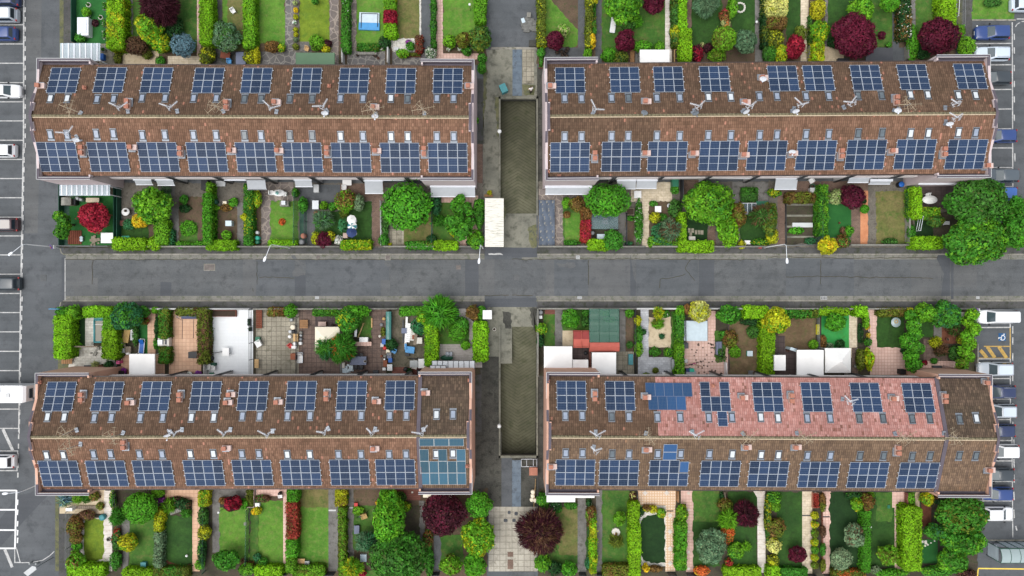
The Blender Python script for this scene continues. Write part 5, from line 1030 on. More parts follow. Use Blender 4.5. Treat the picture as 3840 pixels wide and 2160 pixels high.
fence((1838,-40,1822,215),1.9,'white painted rail on the lime hedge','rail',mat='white_metal'); fence((1930,-40,1930,290),1.1,'thin grey railing beside the footpath','rail',mat='fence_grey'); canopy(985,482,1256,615,2.4,'dark_metal','flat dark grey canopy over a patio'); crate(760,602,110,30,.5,'dark_metal','dark low furniture at the roof edge','bench'); fence((395,482,395,620),.8,'low dark edging wall by the beige path','wall','garden_wall','stone_grey'); pot(1210,452,22,'terracotta pot by the asphalt path','terracotta','leaf'); fence((1375,475,1375,610),.9,'low stone wall between patio and green bush','wall','garden_wall','stone_grey')
T(0,1); zone('gravel_grey','garden_ground',1150,390,2576,1044); zone('soil_dark','garden_ground',598,410,1150,1044)
zone('turf_fake','lawn',700,520,1140,1020); zone('shade_net','patio',605,620,700,1020,wob=0)
zone('gravel_grey','patio',1216,395,1560,720); zone('lawn_dark','lawn',1216,790,1500,1000); zone('path_concrete','path',1700,640,1802,1044); zone('soil','soil_bed',1802,530,2045,985); zone('lawn_mid','lawn',1818,790,1990,985); zone('gravel_grey','patio',2135,400,2455,640); zone('soil','soil_bed',2138,650,2390,1040); zone('path_concrete','path',2390,590,2452,1044); zone('soil','soil_bed',1500,800,1570,1000); zone('path_concrete','patio',1600,395,1760,520)
pergola(602,412,1110,520,2.7,'white slatted pergola over the corner terrace',10)
fence((642,420,642,1020),1.0,'green screened fence facing the parking road','board',mat='green_dark'); fence((1200,440,1200,1000),1.3,'dark green screen fence beside the red maple garden','board',mat='green_dark'); fence((1222,440,1222,1000),1.1,'green wire fence next to the white round table','mesh')
fence((600,1030,1140,1034),1.5,'grey front railing of the red maple garden','rail',mat='fence_grey'); fence((1460,1036,2576,1036),1.0,'long front wall of the left gardens above the road','wall','garden_wall','stone_grey')
tree(932,725,172,3.6,'red','rounded bright red maple',c2='crimson',amt2=.3,size=.15,lobes=8,spread=.48); tree(640,800,90,3.4,'leaf','knotty green bush hanging over the left fence',lob=[(600,728,55),(640,765,62),(655,830,60),(640,885,72),(565,735,35)],c2='lime2'); tree(1540,620,205,4.2,'lime2','big lime tree with rounded tufts',c2='leaf',amt2=.35,size=.2,lump=.3,lobes=9); shrub(1408,775,80,1.5,'yellow','bright yellow bush beside the lime tree',c2='gold',amt2=.2,size=.12); shrub(1298,812,58,1.2,'bluegreen','blue green bush left of the yellow bush'); shrub(1668,465,42,1.0,'grey','grey spiky agave by the awning',radial=True)
hedge(1135,950,1462,1062,1.5,'lime','bright lime front hedge left of a rounded hedge'); hedge(1562,760,1692,1010,1.5,'lime2','broad lime hedge running to the road',c2='lime'); shrub(1562,1002,76,1.6,'lime','rounded lime end of the broad hedge'); hedge(1665,860,1748,1025,.8,'bluegreen','low dark leafy strip beside the broad hedge')
shrub(1848,558,46,.9,'leaf','small green bush in the vegetable soil'); shrub(1862,648,58,.5,'dark','low dark green plant patch in the vegetable soil',ry=45); shrub(1895,850,80,.5,'green','tuft of bright grass in the vegetable garden'); hedge(1778,985,2045,1032,.8,'green','low clipped hedge along the front wall'); hedge(2046,500,2135,1010,1.9,'green','tall climbing hedge between two vegetable plots',c2='lime2'); hedge(2082,395,2134,510,1.7,'lime2','upper narrow end of the climbing hedge by the barbecue'); hedge(2075,968,2378,1066,1.5,'lime','lime front hedge right of the climbing hedge')
shrub(2350,585,48,.8,'green','small round green bush by the grey patio'); shrub(2275,640,65,.7,'rust','rust and yellow low bush in soil',c2='gold',ry=36); shrub(2278,922,52,1.1,'lime2','yellow green ball behind the front hedge'); shrub(2110,900,55,.9,'dark','dark leafy bush beside the climbing hedge',ry=80); shrub(2172,645,45,.6,'lime2','low lime plants below the dark barrel',ry=22); hedge(2458,400,2545,1020,1.5,'leaf','mixed hedge between patio path and crazy paving',c2='gold',amt2=.25); shrub(2475,738,48,1.7,'gold','gold bush bulging from the mixed hedge')
o = prop('garden_shed','small grey wooden shed in the corner garden',None,648,575,1.6,0); MB().box(-.55,-.42,0,.55,.42,1.3).build('wall','wood_grey',o); MB().add([(-.62,-.5,1.28),(0,-.5,1.6),(.62,-.5,1.28),(-.62,.5,1.28),(0,.5,1.6),(.62,.5,1.28)],[(0,1,4,3),(1,2,5,4),(0,2,1),(3,4,5)]).build('roof','stone_grey',o)
crate(725,580,60,56,.9,'black_plastic','black covered barbecue beside the shed','barbecue'); table(930,564,130,44,'long beige table behind the red maple','tile_beige_pale'); slab(752,940,140,140,.12,'wood_red','stacked red brown boards in the maple garden','board_stack'); crate(1080,945,128,100,.75,'white_plastic','white storage box with split lid','storage_box'); barrel(818,942,18,'pale green cushion stool, upper of two','green_cloth',.35,'ice','stool'); barrel(818,966,18,'pale green cushion stool, lower of two','green_cloth',.35,'ice','stool'); stones(958,978,48,'pile of brown split logs by the white box','wood_grey',16,.14,'log_pile'); barrel(775,545,20,'silver kettle grill, left of two','silver_can',.8,name='grill'); barrel(810,558,18,'silver kettle grill, right of two','silver_can',.8,name='grill')
table(1262,682,80,76,'round white table by the green fence','white_plastic','round'); pot(1258,672,12,'dark pot on the round white table','black_plastic',None,.95); o = prop('ladder','grey ladder lying by the round white table',None,1195,722,.1,90); MB().tube((-.28,-.5,.08),(-.28,.5,.08),.03).tube((.28,-.5,.08),(.28,.5,.08),.03).tube((-.28,-.35,.08),(.28,-.35,.08),.02).tube((-.28,-.1,.08),(.28,-.1,.08),.02).tube((-.28,.15,.08),(.28,.15,.08),.02).tube((-.28,.4,.08),(.28,.4,.08),.02).build('rails','zinc',o)
crate(1216,796,72,48,.4,'brick_red','low red brick block by the fence','block'); crate(1262,940,72,28,.5,'teal_bright','teal plastic seat behind the front hedge','seat'); crate(2055,412,62,98,1.0,'black_plastic','black covered barbecue by the tall hedge','barbecue'); barrel(2155,578,26,'dark green water barrel','green_dark',.9); crate(2260,592,36,30,.45,'cream_cloth','cream stool beside the dark barrel','stool'); crate(2298,798,58,50,.9,'ice','pale green beehive box on the soil','box','ice'); crate(2180,612,24,20,.2,'concrete','grey paving block, left of two in the soil','block'); crate(2208,608,22,20,.2,'concrete','grey paving block, right of two in the soil','block')
crate(2218,398,92,50,.3,'pale_grey','white slatted drying rack by the facade','drying_rack'); slab(2118,855,100,20,.1,'wood_pale','pale boards leaning by the hedge','board_stack',rz=-8)
for q in ((1350,355,1538,410,'pale awning with crumpled cloth, third garden from left'),(1570,355,1758,417,'grey open awning above the big lime tree'),(2480,350,2680,457,'grey open awning above the mixed hedge')): awning(*q)
awning(2265,358,2490,380,'white closed awning beside the mixed hedge awning',closed=True)
T(1,1); zone('gravel_grey','garden_ground',0,390,2290,1044)
zone('soil','soil_bed',-20,600,54,1030); zone('crazy','path',54,380,146,1030); zone('crazy','patio',100,385,375,575); zone('lawn_bright','lawn',146,570,428,990); zone('shade_net','soil_bed',440,560,512,1000,wob=0); zone('asphalt','patio',440,410,850,600); zone('asphalt_old','path',514,590,596,1035); zone('brick_path','patio',850,400,1290,570); zone('lawn_dark','lawn',598,680,870,1000); zone('lawn_dark','lawn',860,580,1166,1000); zone('brick_path','path',1168,565,1262,1030); zone('lawn_dry','lawn',1480,640,1775,1010); zone('slab_grid','patio',1330,855,1488,1025); zone('lawn_mid','lawn',1780,560,2175,985); zone('tile_pink','patio',1760,520,2235,590); zone('tile_pink','path',2172,560,2232,1020); zone('tile_pink','path',2020,920,2120,1030)
fence((426,500,420,1005),1.9,'tall fence with green netting beside the bright lawn','mesh',mat='net_side'); fence((512,560,512,1010),1.2,'low dark fence beside the asphalt path','rail',mat='dark_metal'); fence((1300,1036,2290,1036),1.0,'front wall below the big round tree','wall','garden_wall','stone_grey'); fence((0,1036,860,1036),1.0,'front wall below the parasols','wall','garden_wall','stone_grey'); fence((1262,580,1268,1020),.9,'thin white edging beside the brick path','rail',mat='pale_grey'); fence((1776,560,1776,1000),1.2,'wire fence beside the dry lawn','rail')
hedge(122,968,412,1032,1.1,'lime','low lime hedge at the foot of the bright lawn'); shrub(398,490,36,1.2,'leaf','dark green bush by the oval table',ry=50); shrub(475,612,46,1.6,'leaf','green climber behind the tall fence',ry=85); shrub(12,550,46,1.5,'lime2','yellow green bush at the left edge',c2='gold',ry=90); shrub(905,575,112,2.4,'lime2','rust and green tree like bush',c2='rust',amt2=.5,ry=115); shrub(1037,592,58,1.9,'sage','pale grey green bush beside the rust bush',ry=85); shrub(682,620,42,1.0,'lime2','small lime bush, left of two by the planting'); shrub(772,628,48,1.0,'leaf','small green bush, right of two by the planting',c2='lime2'); tree(680,760,92,2.4,'grey','grey green willow over the lawn',radial=True,c2='leaf'); tree(876,822,46,2.6,'bluegreen','dark narrow conifer left of the parasols',lobes=1,name='conifer',ry=70); shrub(604,950,48,1.2,'gold','yellow bush left of the plum bush at the road',ry=65); shrub(682,962,82,1.6,'purple','plum bush at the road between yellow bushes',ry=80); shrub(750,930,48,1.2,'gold','yellow bush right of the plum bush at the road',c2='olive',ry=50); shrub(832,965,46,.9,'white','white flowering bush at the road',c2='sage',amt2=.4,ry=48); hedge(858,970,1162,1060,1.5,'lime','sharply clipped golden lime box hedge by the parasols',c2='gold',amt2=.3); shrub(262,785,34,.35,'orange','small orange patch of plants on the bright lawn'); shrub(885,700,48,.9,'olive','olive plants below the rust bush',ry=40)
tree(1515,632,250,5.0,'green','very large round bright green tree',c2='leaf',amt2=.35,size=.2,lobes=1,lump=.12,ry=240); shrub(1285,960,58,1.2,'leaf','dark green bush by the brick path',ry=62); shrub(1300,790,38,.9,'mid','ivy strip along the brick path',ry=150); hedge(1505,985,1785,1055,1.1,'leaf','dark green front hedge below the dry lawn',c2='olive'); shrub(1770,960,52,1.2,'dark','dark bush at the corner of the dry lawn'); hedge(1787,975,2032,1066,1.4,'lime','lime front hedge below the leafy trees'); shrub(1344,1020,26,.5,'gold','small golden plant at the front wall')
tree(2060,640,110,3.6,'leaf','leafy tree with loose branches near the striped carport awning',lob=[(2010,590,50),(2060,560,50),(2040,650,62),(2110,640,58),(2150,690,36),(1990,640,35)],size=.2,c2='green'); tree(2040,830,150,3.6,'leaf','wide leafy tree in the lower garden by the lane',lob=[(1960,780,60),(2040,770,62),(2110,850,75),(1990,850,62),(2060,920,62),(2150,790,55),(1930,820,40)],size=.2,c2='green'); shrub(1995,892,46,2.2,'gold','golden plant under the wide leafy tree'); shrub(2245,700,66,2.4,'leaf','tall leafy bush along the white carport',ry=160,c2='green'); shrub(2215,960,85,2.0,'lime2','lime bush at the road corner of the lane',ry=95,c2='leaf'); shrub(1812,600,52,1.4,'bluegreen','dark blue green bush right of the big round tree',ry=130); shrub(1845,770,60,1.2,'leaf','ferny bush below the blue green bush',radial=True); shrub(2160,990,45,1.0,'dark','dark bush beside the pink path')
table(230,492,120,66,'oval white garden table on crazy paving','white_plastic','round'); parasol(203,488,20,'tiny folded green parasol through the oval table','teal_bright','ice',1.6); chair(158,492,'white chair left of the oval table','white_plastic',90); chair(290,505,'white chair right of the oval table','white_plastic',-90); o = prop('barbecue','grey brick barbecue at the top of the bright lawn',None,278,598,1.0); MB().box(-.55,-.33,0,.55,.33,.8).build('body','stone_grey',o); MB().box(-.2,-.2,.8,.3,.3,1.3).build('hood','alu',o)
barrel(475,925,28,'stack of terracotta pots behind the front wall','terracotta',.6,'terracotta','pot_stack'); barrel(455,985,28,'grey water barrel behind the front wall','grey_paint',.8); barrel(10,945,22,'green plastic barrel at the left edge, upper of two','teal_bright',.8); barrel(10,985,22,'green plastic barrel at the left edge, lower of two','green_plastic',.8); barrel(6,890,18,'white tub above the green barrels','white_plastic',.6)
crate(605,447,48,76,.7,'pale_grey','white outdoor air unit on dark asphalt','air_unit'); table(915,385,90,60,'white table with crumpled cloth under the eaves','white_cloth'); chair(888,440,'white stacked chair below the cloth table','white_plastic',0,1.1); crate(597,612,60,84,.8,'alu','silver garden cabinet by the asphalt path','cabinet'); crate(604,715,44,70,.6,'wood_red','brown wooden crate stack by the lawn','crate_stack'); ringwall(742,762,34,'white stone ring under the willow',plant='sage'); crate(897,920,40,48,1.2,'chimney_render','pale pink little garden house','playhouse'); 
parasol(955,757,48,'plain white parasol, uppermost of three','white_cloth'); parasol(960,822,50,'white and teal parasol between two others','white_cloth','teal',2.2); parasol(955,887,54,'navy blue parasol, lowest of three','navy')
o = prop('carport','white corrugated carport roof beside the lane',None,2398,790,2.3); k = 1-2.3/CH; hx, hy = M(189)*k/2, M(490)*k/2; b = MB(); n = 48; vs = []
for i in range(n+1):
    y = -hy+2*hy*i/n; z = 2.3+.03*(i % 2); vs += [(-hx,y,z),(hx,y,z-.04)]
b.add(vs, [(2*i,2*i+1,2*i+3,2*i+2) for i in range(n)])
t = NT('corrugated_white'); mp = t.n('ShaderNodeMapping'); mp.inputs['Scale'].default_value = (.7, 5, 1); t.l(t.co, mp.inputs[0]); f = t.ramp(t.noise(1.4, 5, .7, mp.outputs[0]), (.52, white(0)), (.64, white(.7)))
MATS['corrugated_white'] = t.done(t.mix(f, rgba((226,223,212)), rgba((150,148,128))), .6)
b.build('roof_sheet','corrugated_white',o)
for sx in (-1,1):
    for sy in (-1,0,1): MB().box(sx*(hx-.1)-.05,sy*(hy-.1)-.05,0,sx*(hx-.1)+.05,sy*(hy-.1)+.05,2.26).build('post','wood_grey',o)
crate(2340,518,80,20,.4,'wood','wooden pallet end beside the carport','pallet'); pot(2350,492,20,'golden brown pot above the carport','pot_brown','gold')
for q in ((-92,350,102,455,'grey open awning at the left end'),(388,355,568,430,'grey open awning above the green netting'),(1092,365,1280,498,'long grey open awning left of the big round tree'),(1757,425,2205,530,'widest grey awning on the end house by the lane')): awning(*q)
awning(1283,358,1488,384,'white closed awning behind the big round tree',closed=True)
T(2,1); zone('gravel_grey','garden_ground',262,380,2576,1044)
zone('crazy','patio',268,455,760,565); zone('crazy','path',430,545,514,1030); zone('lawn_mid','lawn',512,640,700,1000); zone('lawn_bright','lawn',530,690,690,990); zone('path_concrete','path',1066,690,1145,1030); zone('soil_dark','soil_bed',800,850,1070,1000); zone('soil','soil_bed',1145,740,1232,1030); zone('tile_beige_pale','patio',1195,385,1610,580); zone('tile_beige_pale','path',1308,440,1382,1035); zone('soil','soil_bed',1382,580,1690,1030); zone('brick_path','patio',1700,360,1900,560); zone('lawn_deep','lawn',1745,690,1970,975); zone('brick_path','path',1965,900,1985,830,2040,815,2052,1020,1965,1020); zone('lawn_dark','lawn',2290,690,2560,975); zone('path_concrete','patio',2215,380,2576,600); zone('shade_net','soil_bed',800,690,1066,860,wob=0)
fence((1694,340,1694,605),1.6,'dark grey boundary wall beside the beige patio','board',mat='dark_metal'); fence((262,1036,1330,1036),1.0,'front wall from the lane to the beige path','wall','garden_wall','stone_grey'); fence((1395,1036,2576,1036),1.0,'front wall right of the beige path','wall','garden_wall','stone_grey'); fence((1142,700,1142,1020),1.2,'dark wire fence along the grey path','rail',mat='dark_metal')
o = prop('pool_cover','dark blue grey tarp stretched over long pool by lane',None,350,795,.5); MB().box(-.98,-2.9,0,.98,2.9,.42).build('pool_wall','stone_grey',o); b = MB(); nx, ny = 8, 22; vs = [(-1.02+2.04*i/nx, -2.94+5.88*j/ny, .44+.05*math.sin(i*2.1+j*1.3)*math.cos(j*.9)) for j in range(ny+1) for i in range(nx+1)]; b.add(vs,[(j*(nx+1)+i,j*(nx+1)+i+1,(j+1)*(nx+1)+i+1,(j+1)*(nx+1)+i) for j in range(ny) for i in range(nx)],0,True); b.build('cover_sheet','tarp_black',o)
shrub(542,592,46,1.1,'lime2','small lime bush beside a rust bush',ry=55); shrub(652,602,78,1.6,'rust','brown rust bush at the patio',c2='olive'); hedge(698,640,796,765,1.3,'rust','rust coloured block of the hedge above the red block',c2='redleaf'); hedge(694,766,793,985,1.3,'redleaf','bright red block of hedge beside the narrow lawn',c2='red',amt2=.4); shrub(600,995,85,.7,'leaf','low dark plants at the foot of the narrow lawn',ry=30)
tree(965,565,228,4.4,'green','large round green tree over a glass frame',c2='leaf',amt2=.35,lobes=1,size=.17,lump=.13,ry=165); tree(1020,970,98,2.6,'leaf','round dark green tree by the road',lobes=1,size=.14,lump=.12,ry=108); hedge(763,962,975,1066,1.5,'lime','lime front hedge left of the round dark tree'); shrub(1275,780,44,1.3,'leaf','climbing rose strip with white blooms beside the beige path',ry=230,fl=('white',.05)); shrub(1185,745,40,.7,'leaf','small leafy bush by the wooden planter',ry=30); shrub(1178,1000,40,.7,'bluegreen','low blue green plants at the front wall',ry=22); shrub(1640,460,45,1.2,'leaf','green climber below the dark green umbrella',ry=45)
shrub(1436,745,58,1.2,'gold','golden olive bush in the busy bed',c2='olive'); shrub(1425,600,45,.8,'leaf','leafy plants at the patio edge',ry=28); shrub(1640,650,70,1.6,'mid','dark bush by the white round table',ry=90); tree(1600,870,110,2.6,'grey','thin bush with bare brown branches',c2='brown',amt2=.3,radial=True,lobes=4); shrub(1480,880,80,1.2,'bluegreen','blue green low bush left of the bare bush'); hedge(1382,935,1660,1030,1.0,'lime2','soft lime hedge at the front of the busy bed',c2='bluegreen',amt2=.35); shrub(1520,740,40,.6,'leaf','small leafy plant in the middle bed'); hedge(1678,690,1748,1000,1.6,'lime','upright arm of the lime L shaped hedge'); hedge(1672,975,2030,1086,1.6,'lime','road arm of the lime L shaped hedge')
tree(1985,590,262,5.0,'lime2','largest bright green spreading tree above the dark lawn',c2='leaf',amt2=.35,size=.2,lobes=10,ry=215,spread=.58); tree(2180,860,120,3.6,'lime2','tall lime tree by the brick path',ry=190,c2='lime'); tree(2262,720,100,3.4,'olive','rust tinged bushy tree right of the largest tree',c2='rust',amt2=.5,ry=160); shrub(2310,1015,45,.9,'gold','golden lime bush at the front wall'); tree(2510,720,120,3.0,'brown','dark brown twiggy bush tree',c2='mid',amt2=.5,radial=True,lobes=6); shrub(2500,990,95,.8,'leaf','flowery low plants at the front wall',ry=40,c2='gold'); shrub(2345,475,42,.6,'leaf','leafy vegetables in the raised bed',ry=45); shrub(2420,520,50,.5,'mid','darker vegetables in the raised bed',ry=50)
crate(895,933,75,50,.5,'sky_blue','pale blue water tub behind the front hedge','tub','ice'); planter(1190,680,78,70,'square weathered wooden planter','wood_grey'); table(1265,508,72,74,'small white table by the beige path','white_plastic'); table(1470,655,62,60,'white square table in the busy bed','white_plastic'); table(1583,620,44,44,'round pale table under the dark bush','pale_grey','round'); crate(1645,388,60,78,1.2,'green_plastic','green covered swing on the beige patio','covered_swing'); table(1812,948,66,36,'pale bench table on the dark lawn','stone_white',z=.45); pot(548,715,30,'potted rust bush on the narrow lawn','wood','rust'); barrel(810,895,22,'grey barrel left of the water tub','grey_paint',.8)
for i,(u,v) in enumerate(((1783,870),(1816,872),(1850,888),(1882,888),(1912,890),(1797,910))): zone('slab_grid','stepping_stone',u-13,v-22,u+13,v+22,z=.075)
o = prop('cold_frame','white framed cold frame with four panes',None,2372,650,.6); MB().box(-1.1,-.66,0,1.1,.66,.5).build('body','dark_metal',o); b = MB()
for i in range(5): b.box(-1.12+.55*i-.03,-.7,.5,-1.12+.55*i+.05,.7,.58)
b.box(-1.12,-.72,.5,1.12,-.66,.59); b.box(-1.12,.66,.5,1.12,.72,.59); b.build('frame','white_metal',o); MB().box(-1.1,-.68,.505,1.1,.68,.53).build('pane','glass_cold',o)
crate(2520,637,118,120,.5,'green_plastic','flat green mesh cover beside the cold frame','mesh_cover'); crate(2370,990,58,36,.4,'white_plastic','white trough at the front wall','trough'); crate(2500,1036,26,26,.5,'red','small red box on the front wall','box'); planter(2385,510,190,160,'large raised vegetable bed with grey edge','stone_grey','mid',z=.3,c2='leaf')
o = prop('glass_cover','glass cold cover with a grey chair beneath',None,935,780,.8); MB().box(-1.7,-.95,.78,1.7,.95,.8).build('pane','glass_cold',o)
for sx in (-1,1):
    for sy in (-1,1): MB().tube((sx*1.66,sy*.9,0),(sx*1.66,sy*.9,.78),.03).build('post','zinc',o)
chair(938,780,'grey chair under the glass cover','grey_paint',0,1.3)
for q in ((338,430,794,507,'widest grey awning on the end house'),(1060,362,1242,452,'grey open awning, left of a pair over the beige patio'),(1256,362,1452,448,'grey open awning, right of a pair over the beige patio')): awning(*q)
awning(1985,340,2385,372,'white closed awning above the largest tree',closed=True)
T(3,1); zone('gravel_grey','garden_ground',0,375,1990,1044)
zone('brick_path','path',96,400,170,1020); zone('brick_path','patio',80,375,520,500); zone('soil_dark','soil_bed',172,585,480,1010); zone('turf_fake','lawn',578,600,836,940); zone('brick_path','path',836,600,930,1015); zone('mulch','soil_bed',928,470,1006,1015,wob=0); zone('gravel_grey','path',1004,400,1086,1018); zone('lawn_dry','lawn',1084,470,1378,1012); zone('brick_path','patio',530,375,1100,470); zone('gravel_grey','patio',1000,395,1385,475); zone('soil_dark','soil_bed',1390,440,1460,1010); zone('slab_brown_dark','patio',1525,425,1930,660); zone('lawn_deep','lawn',1470,755,1745,965); zone('soil_dark','soil_bed',1660,690,1960,965); zone('lawn_mid','verge',1750,960,2576,1044,z=.0125)
for v in (600,712,822,925): zone('concrete','bed_board',176,v,462,v+20,z=.09,wob=0)
fence((485,590,485,1005),1.9,'green netted fence beside the vegetable bed','mesh',mat='net_side'); fence((1387,440,1387,1012),.9,'narrow concrete wall beside the dry lawn','wall','garden_wall','stone_grey'); fence((0,1030,500,1015),1.0,'front fence below the vegetable bed','rail',mat='fence_grey'); fence((800,1020,1400,1020),1.0,'front wall below the dry lawn','wall','garden_wall','stone_grey'); fence((1488,740,1462,880),1.6,'white pole rail leaning by the dark lawn','rail',mat='white_metal'); fence((168,600,172,1005),.5,'dark edging beside the vegetable bed','rail',mat='dark_metal')
hedge(172,490,505,590,1.0,'rust','brown rust low hedge above the vegetable bed',c2='olive',amt2=.5); hedge(505,412,597,920,1.9,'leaf','tall green hedge right of the vegetable bed',c2='lime2'); shrub(290,872,85,.5,'green','bright green vegetables in the bed',ry=36); shrub(430,975,62,.6,'bluegreen','blue green plants at the foot of the bed',ry=36); shrub(60,490,70,1.6,'leaf','yellow tipped bush beside the brick path',c2='gold',ry=45); tree(15,760,92,3.0,'olive','dark olive rounded tree left of the brick path',ry=190,c2='mid'); shrub(42,930,62,1.3,'gold','golden bush by the brick path at the front',ry=85); shrub(685,535,80,1.6,'variegated','pale round variegated bush',c2='lime2',ry=80); tree(862,525,132,2.8,'purple','plum tree above the bright turf',size=.14,lobes=8,c2='plum'); tree(972,655,44,1.2,'green','small clipped green ball on orange bark',lobes=1,lump=.05,size=.08); shrub(815,872,46,1.0,'green','green rounded bush on the turf edge',ry=52); tree(602,1018,108,2.6,'gold','golden yellow tree by the road',c2='yellow',amt2=.3,size=.15,lump=.26); shrub(752,975,72,1.3,'rust','rust and green bush right of the golden tree',c2='leaf',ry=70); shrub(765,880,42,.7,'brown','brown bush on the turf corner'); shrub(968,575,24,.4,'dark','small dark tuft on orange bark')
hedge(1438,440,1535,750,1.7,'lime','bright lime hedge left of the dark patio'); hedge(1500,640,1732,752,1.5,'lime2','lime and gold hedge below the dark patio',c2='gold',amt2=.35); hedge(1440,935,1756,1056,1.6,'lime','bright lime front hedge below the dark lawn'); shrub(1420,600,36,1.2,'mid','dark strip of bushes along the concrete wall',ry=200); shrub(1440,900,38,1.3,'leaf','green bush by the white pole',ry=90); tree(1690,775,98,2.4,'mid','dark bush over the dark lawn',c2='olive',ry=70); shrub(1230,985,85,.7,'mid','dark low plants at the foot of the dry lawn',ry=38)
tree(2130,570,290,6.5,'leaf','broad dark green tree beside the parking row',c2='mid',amt2=.5,size=.2,lobes=10,ry=260,spread=.6); tree(2080,970,310,6.0,'leaf','broad bright green tree over the road',c2='lime2',amt2=.4,size=.22,lobes=10,ry=240,spread=.6); tree(2510,790,150,5.5,'leaf','tree cut by the right edge',c2='green',ry=290,lobes=8,size=.2)
table(1630,560,150,84,'oval white garden table on dark paving','white_plastic','round'); chair(1852,543,'white chair right of the oval table','white_plastic',-90,1.3); chair(1608,520,'white chair pushed under the oval table','white_plastic',0); chair(440,370,'white tilted chair near the facade','white_plastic',30,1.2); pot(450,424,24,'bright green tub','green_plastic',None,.5); crate(467,470,80,56,.7,'pale_grey','pale grey storage box','storage_box'); barrel(1345,405,30,'black barrel with blue bag on top','black_plastic',.8,'blue'); crate(348,815,200,42,.25,'fleece','white fleece sheet crumpled on the vegetable bed','fleece_sheet'); table(1795,795,66,36,'pale small table in the shaded garden','pale_grey',z=.5); pot(718,794,9,'orange ball on the turf','red',None,.2,'ball')
for q in ((80,340,285,457,'grey open awning near the white tilted chair'),(820,332,1008,388,'pale awning, left of a pair over the plum tree'),(1033,365,1225,404,'pale awning, right of a pair over the dry lawn')): awning(*q)
awning(1515,398,1985,415,'white closed awning on the end house',closed=True)
T(0,2); zone('soil_dark','garden_ground',600,206,2576,880)
zone('lawn_deep','lawn',712,280,862,585); zone('paver_pale','path',858,296,945,590); zone('paver_pale','patio',780,585,1110,590,1180,800,680,812,735,640); zone('verge_moss','verge',585,600,690,830); zone('turf_fake','lawn',1395,350,1487,665); zone('tile_beige','path',1487,210,1566,670); zone('tile_beige','patio',1220,668,1660,880); zone('tile_beige','patio',1702,210,2026,885); zone('tile_white','patio',2098,214,2548,880); zone('soil_dark','soil_bed',1150,300,1400,660)  # hedge shade on the first lawn is put into its deep green
hedge(553,270,724,712,1.9,'lime','tallest bright lime hedge along the parking road'); shrub(742,250,78,1.8,'lime2','round lime ball at the road corner',c2='lime'); shrub(640,240,74,1.7,'green','green end of the corner hedge',ry=60); hedge(840,193,1128,298,1.6,'lime','road side bar of the lime hedge round the pool'); hedge(1040,285,1150,440,1.7,'lime2','upper part of the lime hedge right of the pool'); hedge(1035,420,1178,715,1.9,'lime','lower wider part of the lime hedge right of the pool'); hedge(1602,210,1700,505,1.4,'olive','upper olive hedge between beige gardens',c2='leaf',amt2=.5); hedge(1602,592,1700,762,1.4,'olive','lower olive hedge between beige gardens',c2='leaf',amt2=.5); hedge(1990,208,2100,762,1.6,'olive','tall dark olive hedge beside the white deck',c2='brown'); hedge(1772,206,1992,274,1.3,'olive','short olive hedge above the garden swing',c2='brown')
tree(1270,285,175,4.0,'bluegreen','blue green spreading tree above a tan tarp',c2='leaf',size=.17,lobes=9,ry=155); tree(1440,245,70,2.2,'leaf','dark green bush tree by the beige path',c2='dark'); shrub(1440,330,62,.9,'olive','weedy plants above the turf strip',c2='redleaf',ry=40); shrub(1365,480,30,.8,'mid','narrow weedy strip along the turf',ry=110); shrub(1565,222,36,1.3,'lime2','green ball at the road end of the beige path'); shrub(1580,400,26,.9,'dark','row of dark potted bushes by the beige path',ry=110); shrub(1570,560,26,.9,'leaf','small dark potted bush by the white oven',ry=60); shrub(955,780,36,.7,'variegated','pale spiky plant at the salmon wall',radial=True); shrub(1095,775,46,1.1,'dark','dark bush at the salmon wall'); shrub(1025,790,40,.7,'brown','brown low plant between two wall plants',ry=25); shrub(800,570,28,.4,'green','small bright plant at the lawn corner',ry=18)
o = prop('pool','small pool with teal padded rim and grey cover',None,995,425,.7); MB().box(-.72,-1.62,0,.72,1.62,.6).build('pool_wall','teal',o); MB().box(-.5,-1.45,.6,.72,1.2,.63).build('cover','cover_grey',o); b = MB(); b.tube((-.62,-1.5,.62),(-.62,1.3,.62),.13,8); b.tube((-.62,-1.52,.62),(.72,-1.52,.62),.11,8); b.tube((-.62,1.3,.62),(.72,1.3,.62),.09,8); b.build('rim','teal',o); MB().box(-.75,.72,.66,.5,.76,.7).build('strap','white_plastic',o)
slab(733,625,76,60,.5,'wood','brown slatted pallet at the end of the lime hedge','pallet'); slab(672,735,108,56,.4,'wood','brown slatted gate lying by the footway','pallet'); slab(795,590,370,8,1.2,'wood_grey','long grey pole laid over the hedge','pole'); crate(884,792,78,26,.3,'dark_metal','dark door mat box at the salmon wall','box'); stones(955,610,60,'clutter of pots by the pool steps','stone_grey',9,.12,'pot_clutter')
slab(1192,450,20,235,.5,'white_plastic','white plank leaning by the blue green tree','plank',rz=15); slab(1225,500,34,180,.4,'wood_grey','bundle of grey planks under the tree','plank_bundle',rz=14); crate(1272,470,58,160,.5,'tan_cloth','tan tarp over stacked materials','tarp',rz=-12); barrel(1326,428,13,'white lamp bowl among black parts','white_plastic',.6); crate(1328,480,30,90,.6,'black_plastic','black motor scooter parts beside the tan tarp','machine_parts',lid='silver_can'); crate(1210,630,80,44,.7,'silver_can','grey garden machine by the hedge','garden_machine'); crate(1285,620,56,60,.5,'wood_grey','grey cluttered trolley','trolley'); barrel(1283,655,22,'white roll beside the trolley','white_plastic',.4,name='cable_roll')
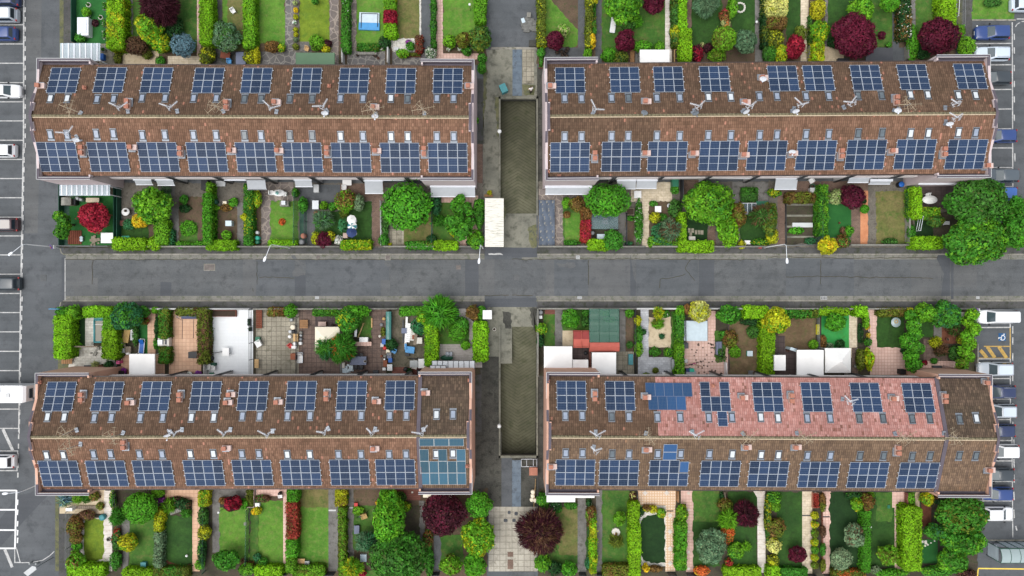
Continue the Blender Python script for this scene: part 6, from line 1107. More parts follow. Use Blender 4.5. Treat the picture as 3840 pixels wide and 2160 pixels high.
lounger(1424,588,'bright blue sun lounger on turf','blue',rz=-5); canopy(1300,664,1556,886,2.5,'white_cloth','plain white square canopy by the lower left facade'); bicycle(1195,700,'dark bicycle leaning near the hedge end','dark_metal',20); bicycle(1200,770,'dark bicycle with pink basket by the salmon wall','black_plastic',70); crate(1186,748,30,28,.9,'pink','pink basket on the bicycle','basket'); pot(1252,832,22,'magenta flower pot beside the black bin','pot_brown','violet'); crate(1188,862,100,54,1.0,'black_plastic','black wheeled bin at the salmon wall','bin')
o = prop('garden_oven','white masonry barbecue oven in the olive hedge gap',None,1640,545,1.0); MB().box(-.78,-.5,0,.6,.5,.75).build('body','stone_white',o); MB().box(-.7,-.3,.75,-.1,.3,.98).build('hood','alu',o); MB().box(.14,-.3,.75,.5,.3,.8).build('fire_bed','dark_metal',o); MB().box(.5,-.55,.3,.76,.55,1.0).build('back_wall','stone_white',o)
o = prop('garden_swing','dark blue garden swing seat under a hedge',None,1902,288,.6); MB().box(-1.05,-.28,.4,1.05,.25,.5).build('seat','navy',o); MB().box(-1.05,.25,.5,1.05,.33,1.0).build('backrest','navy',o)
for e in (-1.15,1.15): MB().path([(e,-.5,0),(e,0,1.6),(e,.5,0)],.03).build('leg','zinc',o)
MB().tube((-1.15,0,1.6),(1.15,0,1.6),.035).build('beam','zinc',o)
fence((1838,320,1836,505),.06,'thin metal rail lying on beige tiles, left pair','rail','rail','dark_metal'); fence((1952,320,1948,500),.06,'thin metal rail lying on beige tiles, right pair','rail','rail','dark_metal'); crate(1945,675,100,62,.9,'black_plastic','black covered barbecue beside the olive hedge','covered_barbecue'); pot(1916,868,24,'pot of white blooms at the facade','pot_brown','white'); pot(2000,865,28,'pot of purple blooms at the facade','pot_brown','violet')
planter(2242,256,265,66,'long brown planting bed at the head of the white deck','wood_red',None); table(2270,642,66,80,'white square table with a pink hose on the white deck','white_plastic'); fence((2172,650,2240,640),.7,'dark pole lying at the white table','rail','pole','dark_metal'); planter(2506,345,30,72,'dark leafy trough, longer of two on the white deck','black_plastic','dark'); planter(2515,415,28,42,'dark leafy trough, shorter of two on the white deck','black_plastic','dark'); barrel(2110,710,28,'dark round pot at the hedge end','black_plastic',.7); pot(2110,745,18,'pot of pale flowers beside white chairs','pot_brown','variegated'); chair(2098,792,'white chair, left of two at the hedge end','white_plastic',90,1.3); chair(2140,805,'white chair, right of two at the hedge end','white_plastic',0,1.2); crate(2140,772,36,28,.8,'green_dark','dark green cushion box behind the white chairs','box'); crate(2124,868,36,30,.4,'green_plastic','green patterned box at the facade','box')
fence((600,206,560,205),1.0,'short blue street sign frame at the corner','rail','sign_frame','teal'); fence((2088,212,2088,880),1.0,'low white deck edging along the olive hedge','wall','garden_wall','wall_palegrey'); fence((2546,215,2552,880),1.5,'thin dark fence between deck and concrete patio','rail',mat='dark_metal'); fence((1490,208,2540,208),1.0,'low front wall of the beige and white gardens','wall','garden_wall','wall_palegrey')
T(1,2); zone('soil_dark','garden_ground',-20,206,2260,880)
zone('slab_grid','patio',0,216,432,885); zone('slab_brown','patio',430,216,872,885); zone('slab_brown_dark','patio',596,280,830,395); zone('slab_brown','patio',868,575,1310,885); zone('slab_brown','path',1164,215,1320,590); zone('lawn_mid','lawn',1025,275,1166,500); zone('gravel_moss','patio',1365,215,1700,800); zone('brick_red','patio',1370,795,1700,880); zone('lawn_mid','lawn',1832,330,2060,300,2146,370,2146,570,1832,570); zone('path_lilac','path',2040,205,2110,205,2140,300,2205,350,2205,800,2146,800,2146,370,2120,330,2045,290); zone('path_lilac','patio',1815,565,2210,800); zone('path_lilac','patio',2200,690,2276,800)
hedge(118,200,288,285,1.2,'rust','rust brown hedge beside a round green ball',c2='olive'); shrub(350,230,70,1.7,'green','round bright green ball by the road wall'); hedge(575,207,826,278,1.2,'leaf','flat green hedge above a brown patio',c2='lime2',amt2=.4); tree(1015,228,155,2.8,'green','bright green mass of bush by the road',ry=70,c2='lime2',lobes=6); tree(920,320,140,3.6,'leaf','green tree with a yellow tuft above a beige gazebo',c2='gold',amt2=.15,lobes=8); tree(730,590,128,3.6,'leaf','feathery green tree over the beige gazebo',radial=True,size=.17,c2='bluegreen'); tree(865,600,140,3.8,'leaf','feathery tree with orange tips beside another',radial=True,size=.17,c2='orange',amt2=.12,ry=150)
hedge(1450,190,1735,275,1.5,'green','flat green road hedge left of the palm'); tree(1842,242,150,3.4,'green','large palm like plant with radiating fronds',radial=True,size=.3,c2='leaf',lobes=11,spread=.62,name='palm'); tree(1682,290,82,2.6,'lime2','lime bush left of the palm',c2='gold',lobes=5); shrub(1975,262,68,1.8,'leaf','green bush right of the palm',c2='bluegreen'); hedge(1702,345,1828,780,1.9,'lime','tall lime hedge between planks and lawn',c2='lime2'); shrub(1640,390,82,1.6,'bluegreen','blue green bush over white planks',ry=95); tree(2030,440,94,1.7,'green','bright green ball bush on the lawn',lobes=1,lump=.08,size=.12); shrub(2075,365,72,1.6,'leaf','darker bush behind the green ball bush'); hedge(2188,340,2328,742,1.9,'lime','tall lime hedge beside the pale path'); tree(2188,245,84,2.6,'rust','rust olive tree at the lane corner',c2='olive',lobes=5); shrub(2270,250,52,1.9,'green','green bush behind the white lane box',ry=75); pot(2110,578,38,'pot with red and green bush on the pale patio','wood','lime2'); shrub(1368,572,62,1.3,'dark','dark green bush at the end of the teal net'); shrub(1280,440,24,.6,'olive','trough of yellow plants left of the teal net',ry=48); shrub(1720,760,40,1.0,'leaf','green bush at the foot of the tall lime hedge',ry=45)
slab(30,310,60,190,.3,'wood_red','dark wooden lattice over soil at the left','trellis')
P_ = [(355,320,20,'silver_can','silver round tub'),(370,395,27,'cream_cloth','cream round tub'),(343,440,18,'pale_grey','pale grey tub'),(375,440,20,'black_plastic','black round tub'),(338,490,18,'white_plastic','white square tub beside tubs'),(388,562,20,'white_plastic','white round tub, upper of two'),(450,450,17,'stone_grey','grey pot at the head of the fence row'),(450,478,16,'silver_can','silver pot in the fence row'),(448,515,18,'grey_paint','dark grey pot in the fence row'),(446,557,19,'white_plastic','white pot at the foot of the fence row')]
for u,v,r,m,l in P_: barrel(u,v,r,l+' on the concrete patio' if u < 430 else l,m,.4,name='tub')
crate(380,596,44,26,.5,'white_plastic','white rectangular tub below round tubs','tub'); crate(398,500,44,72,.6,'wood_pale','pale wooden crate by the patio fence','box'); chair(345,582,'red chair beside white tubs','red',40); crate(372,690,50,60,.9,'pot_brown','brown dome pizza oven','oven'); slab(480,362,82,86,.5,'wood','brown wooden pallet stack with a box','pallet_stack'); lounger(440,702,'white bench seat at the patio fence','white_plastic',L_=1.3,w=.7); chair(22,560,'white fan shaped chair at the left edge','white_plastic',-60,1.6); crate(15,515,40,44,.5,'green_plastic','green box behind the white fan chair','box'); slab(5,760,40,90,.6,'wood_pale','pale table board at the left edge','board')
fence((425,290,425,880),1.1,'dark fence between concrete and brown patios','rail',mat='dark_metal'); fence((868,700,868,880),1.0,'wire fence below the feathery trees','rail',mat='fence_grey'); fence((0,210,1450,206),1.0,'front wall below the footway, left of the planks','wall','garden_wall','stone_grey'); fence((1440,206,1720,206),1.0,'front wall above the gravel patio','wall','garden_wall','stone_grey')
crate(665,362,74,42,.6,'terracotta','low brick barbecue above the beige gazebo','barbecue','chimney_render'); pot(772,377,17,'dark pot right of the brick barbecue','black_plastic'); canopy(588,393,836,634,2.5,'cream_cloth','beige pyramid gazebo half hidden by trees','pyr','gazebo'); slab(1004,415,22,150,1.4,'alu','shiny corrugated sheet leaning by the lawn','metal_sheet',rz=-4); table(1080,562,160,40,'grey workbench below the small lawn','tile_pink',z=.8); crate(1082,520,82,44,.9,'white_plastic','white stone sink on the workbench','sink'); fence((1040,490,1092,352),.8,'two thin poles leaning across the lawn','rail','pole','wood_pale'); slab(1164,350,10,95,.3,'wood_pale','pale plank along the lawn edge','plank')
table(1027,732,164,84,'long grey outdoor table with black chairs','blue_grey')
for i,(u,v,rz) in enumerate(((1010,680,180),(1055,678,180),(1000,795,0),(1055,795,0),(935,730,90))): chair(u,v,'black chair, %s of the long grey table' % ('upper left','upper right','lower left','lower right','left end')[i],'black_plastic',rz+180)
pot(1096,738,14,'white bowl on the long grey table','white_plastic',None,.9); stones(928,800,48,'heap of crumpled grey bags by the fence','ice',12,.2,'bag_heap'); crate(878,778,24,48,.5,'stone_white','white concrete block with holes','block'); crate(1203,848,50,38,.4,'dark_metal','dark door mat at the facade','door_mat'); bicycle(1000,855,'dark bicycle at the brown patio facade','black_plastic',10)
o = prop('covered_rack','long rack under teal netting',None,1332,378,1.1); MB().box(-.28,-1.72,0,.28,1.72,.95).build('frame','dark_metal',o); b = MB(); vs = [((-.34+.17*i),(-1.78+.356*j),1.0+.12*math.sin(math.pi*i/4)+.03*math.sin(j*1.7)) for j in range(11) for i in range(5)]; b.add(vs,[(j*5+i,j*5+i+1,(j+1)*5+i+1,(j+1)*5+i) for j in range(10) for i in range(4)],0,True); b.build('netting','net_teal',o)
for q in ((1285,540,34,52,.6,'blue','bright blue box beside the teal rack','box'),(1268,574,28,34,.5,'pale_grey','pale tub below the blue box','tub'),(1328,638,34,34,.6,'cream_cloth','cream box above the grey crates','box'),(1338,665,44,32,.6,'grey_paint','grey crate, first in the row of bins','crate'),(1340,694,42,26,.6,'blue_grey','blue grey crate in the row of bins','crate'),(1350,728,34,40,.7,'blue','deep blue crate in the row of bins','crate'),(1345,800,48,60,.7,'green_plastic','green framed trolley with white lid','trolley','white_plastic'),(1300,760,36,60,.5,'pot_brown','brown low cabinet by the bins','cabinet'),(1288,815,28,24,.5,'white_plastic','small white box by the facade','box')): crate(*q[:7],q[7],q[8] if len(q) > 8 else None)
barrel(1295,605,20,'red bucket near a pale tub','red',.5,name='bucket'); barrel(1286,310,17,'pale round pot left of the teal rack','tan_cloth',.4,name='tub'); barrel(1245,485,14,'small pale pot on the brown path','stone_white',.4,name='tub'); barrel(1262,370,18,'dark flat tub on the brown path','grey_paint',.3,name='tub'); barrel(1295,685,14,'grey pot beside the grey crates','stone_grey',.4,name='tub'); barrel(1292,718,10,'small white pot beside the blue crate','white_plastic',.4,name='tub'); barrel(1262,686,12,'small brown pot left of the grey crates','pot_brown',.3,name='tub'); chair(1388,632,'blue and white striped chair','sky_blue',-30,1.2)
for i,(u,v,w,h,m,rz,l) in enumerate(((1480,440,10,230,'dark_metal',0,'black bars, left of the white plank pile'),(1510,440,20,300,'white_plastic',-3,'long white planks, left in the pile'),(1536,450,40,190,'white_plastic',-7,'broad white boards in the middle of the pile'),(1580,440,44,180,'stone_white',-6,'pale boards at the right of the pile'),(1610,470,30,200,'wood_grey',-8,'grey boards under the blue green bush'),(1505,590,20,60,'sky_blue',0,'pale blue board end of the pile'))): slab(u,v,w,h,.35+.1*i,m,l,'plank_stack',rz)
crate(1490,430,50,50,.6,'blue_grey','blue grey bag on the black bars','bag'); crate(1590,495,34,40,.7,'pot_brown','brown frame on the pale boards','box'); crate(1640,530,60,60,.7,'white_plastic','white appliance at the foot of the planks','appliance','stone_white'); crate(1548,622,86,62,.7,'sky_blue','turquoise and white spotted cover','covered_box',rz=-8); crate(1522,668,36,32,.5,'black_plastic','black wheelbarrow wheel below the spotted cover','wheelbarrow'); bicycle(1600,710,'bicycle above the white boxes','dark_metal',0); crate(1668,760,66,90,.9,'white_plastic','large white box right of a slanted board','box'); slab(1600,770,50,90,.6,'stone_white','slanted pale board left of the white box','board',rz=-14); table(1588,765,80,70,'grey table under the slanted board','silver_can'); barrel(1502,820,22,'black barrel at the red paving','black_plastic',.8); crate(1650,845,60,40,.6,'black_plastic','black crate at the red paving','crate'); pot(1545,835,24,'dark potted plant at the red paving','black_plastic','dark')
table(1920,704,126,56,'dark green oval table on the pale patio','green_dark','round'); chair(1928,662,'thin framed chair, left of two at the green table','zinc',180,.9); chair(1955,662,'thin framed chair, right of two at the green table','zinc',180,.9)
for (u0,v0,u1,v1,n,h,l) in ((1770,730,2200,817,8,2.7,'long white panelled glass canopy over the end house'),(1750,778,1912,844,3,3.1,'short white panelled canopy in front of the long one')):
    x, y, _ = W((u0+u1)/2,(v0+v1)/2,h); k = 1-h/CH; hx, hy = M(u1-u0)*k/2, M(v1-v0)*k/2; o = thing('glass_canopy', lab(l), 'canopy', (x,y,0)); 
    for i in range(n): MB().box(-hx+2*hx*i/n+.04,-hy+.04,h-.03,-hx+2*hx*(i+1)/n-.04,hy-.04,h).build('pane','pane_white',o)
    b = MB(); b.box(-hx,-hy,h-.06,hx,-hy+.05,h+.03).box(-hx,hy-.05,h-.06,hx,hy,h+.03)
    for i in range(n+1): b.box(-hx+2*hx*i/n-.035,-hy+.05,h-.06,-hx+2*hx*i/n+.035,hy-.05,h+.03)
    b.build('frame','dark_metal',o)
    for e in (-1,1): MB().box(e*(hx-.1)-.04,hy-.14,0,e*(hx-.1)+.04,hy-.06,h-.06).build('post','dark_metal',o)
crate(2327,269,86,86,2.2,'white_plastic','square white roofed kiosk box at the lane corner','kiosk'); ringwall(2398,415,15,'small round cover on the lane concrete',name='drain_ring')
T(2,2); zone('soil_dark','garden_ground',258,206,2576,880)
zone('lawn_mid','lawn',322,262,434,585); zone('brick_red','path',330,218,432,264); zone('path_concrete','path',432,206,510,600); zone('lawn_mid','lawn',510,210,775,430); zone('sand','patio',508,428,618,584); zone('slab_brown_dark','patio',600,600,800,870); zone('path_concrete','path',1083,210,1142,650); zone('soil','soil_bed',1142,290,1220,650); zone('slab_grid','patio',1050,640,1225,870); zone('tile_grey','path',1293,212,1374,700); zone('tile_grey','patio',1266,695,1612,872); zone('sand','gravel_bed',1376,300,1590,290,1612,440,1625,605,1376,590,wob=.08); zone('tile_pink','patio',1733,530,2172,880); zone('tile_pink','path',1968,230,2046,535); zone('lawn_mid','lawn',1600,240,1645,640); zone('slab_brown_dark','patio',2172,330,2576,880); zone('soil_lawn','soil_bed',2185,320,2540,870); zone('lawn_mid','lawn',2040,430,2150,740)
t_ = random.Random(3)
for _ in range(60):
    a, bq = t_.uniform(1745,2150), t_.uniform(545,860); zone('slab_brown','paving_tile',a,bq,a+15,bq+14,z=.105)
fence((258,206,258,880),1.2,'grey lane fence with concrete base','wall','garden_wall','stone_grey'); fence((1228,210,1232,880),1.2,'dark fence left of the pale tiled path','rail',mat='dark_metal'); fence((260,206,1240,206),1.0,'front wall of the red shed garden','wall','garden_wall','stone_grey'); fence((1240,206,2576,206),1.0,'front wall of the sand bed garden','wall','garden_wall','wall_palegrey'); fence((1726,240,1730,560),1.2,'dark fence beside the pale blue tarp','rail',mat='dark_metal'); fence((776,590,780,860),1.3,'dark red brick wall between two white canopies','wall','garden_wall','brick_red')
shrub(297,405,60,1.6,'lime2','yellow green bush leaning over the lane fence',c2='gold',amt2=.4); shrub(287,530,42,1.3,'dark','dark bush by the lane fence',ry=70); tree(588,312,100,3.0,'green','green tree above the red shed',c2='leaf',ry=110); shrub(738,250,40,1.2,'leaf','leafy bush beside the green net',ry=40); shrub(735,335,40,.9,'mid','dark plants beside the green net',ry=60); shrub(1180,250,48,1.3,'green','bushy green plant at the front wall'); shrub(1185,575,36,.9,'mid','small dark bush in the soil strip'); shrub(1272,480,42,1.3,'leaf','strip of green bushes left of the pale path',ry=110); shrub(1275,610,42,1.3,'lime2','bright bushes at the foot of the pale path',ry=80); shrub(1265,330,36,1.3,'gold','golden bush at the head of the pale path',ry=55); tree(1475,255,52,2.0,'gold','yellow green slender bush on the sand bed',radial=True,c2='lime2',ry=60); shrub(1470,360,58,1.2,'lime2','grassy bush on the sand bed',radial=True,c2='olive',ry=50); shrub(1506,485,26,.4,'bluegreen','small blue green rosette on the sand bed',radial=True); shrub(1440,640,62,.8,'leaf','low green planting below the sand bed',ry=46); shrub(1580,648,56,1.0,'leaf','leafy bush below the sand bed, right',c2='lime2',ry=48); shrub(1550,260,40,1.0,'leaf','bush with white blooms at the sand bed',fl=('white',.04)); hedge(1645,250,1728,560,1.4,'leaf','leafy hedge left of the pale blue tarp',c2='lime2',amt2=.4); hedge(1640,560,1730,880,1.4,'lime2','leafy hedge left of the checked patio',c2='leaf'); shrub(1690,225,50,1.5,'lime2','lime bush at the front wall corner'); tree(1893,240,118,2.8,'pale','pale cream yellow tree over the blue tarp',c2='gold',amt2=.35,size=.14,lobes=8); shrub(1760,215,46,1.6,'rust','rust bush left of the cream tree',ry=55); tree(2185,268,152,3.2,'leaf','dark green rounded tree at the hedge corner',c2='green',lobes=6,spread=.4,ry=125); hedge(2330,182,2576,302,1.5,'lime','lime hedge along the front wall'); hedge(2503,330,2576,880,1.7,'lime','upright lime hedge at the brown patio'); shrub(2196,512,76,1.3,'olive','olive and rust bush beside the swing seat',c2='rust',amt2=.45,ry=95); shrub(2246,642,62,1.2,'lime2','yellow green bush below the rust bush',ry=60); shrub(2120,470,40,.8,'leaf','leafy plants at the swing seat'); shrub(2430,440,70,1.0,'mid','round bush in the soil circle',c2='leaf',ry=70); shrub(2400,340,110,.5,'dark','low dark planting ring above the soil circle',ry=40); shrub(2560,270,46,1.6,'gold','golden bush at the end of the hedge'); shrub(2100,660,40,.8,'mid','small bushes behind the swing seat',ry=60); shrub(1320,440,30,.9,'dark','small dark rose bush on the pale path'); shrub(1350,872,34,.6,'olive','olive plant at the white gutter',ry=22); pot(1440,830,26,'potted plant on the grey patio','black_plastic','olive')
barrel(288,246,24,'grey water barrel at the lane corner','grey_paint',.9); crate(288,294,28,28,.5,'white_plastic','white box below the grey barrel','box')
o = prop('shed','red brown two tone shed roof',None,698,516,2.1); k = 1-2.1/CH; hx, hy = M(158)*k/2, M(176)*k/2; MB().box(-hx+.1,-hy+.1,0,hx-.1,hy-.1,1.85).build('wall','wood_red',o); MB().add([(-hx,-hy,1.8),(hx,-hy,1.8),(hx,0,2.15),(-hx,0,2.15)],[(0,1,2,3)],1).add([(-hx,0,2.15),(hx,0,2.15),(hx,hy,1.8),(-hx,hy,1.8)],[(0,1,2,3)]).build('roof',['red_roof_dark','red_roof'],o); MB().box(-.02,-hy,1.9,.02,hy,2.17).box(-hx,-.025,2.1,hx,.025,2.18).build('ridge_cap','red_roof',o)
o = prop('shed','long light red shed roof below the green net',None,932,595,2.1); hx, hy = M(303)*k/2, M(92)*k/2; MB().box(-hx+.1,-hy+.1,0,hx-.1,hy-.1,1.85).build('wall','wood_red',o); MB().add([(-hx,-hy,1.8),(hx,-hy,1.8),(hx,hy*.1,2.1),(-hx,hy*.1,2.1)],[(0,1,2,3)]).add([(-hx,hy*.1,2.1),(hx,hy*.1,2.1),(hx,hy,1.9),(-hx,hy,1.9)],[(0,1,2,3)]).build('roof','red_roof',o)
zone('soil_dark','soil_bed',785,215,1075,545)
for v in (258,345,440): zone('concrete','bed_board',785,v,1058,v+28,z=.13)
shrub(935,250,55,.7,'green','vegetables under the green net, upper',ry=36); shrub(985,318,62,.6,'green','vegetables under the green net, lower',ry=30)
o = prop('net_house','green netting house over vegetable beds',None,928,378,2.0); k = 1-2.0/CH; hx, hy = M(300)*k/2, M(335)*k/2; MB().box(-hx,-hy,1.98,hx,hy,2.0).build('netting','net_green',o); b = MB()
for i in range(4):
    for j in range(4): b.tube((-hx+2*hx*i/3,-hy+2*hy*j/3,0),(-hx+2*hx*i/3,-hy+2*hy*j/3,2.0),.025)
for i in range(4): b.tube((-hx+2*hx*i/3,-hy,2.0),(-hx+2*hx*i/3,hy,2.0),.025); b.tube((-hx,-hy+2*hy*i/3,2.0),(hx,-hy+2*hy*i/3,2.0),.025)
b.build('tube_frame','fence_green',o)
canopy(322,588,606,806,2.5,'white_cloth','largest white square canopy at the lane'); canopy(611,722,767,848,2.3,'white_cloth','small white canopy between two large ones'); canopy(805,649,1048,867,2.6,'white_cloth','tilted white canopy right of the small one'); crate(1196,719,42,104,.6,'teal','teal garden storage bench','bench'); barrel(742,656,20,'black tub between the canopies','black_plastic',.4,name='tub')
o = prop('tarp','pale ice blue tarp under a cream tree',None,1849,432,.5); b = MB(); nx = 8; vs = [(-1.5+3.0*i/nx,-1.3+2.6*j/nx,.5+.05*math.sin(i*1.57)*math.sin(j*1.57)) for j in range(nx+1) for i in range(nx+1)]; b.add(vs,[(j*(nx+1)+i,j*(nx+1)+i+1,(j+1)*(nx+1)+i+1,(j+1)*(nx+1)+i) for j in range(nx) for i in range(nx)],0,True); b.build('tarp_sheet','ice',o); MB().box(-1.48,-1.28,0,1.48,1.28,.42).build('stack','stone_grey',o)
o = prop('garden_swing','grey padded swing seat on the checked patio',None,2090,605,.7); MB().box(-.36,-.8,.4,.3,.8,.55).build('seat','blue_grey',o); MB().box(-.5,-.8,.5,-.36,.8,1.05).build('backrest','blue_grey',o); MB().path([(.5,-.9,0),(0,-.9,1.7),(-.6,-.9,0)],.03).path([(.5,.9,0),(0,.9,1.7),(-.6,.9,0)],.03).tube((0,-.9,1.7),(0,.9,1.7),.03).build('stand','dark_metal',o)
crate(1752,580,44,58,.9,'dark_metal','dark covered grill at the checked patio edge','grill'); bicycle(1815,762,'small pink bicycle lying on the checked patio','pink',15); fence((1840,770,1915,790),.1,'dark pole on the checked patio','rail','pole','wood'); crate(1802,860,100,42,.8,'alu','grey chest with cyan and blue cloths','chest'); crate(1812,828,44,30,.95,'teal_bright','cyan cloth on the grey chest','cloth'); crate(1770,828,34,30,.9,'navy','navy cloth on the grey chest','cloth'); crate(2395,660,52,50,.5,'teal_bright','turquoise tub with plants on the brown soil','tub','ice'); crate(1632,768,44,96,.8,'silver_can','grey cover on the tiled patio','covered_chair'); fence((2135,745,2140,870),.9,'white low wall beside the brown soil','wall','garden_wall','wall_white'); crate(1540,862,50,24,.6,'white_plastic','white gutter box at the facade','box'); crate(1745,735,40,30,.5,'pale_grey','lilac basin by the hedge','basin'); chair(2400,855,'grey folded chair at the facade','grey_paint')
T(3,2); zone('soil_dark','garden_ground',0,206,2080,880)
zone('soil_lawn','soil_bed',95,300,480,640); zone('slab_brown_dark','patio',60,480,170,880); zone('slab_brown_dark','patio',60,600,300,880); zone('turf_teal','lawn',536,250,818,605); zone('tile_beige_pale','path',814,215,895,700); zone('slab_brown','path',840,600,905,880); zone('tile_pink','path',1003,212,1094,600); zone('tile_pink','patio',1025,595,1375,875); zone('lawn_dark','lawn',1093,222,1365,596); zone('lawn_dark','lawn',1530,330,1665,498); zone('slab_brown','patio',1562,510,1808,735); zone('path_concrete','path',1665,320,1745,500); zone('tile_pink','patio',1540,735,1935,850); zone('bark','soil_bed',1745,390,1930,560); zone('turf_fake','lawn',1890,600,1960,700)
hedge(-10,450,62,870,1.7,'lime','upright lime hedge at the left, below the yellow tree'); tree(88,335,155,3.4,'gold','big rounded golden yellow tree',c2='lime2',amt2=.3,size=.16,lobes=7,spread=.44); hedge(178,220,515,296,1.2,'leaf','dark green flat hedge right of the golden tree',c2='olive'); hedge(510,205,812,272,1.3,'lime','yellow lime flat hedge above the turf'); tree(680,350,120,3.2,'green','green tree on the turquoise turf',c2='leaf',ry=100); shrub(457,568,48,1.1,'lime2','clipped lime ball by the soil lawn',lump=.06,size=.09); shrub(550,545,36,1.0,'rust','narrow rust bush beside the turf',ry=72); shrub(620,578,40,.7,'sage','pale low plant at the turf foot',ry=28); shrub(725,565,48,.8,'dark','dark low plant at the turf foot'); hedge(873,185,1000,285,1.5,'lime','curved lime hedge top at the front wall'); shrub(985,330,28,1.5,'lime2','thin curve of lime hedge going down',ry=75); shrub(1000,380,20,.9,'yellow','yellow flowering plant, upper by the beige path',ry=42); shrub(1008,475,18,.9,'yellow','yellow flowering plant, lower by the beige path',ry=36); shrub(1005,545,36,1.0,'leaf','leafy plant beside the beige path',ry=45); shrub(932,720,52,1.4,'olive','olive oval hedge beside yellow bushes',ry=105); tree(1015,720,48,2.2,'gold','tall yellow lime bush column',ry=135,c2='lime',lobes=4); hedge(1115,205,1400,282,1.2,'olive','rust tinged hedge above the striped lawn',c2='rust'); shrub(1425,255,60,1.6,'gold','golden bush at the hedge corner'); tree(1440,560,100,3.0,'green','tall bright green hedge tree, right of the striped lawn',c2='leaf',size=.17,lob=[(1425,275,55),(1440,370,70),(1470,465,72),(1395,535,82),(1480,600,66),(1435,690,72),(1455,775,76)]); tree(1590,250,105,3.2,'lime2','yellow green tree at the front wall',c2='leaf'); tree(1800,270,150,4.0,'leaf','dark leafy tree at the front wall',c2='bluegreen',ry=145,lobes=8); tree(2010,400,105,3.2,'lime2','lime hedge tree beside the parking row, upper',c2='lime',lob=[(2030,265,66),(1985,335,56),(2045,410,72),(1985,480,60),(2030,560,66)]); tree(1985,660,92,3.0,'lime2','lime hedge tree beside the parking row, lower',c2='olive',lob=[(2000,580,58),(1955,640,62),(2015,690,60),(1960,765,60)]); shrub(1880,650,66,1.5,'mid','dark bush in front of the lime hedge tree',ry=85); shrub(1690,548,54,1.0,'gold','yellow green fern on the square patio',radial=True,c2='lime2'); shrub(1740,620,62,1.2,'brown','dead brown bush on the square patio',radial=True,c2='dark'); shrub(1670,735,32,.7,'leaf','small green plant below the square patio'); shrub(1870,410,62,1.4,'brown','reddish brown bush above the square patio',c2='mid',radial=True); shrub(1950,520,50,1.7,'gold','gold bush by the hedge trees',c2='olive'); shrub(930,460,32,.5,'dark','dark net covered plants',ry=100)
crate(505,418,20,100,.4,'yellow','bright yellow plank seat','bench'); canopy(64,675,178,830,2.3,'white_cloth','small white canopy beside the lime hedge'); canopy(292,624,560,902,2.6,'white_cloth','large white canopy with torn upper corner'); canopy(584,607,844,856,2.5,'white_cloth','white pyramid gazebo','pyr','gazebo'); crate(255,618,60,26,1.6,'ice','crumpled pale cloth at the canopy corner','cloth',rz=-18); pot(202,626,16,'brown pot at the canopy','pot_brown'); pot(892,622,14,'pale pot at the path end','stone_white'); barrel(890,790,20,'grey tub beside the olive hedge','stone_grey',.4,name='tub')
o = prop('glass_table','oval glass table with yellow ring on the lawn',None,1288,345,.7); MB().lathe([(.62,.68),(.63,.7),(.62,.72)],0,0,24,ex=1.0).build('top','glass_shelter',o); MB().ring(0,.1,.76,.2,.06,16).build('float_ring','tan_cloth',o); MB().lathe([(.3,0),(.06,.05),(.06,.68)],0,0,10).build('leg','zinc',o)
fence((970,285,978,600),1.2,'dark curved net fence beside the beige path','rail',mat='dark_metal'); fence((0,207,2040,207),1.0,'front wall of the right gardens below the road','wall','garden_wall','stone_grey'); fence((482,300,488,600),1.0,'thin fence beside the soil lawn','rail',mat='fence_grey'); fence((2085,560,2085,880),.5,'low kerb wall beside the parking row','wall','garden_wall','stone_grey')
pot(1360,633,26,'black tub at the tall hedge tree','black_plastic','dark'); crate(1362,845,52,50,.9,'black_plastic','black bin at the salmon wall corner','bin'); pot(1812,516,18,'terracotta pot at the square patio corner','terracotta'); pot(1572,750,20,'dark red pot on the pink patio','wood_red','crimson'); crate(1706,798,86,30,.4,'dark_metal','dark slatted door mat on the pink patio','door_mat'); crate(1522,372,36,36,.4,'ice','pale box on the small lawn','box'); crate(1968,270,76,50,1.8,'stone_grey','grey chimney box among the hedge trees','barbecue')
o = prop('clothes_horse','folded metal frame leaning on the salmon wall',None,1830,810,.8,-12); b = MB()
for i in range(6): b.tube((-.8,-.2+.08*i,.4+.05*i),(.8,-.2+.08*i,.4+.05*i),.02)
b.tube((-.8,-.22,.4),(-.8,.24,.68),.025).tube((.8,-.22,.4),(.8,.24,.68),.025); b.build('bars','dark_metal',o)
T(0,3); zone('soil_dark','garden_ground',716,570,2576,1480)
zone('sand','gravel_bed',600,580,1060,820); zone('path_white','path',1048,590,1130,1400); zone('path_white','edging',800,930,850,860,1048,860,1056,1300,1030,1340,870,1330,800,1180,wob=.05); zone('lawn_yellow','lawn',845,930,870,870,1045,865,1048,1220,1030,1275,980,1300,880,1295,848,1240); zone('lawn_mid','lawn',1300,880,1556,1345); zone('path_concrete','path',1228,880,1300,870,1308,960,1300,1050,1225,1050); zone('path_concrete','path',1236,1200,1298,1200,1290,1400,1236,1400); zone('tile_beige','patio',1662,570,2012,682); zone('tile_beige','path',1938,680,2012,1400); zone('lawn_dark','lawn',1632,838,1938,1355); zone('bark','soil_bed',1625,1235,1700,1300,1830,1345,1925,1325,1925,1372,1620,1372); zone('path_concrete','patio',2128,570,2576,690); zone('path_concrete','path',2140,600,2216,1210); zone('lawn_bright','lawn',2212,760,2506,1330); zone('lawn_mid','lawn',2520,760,2600,1330)
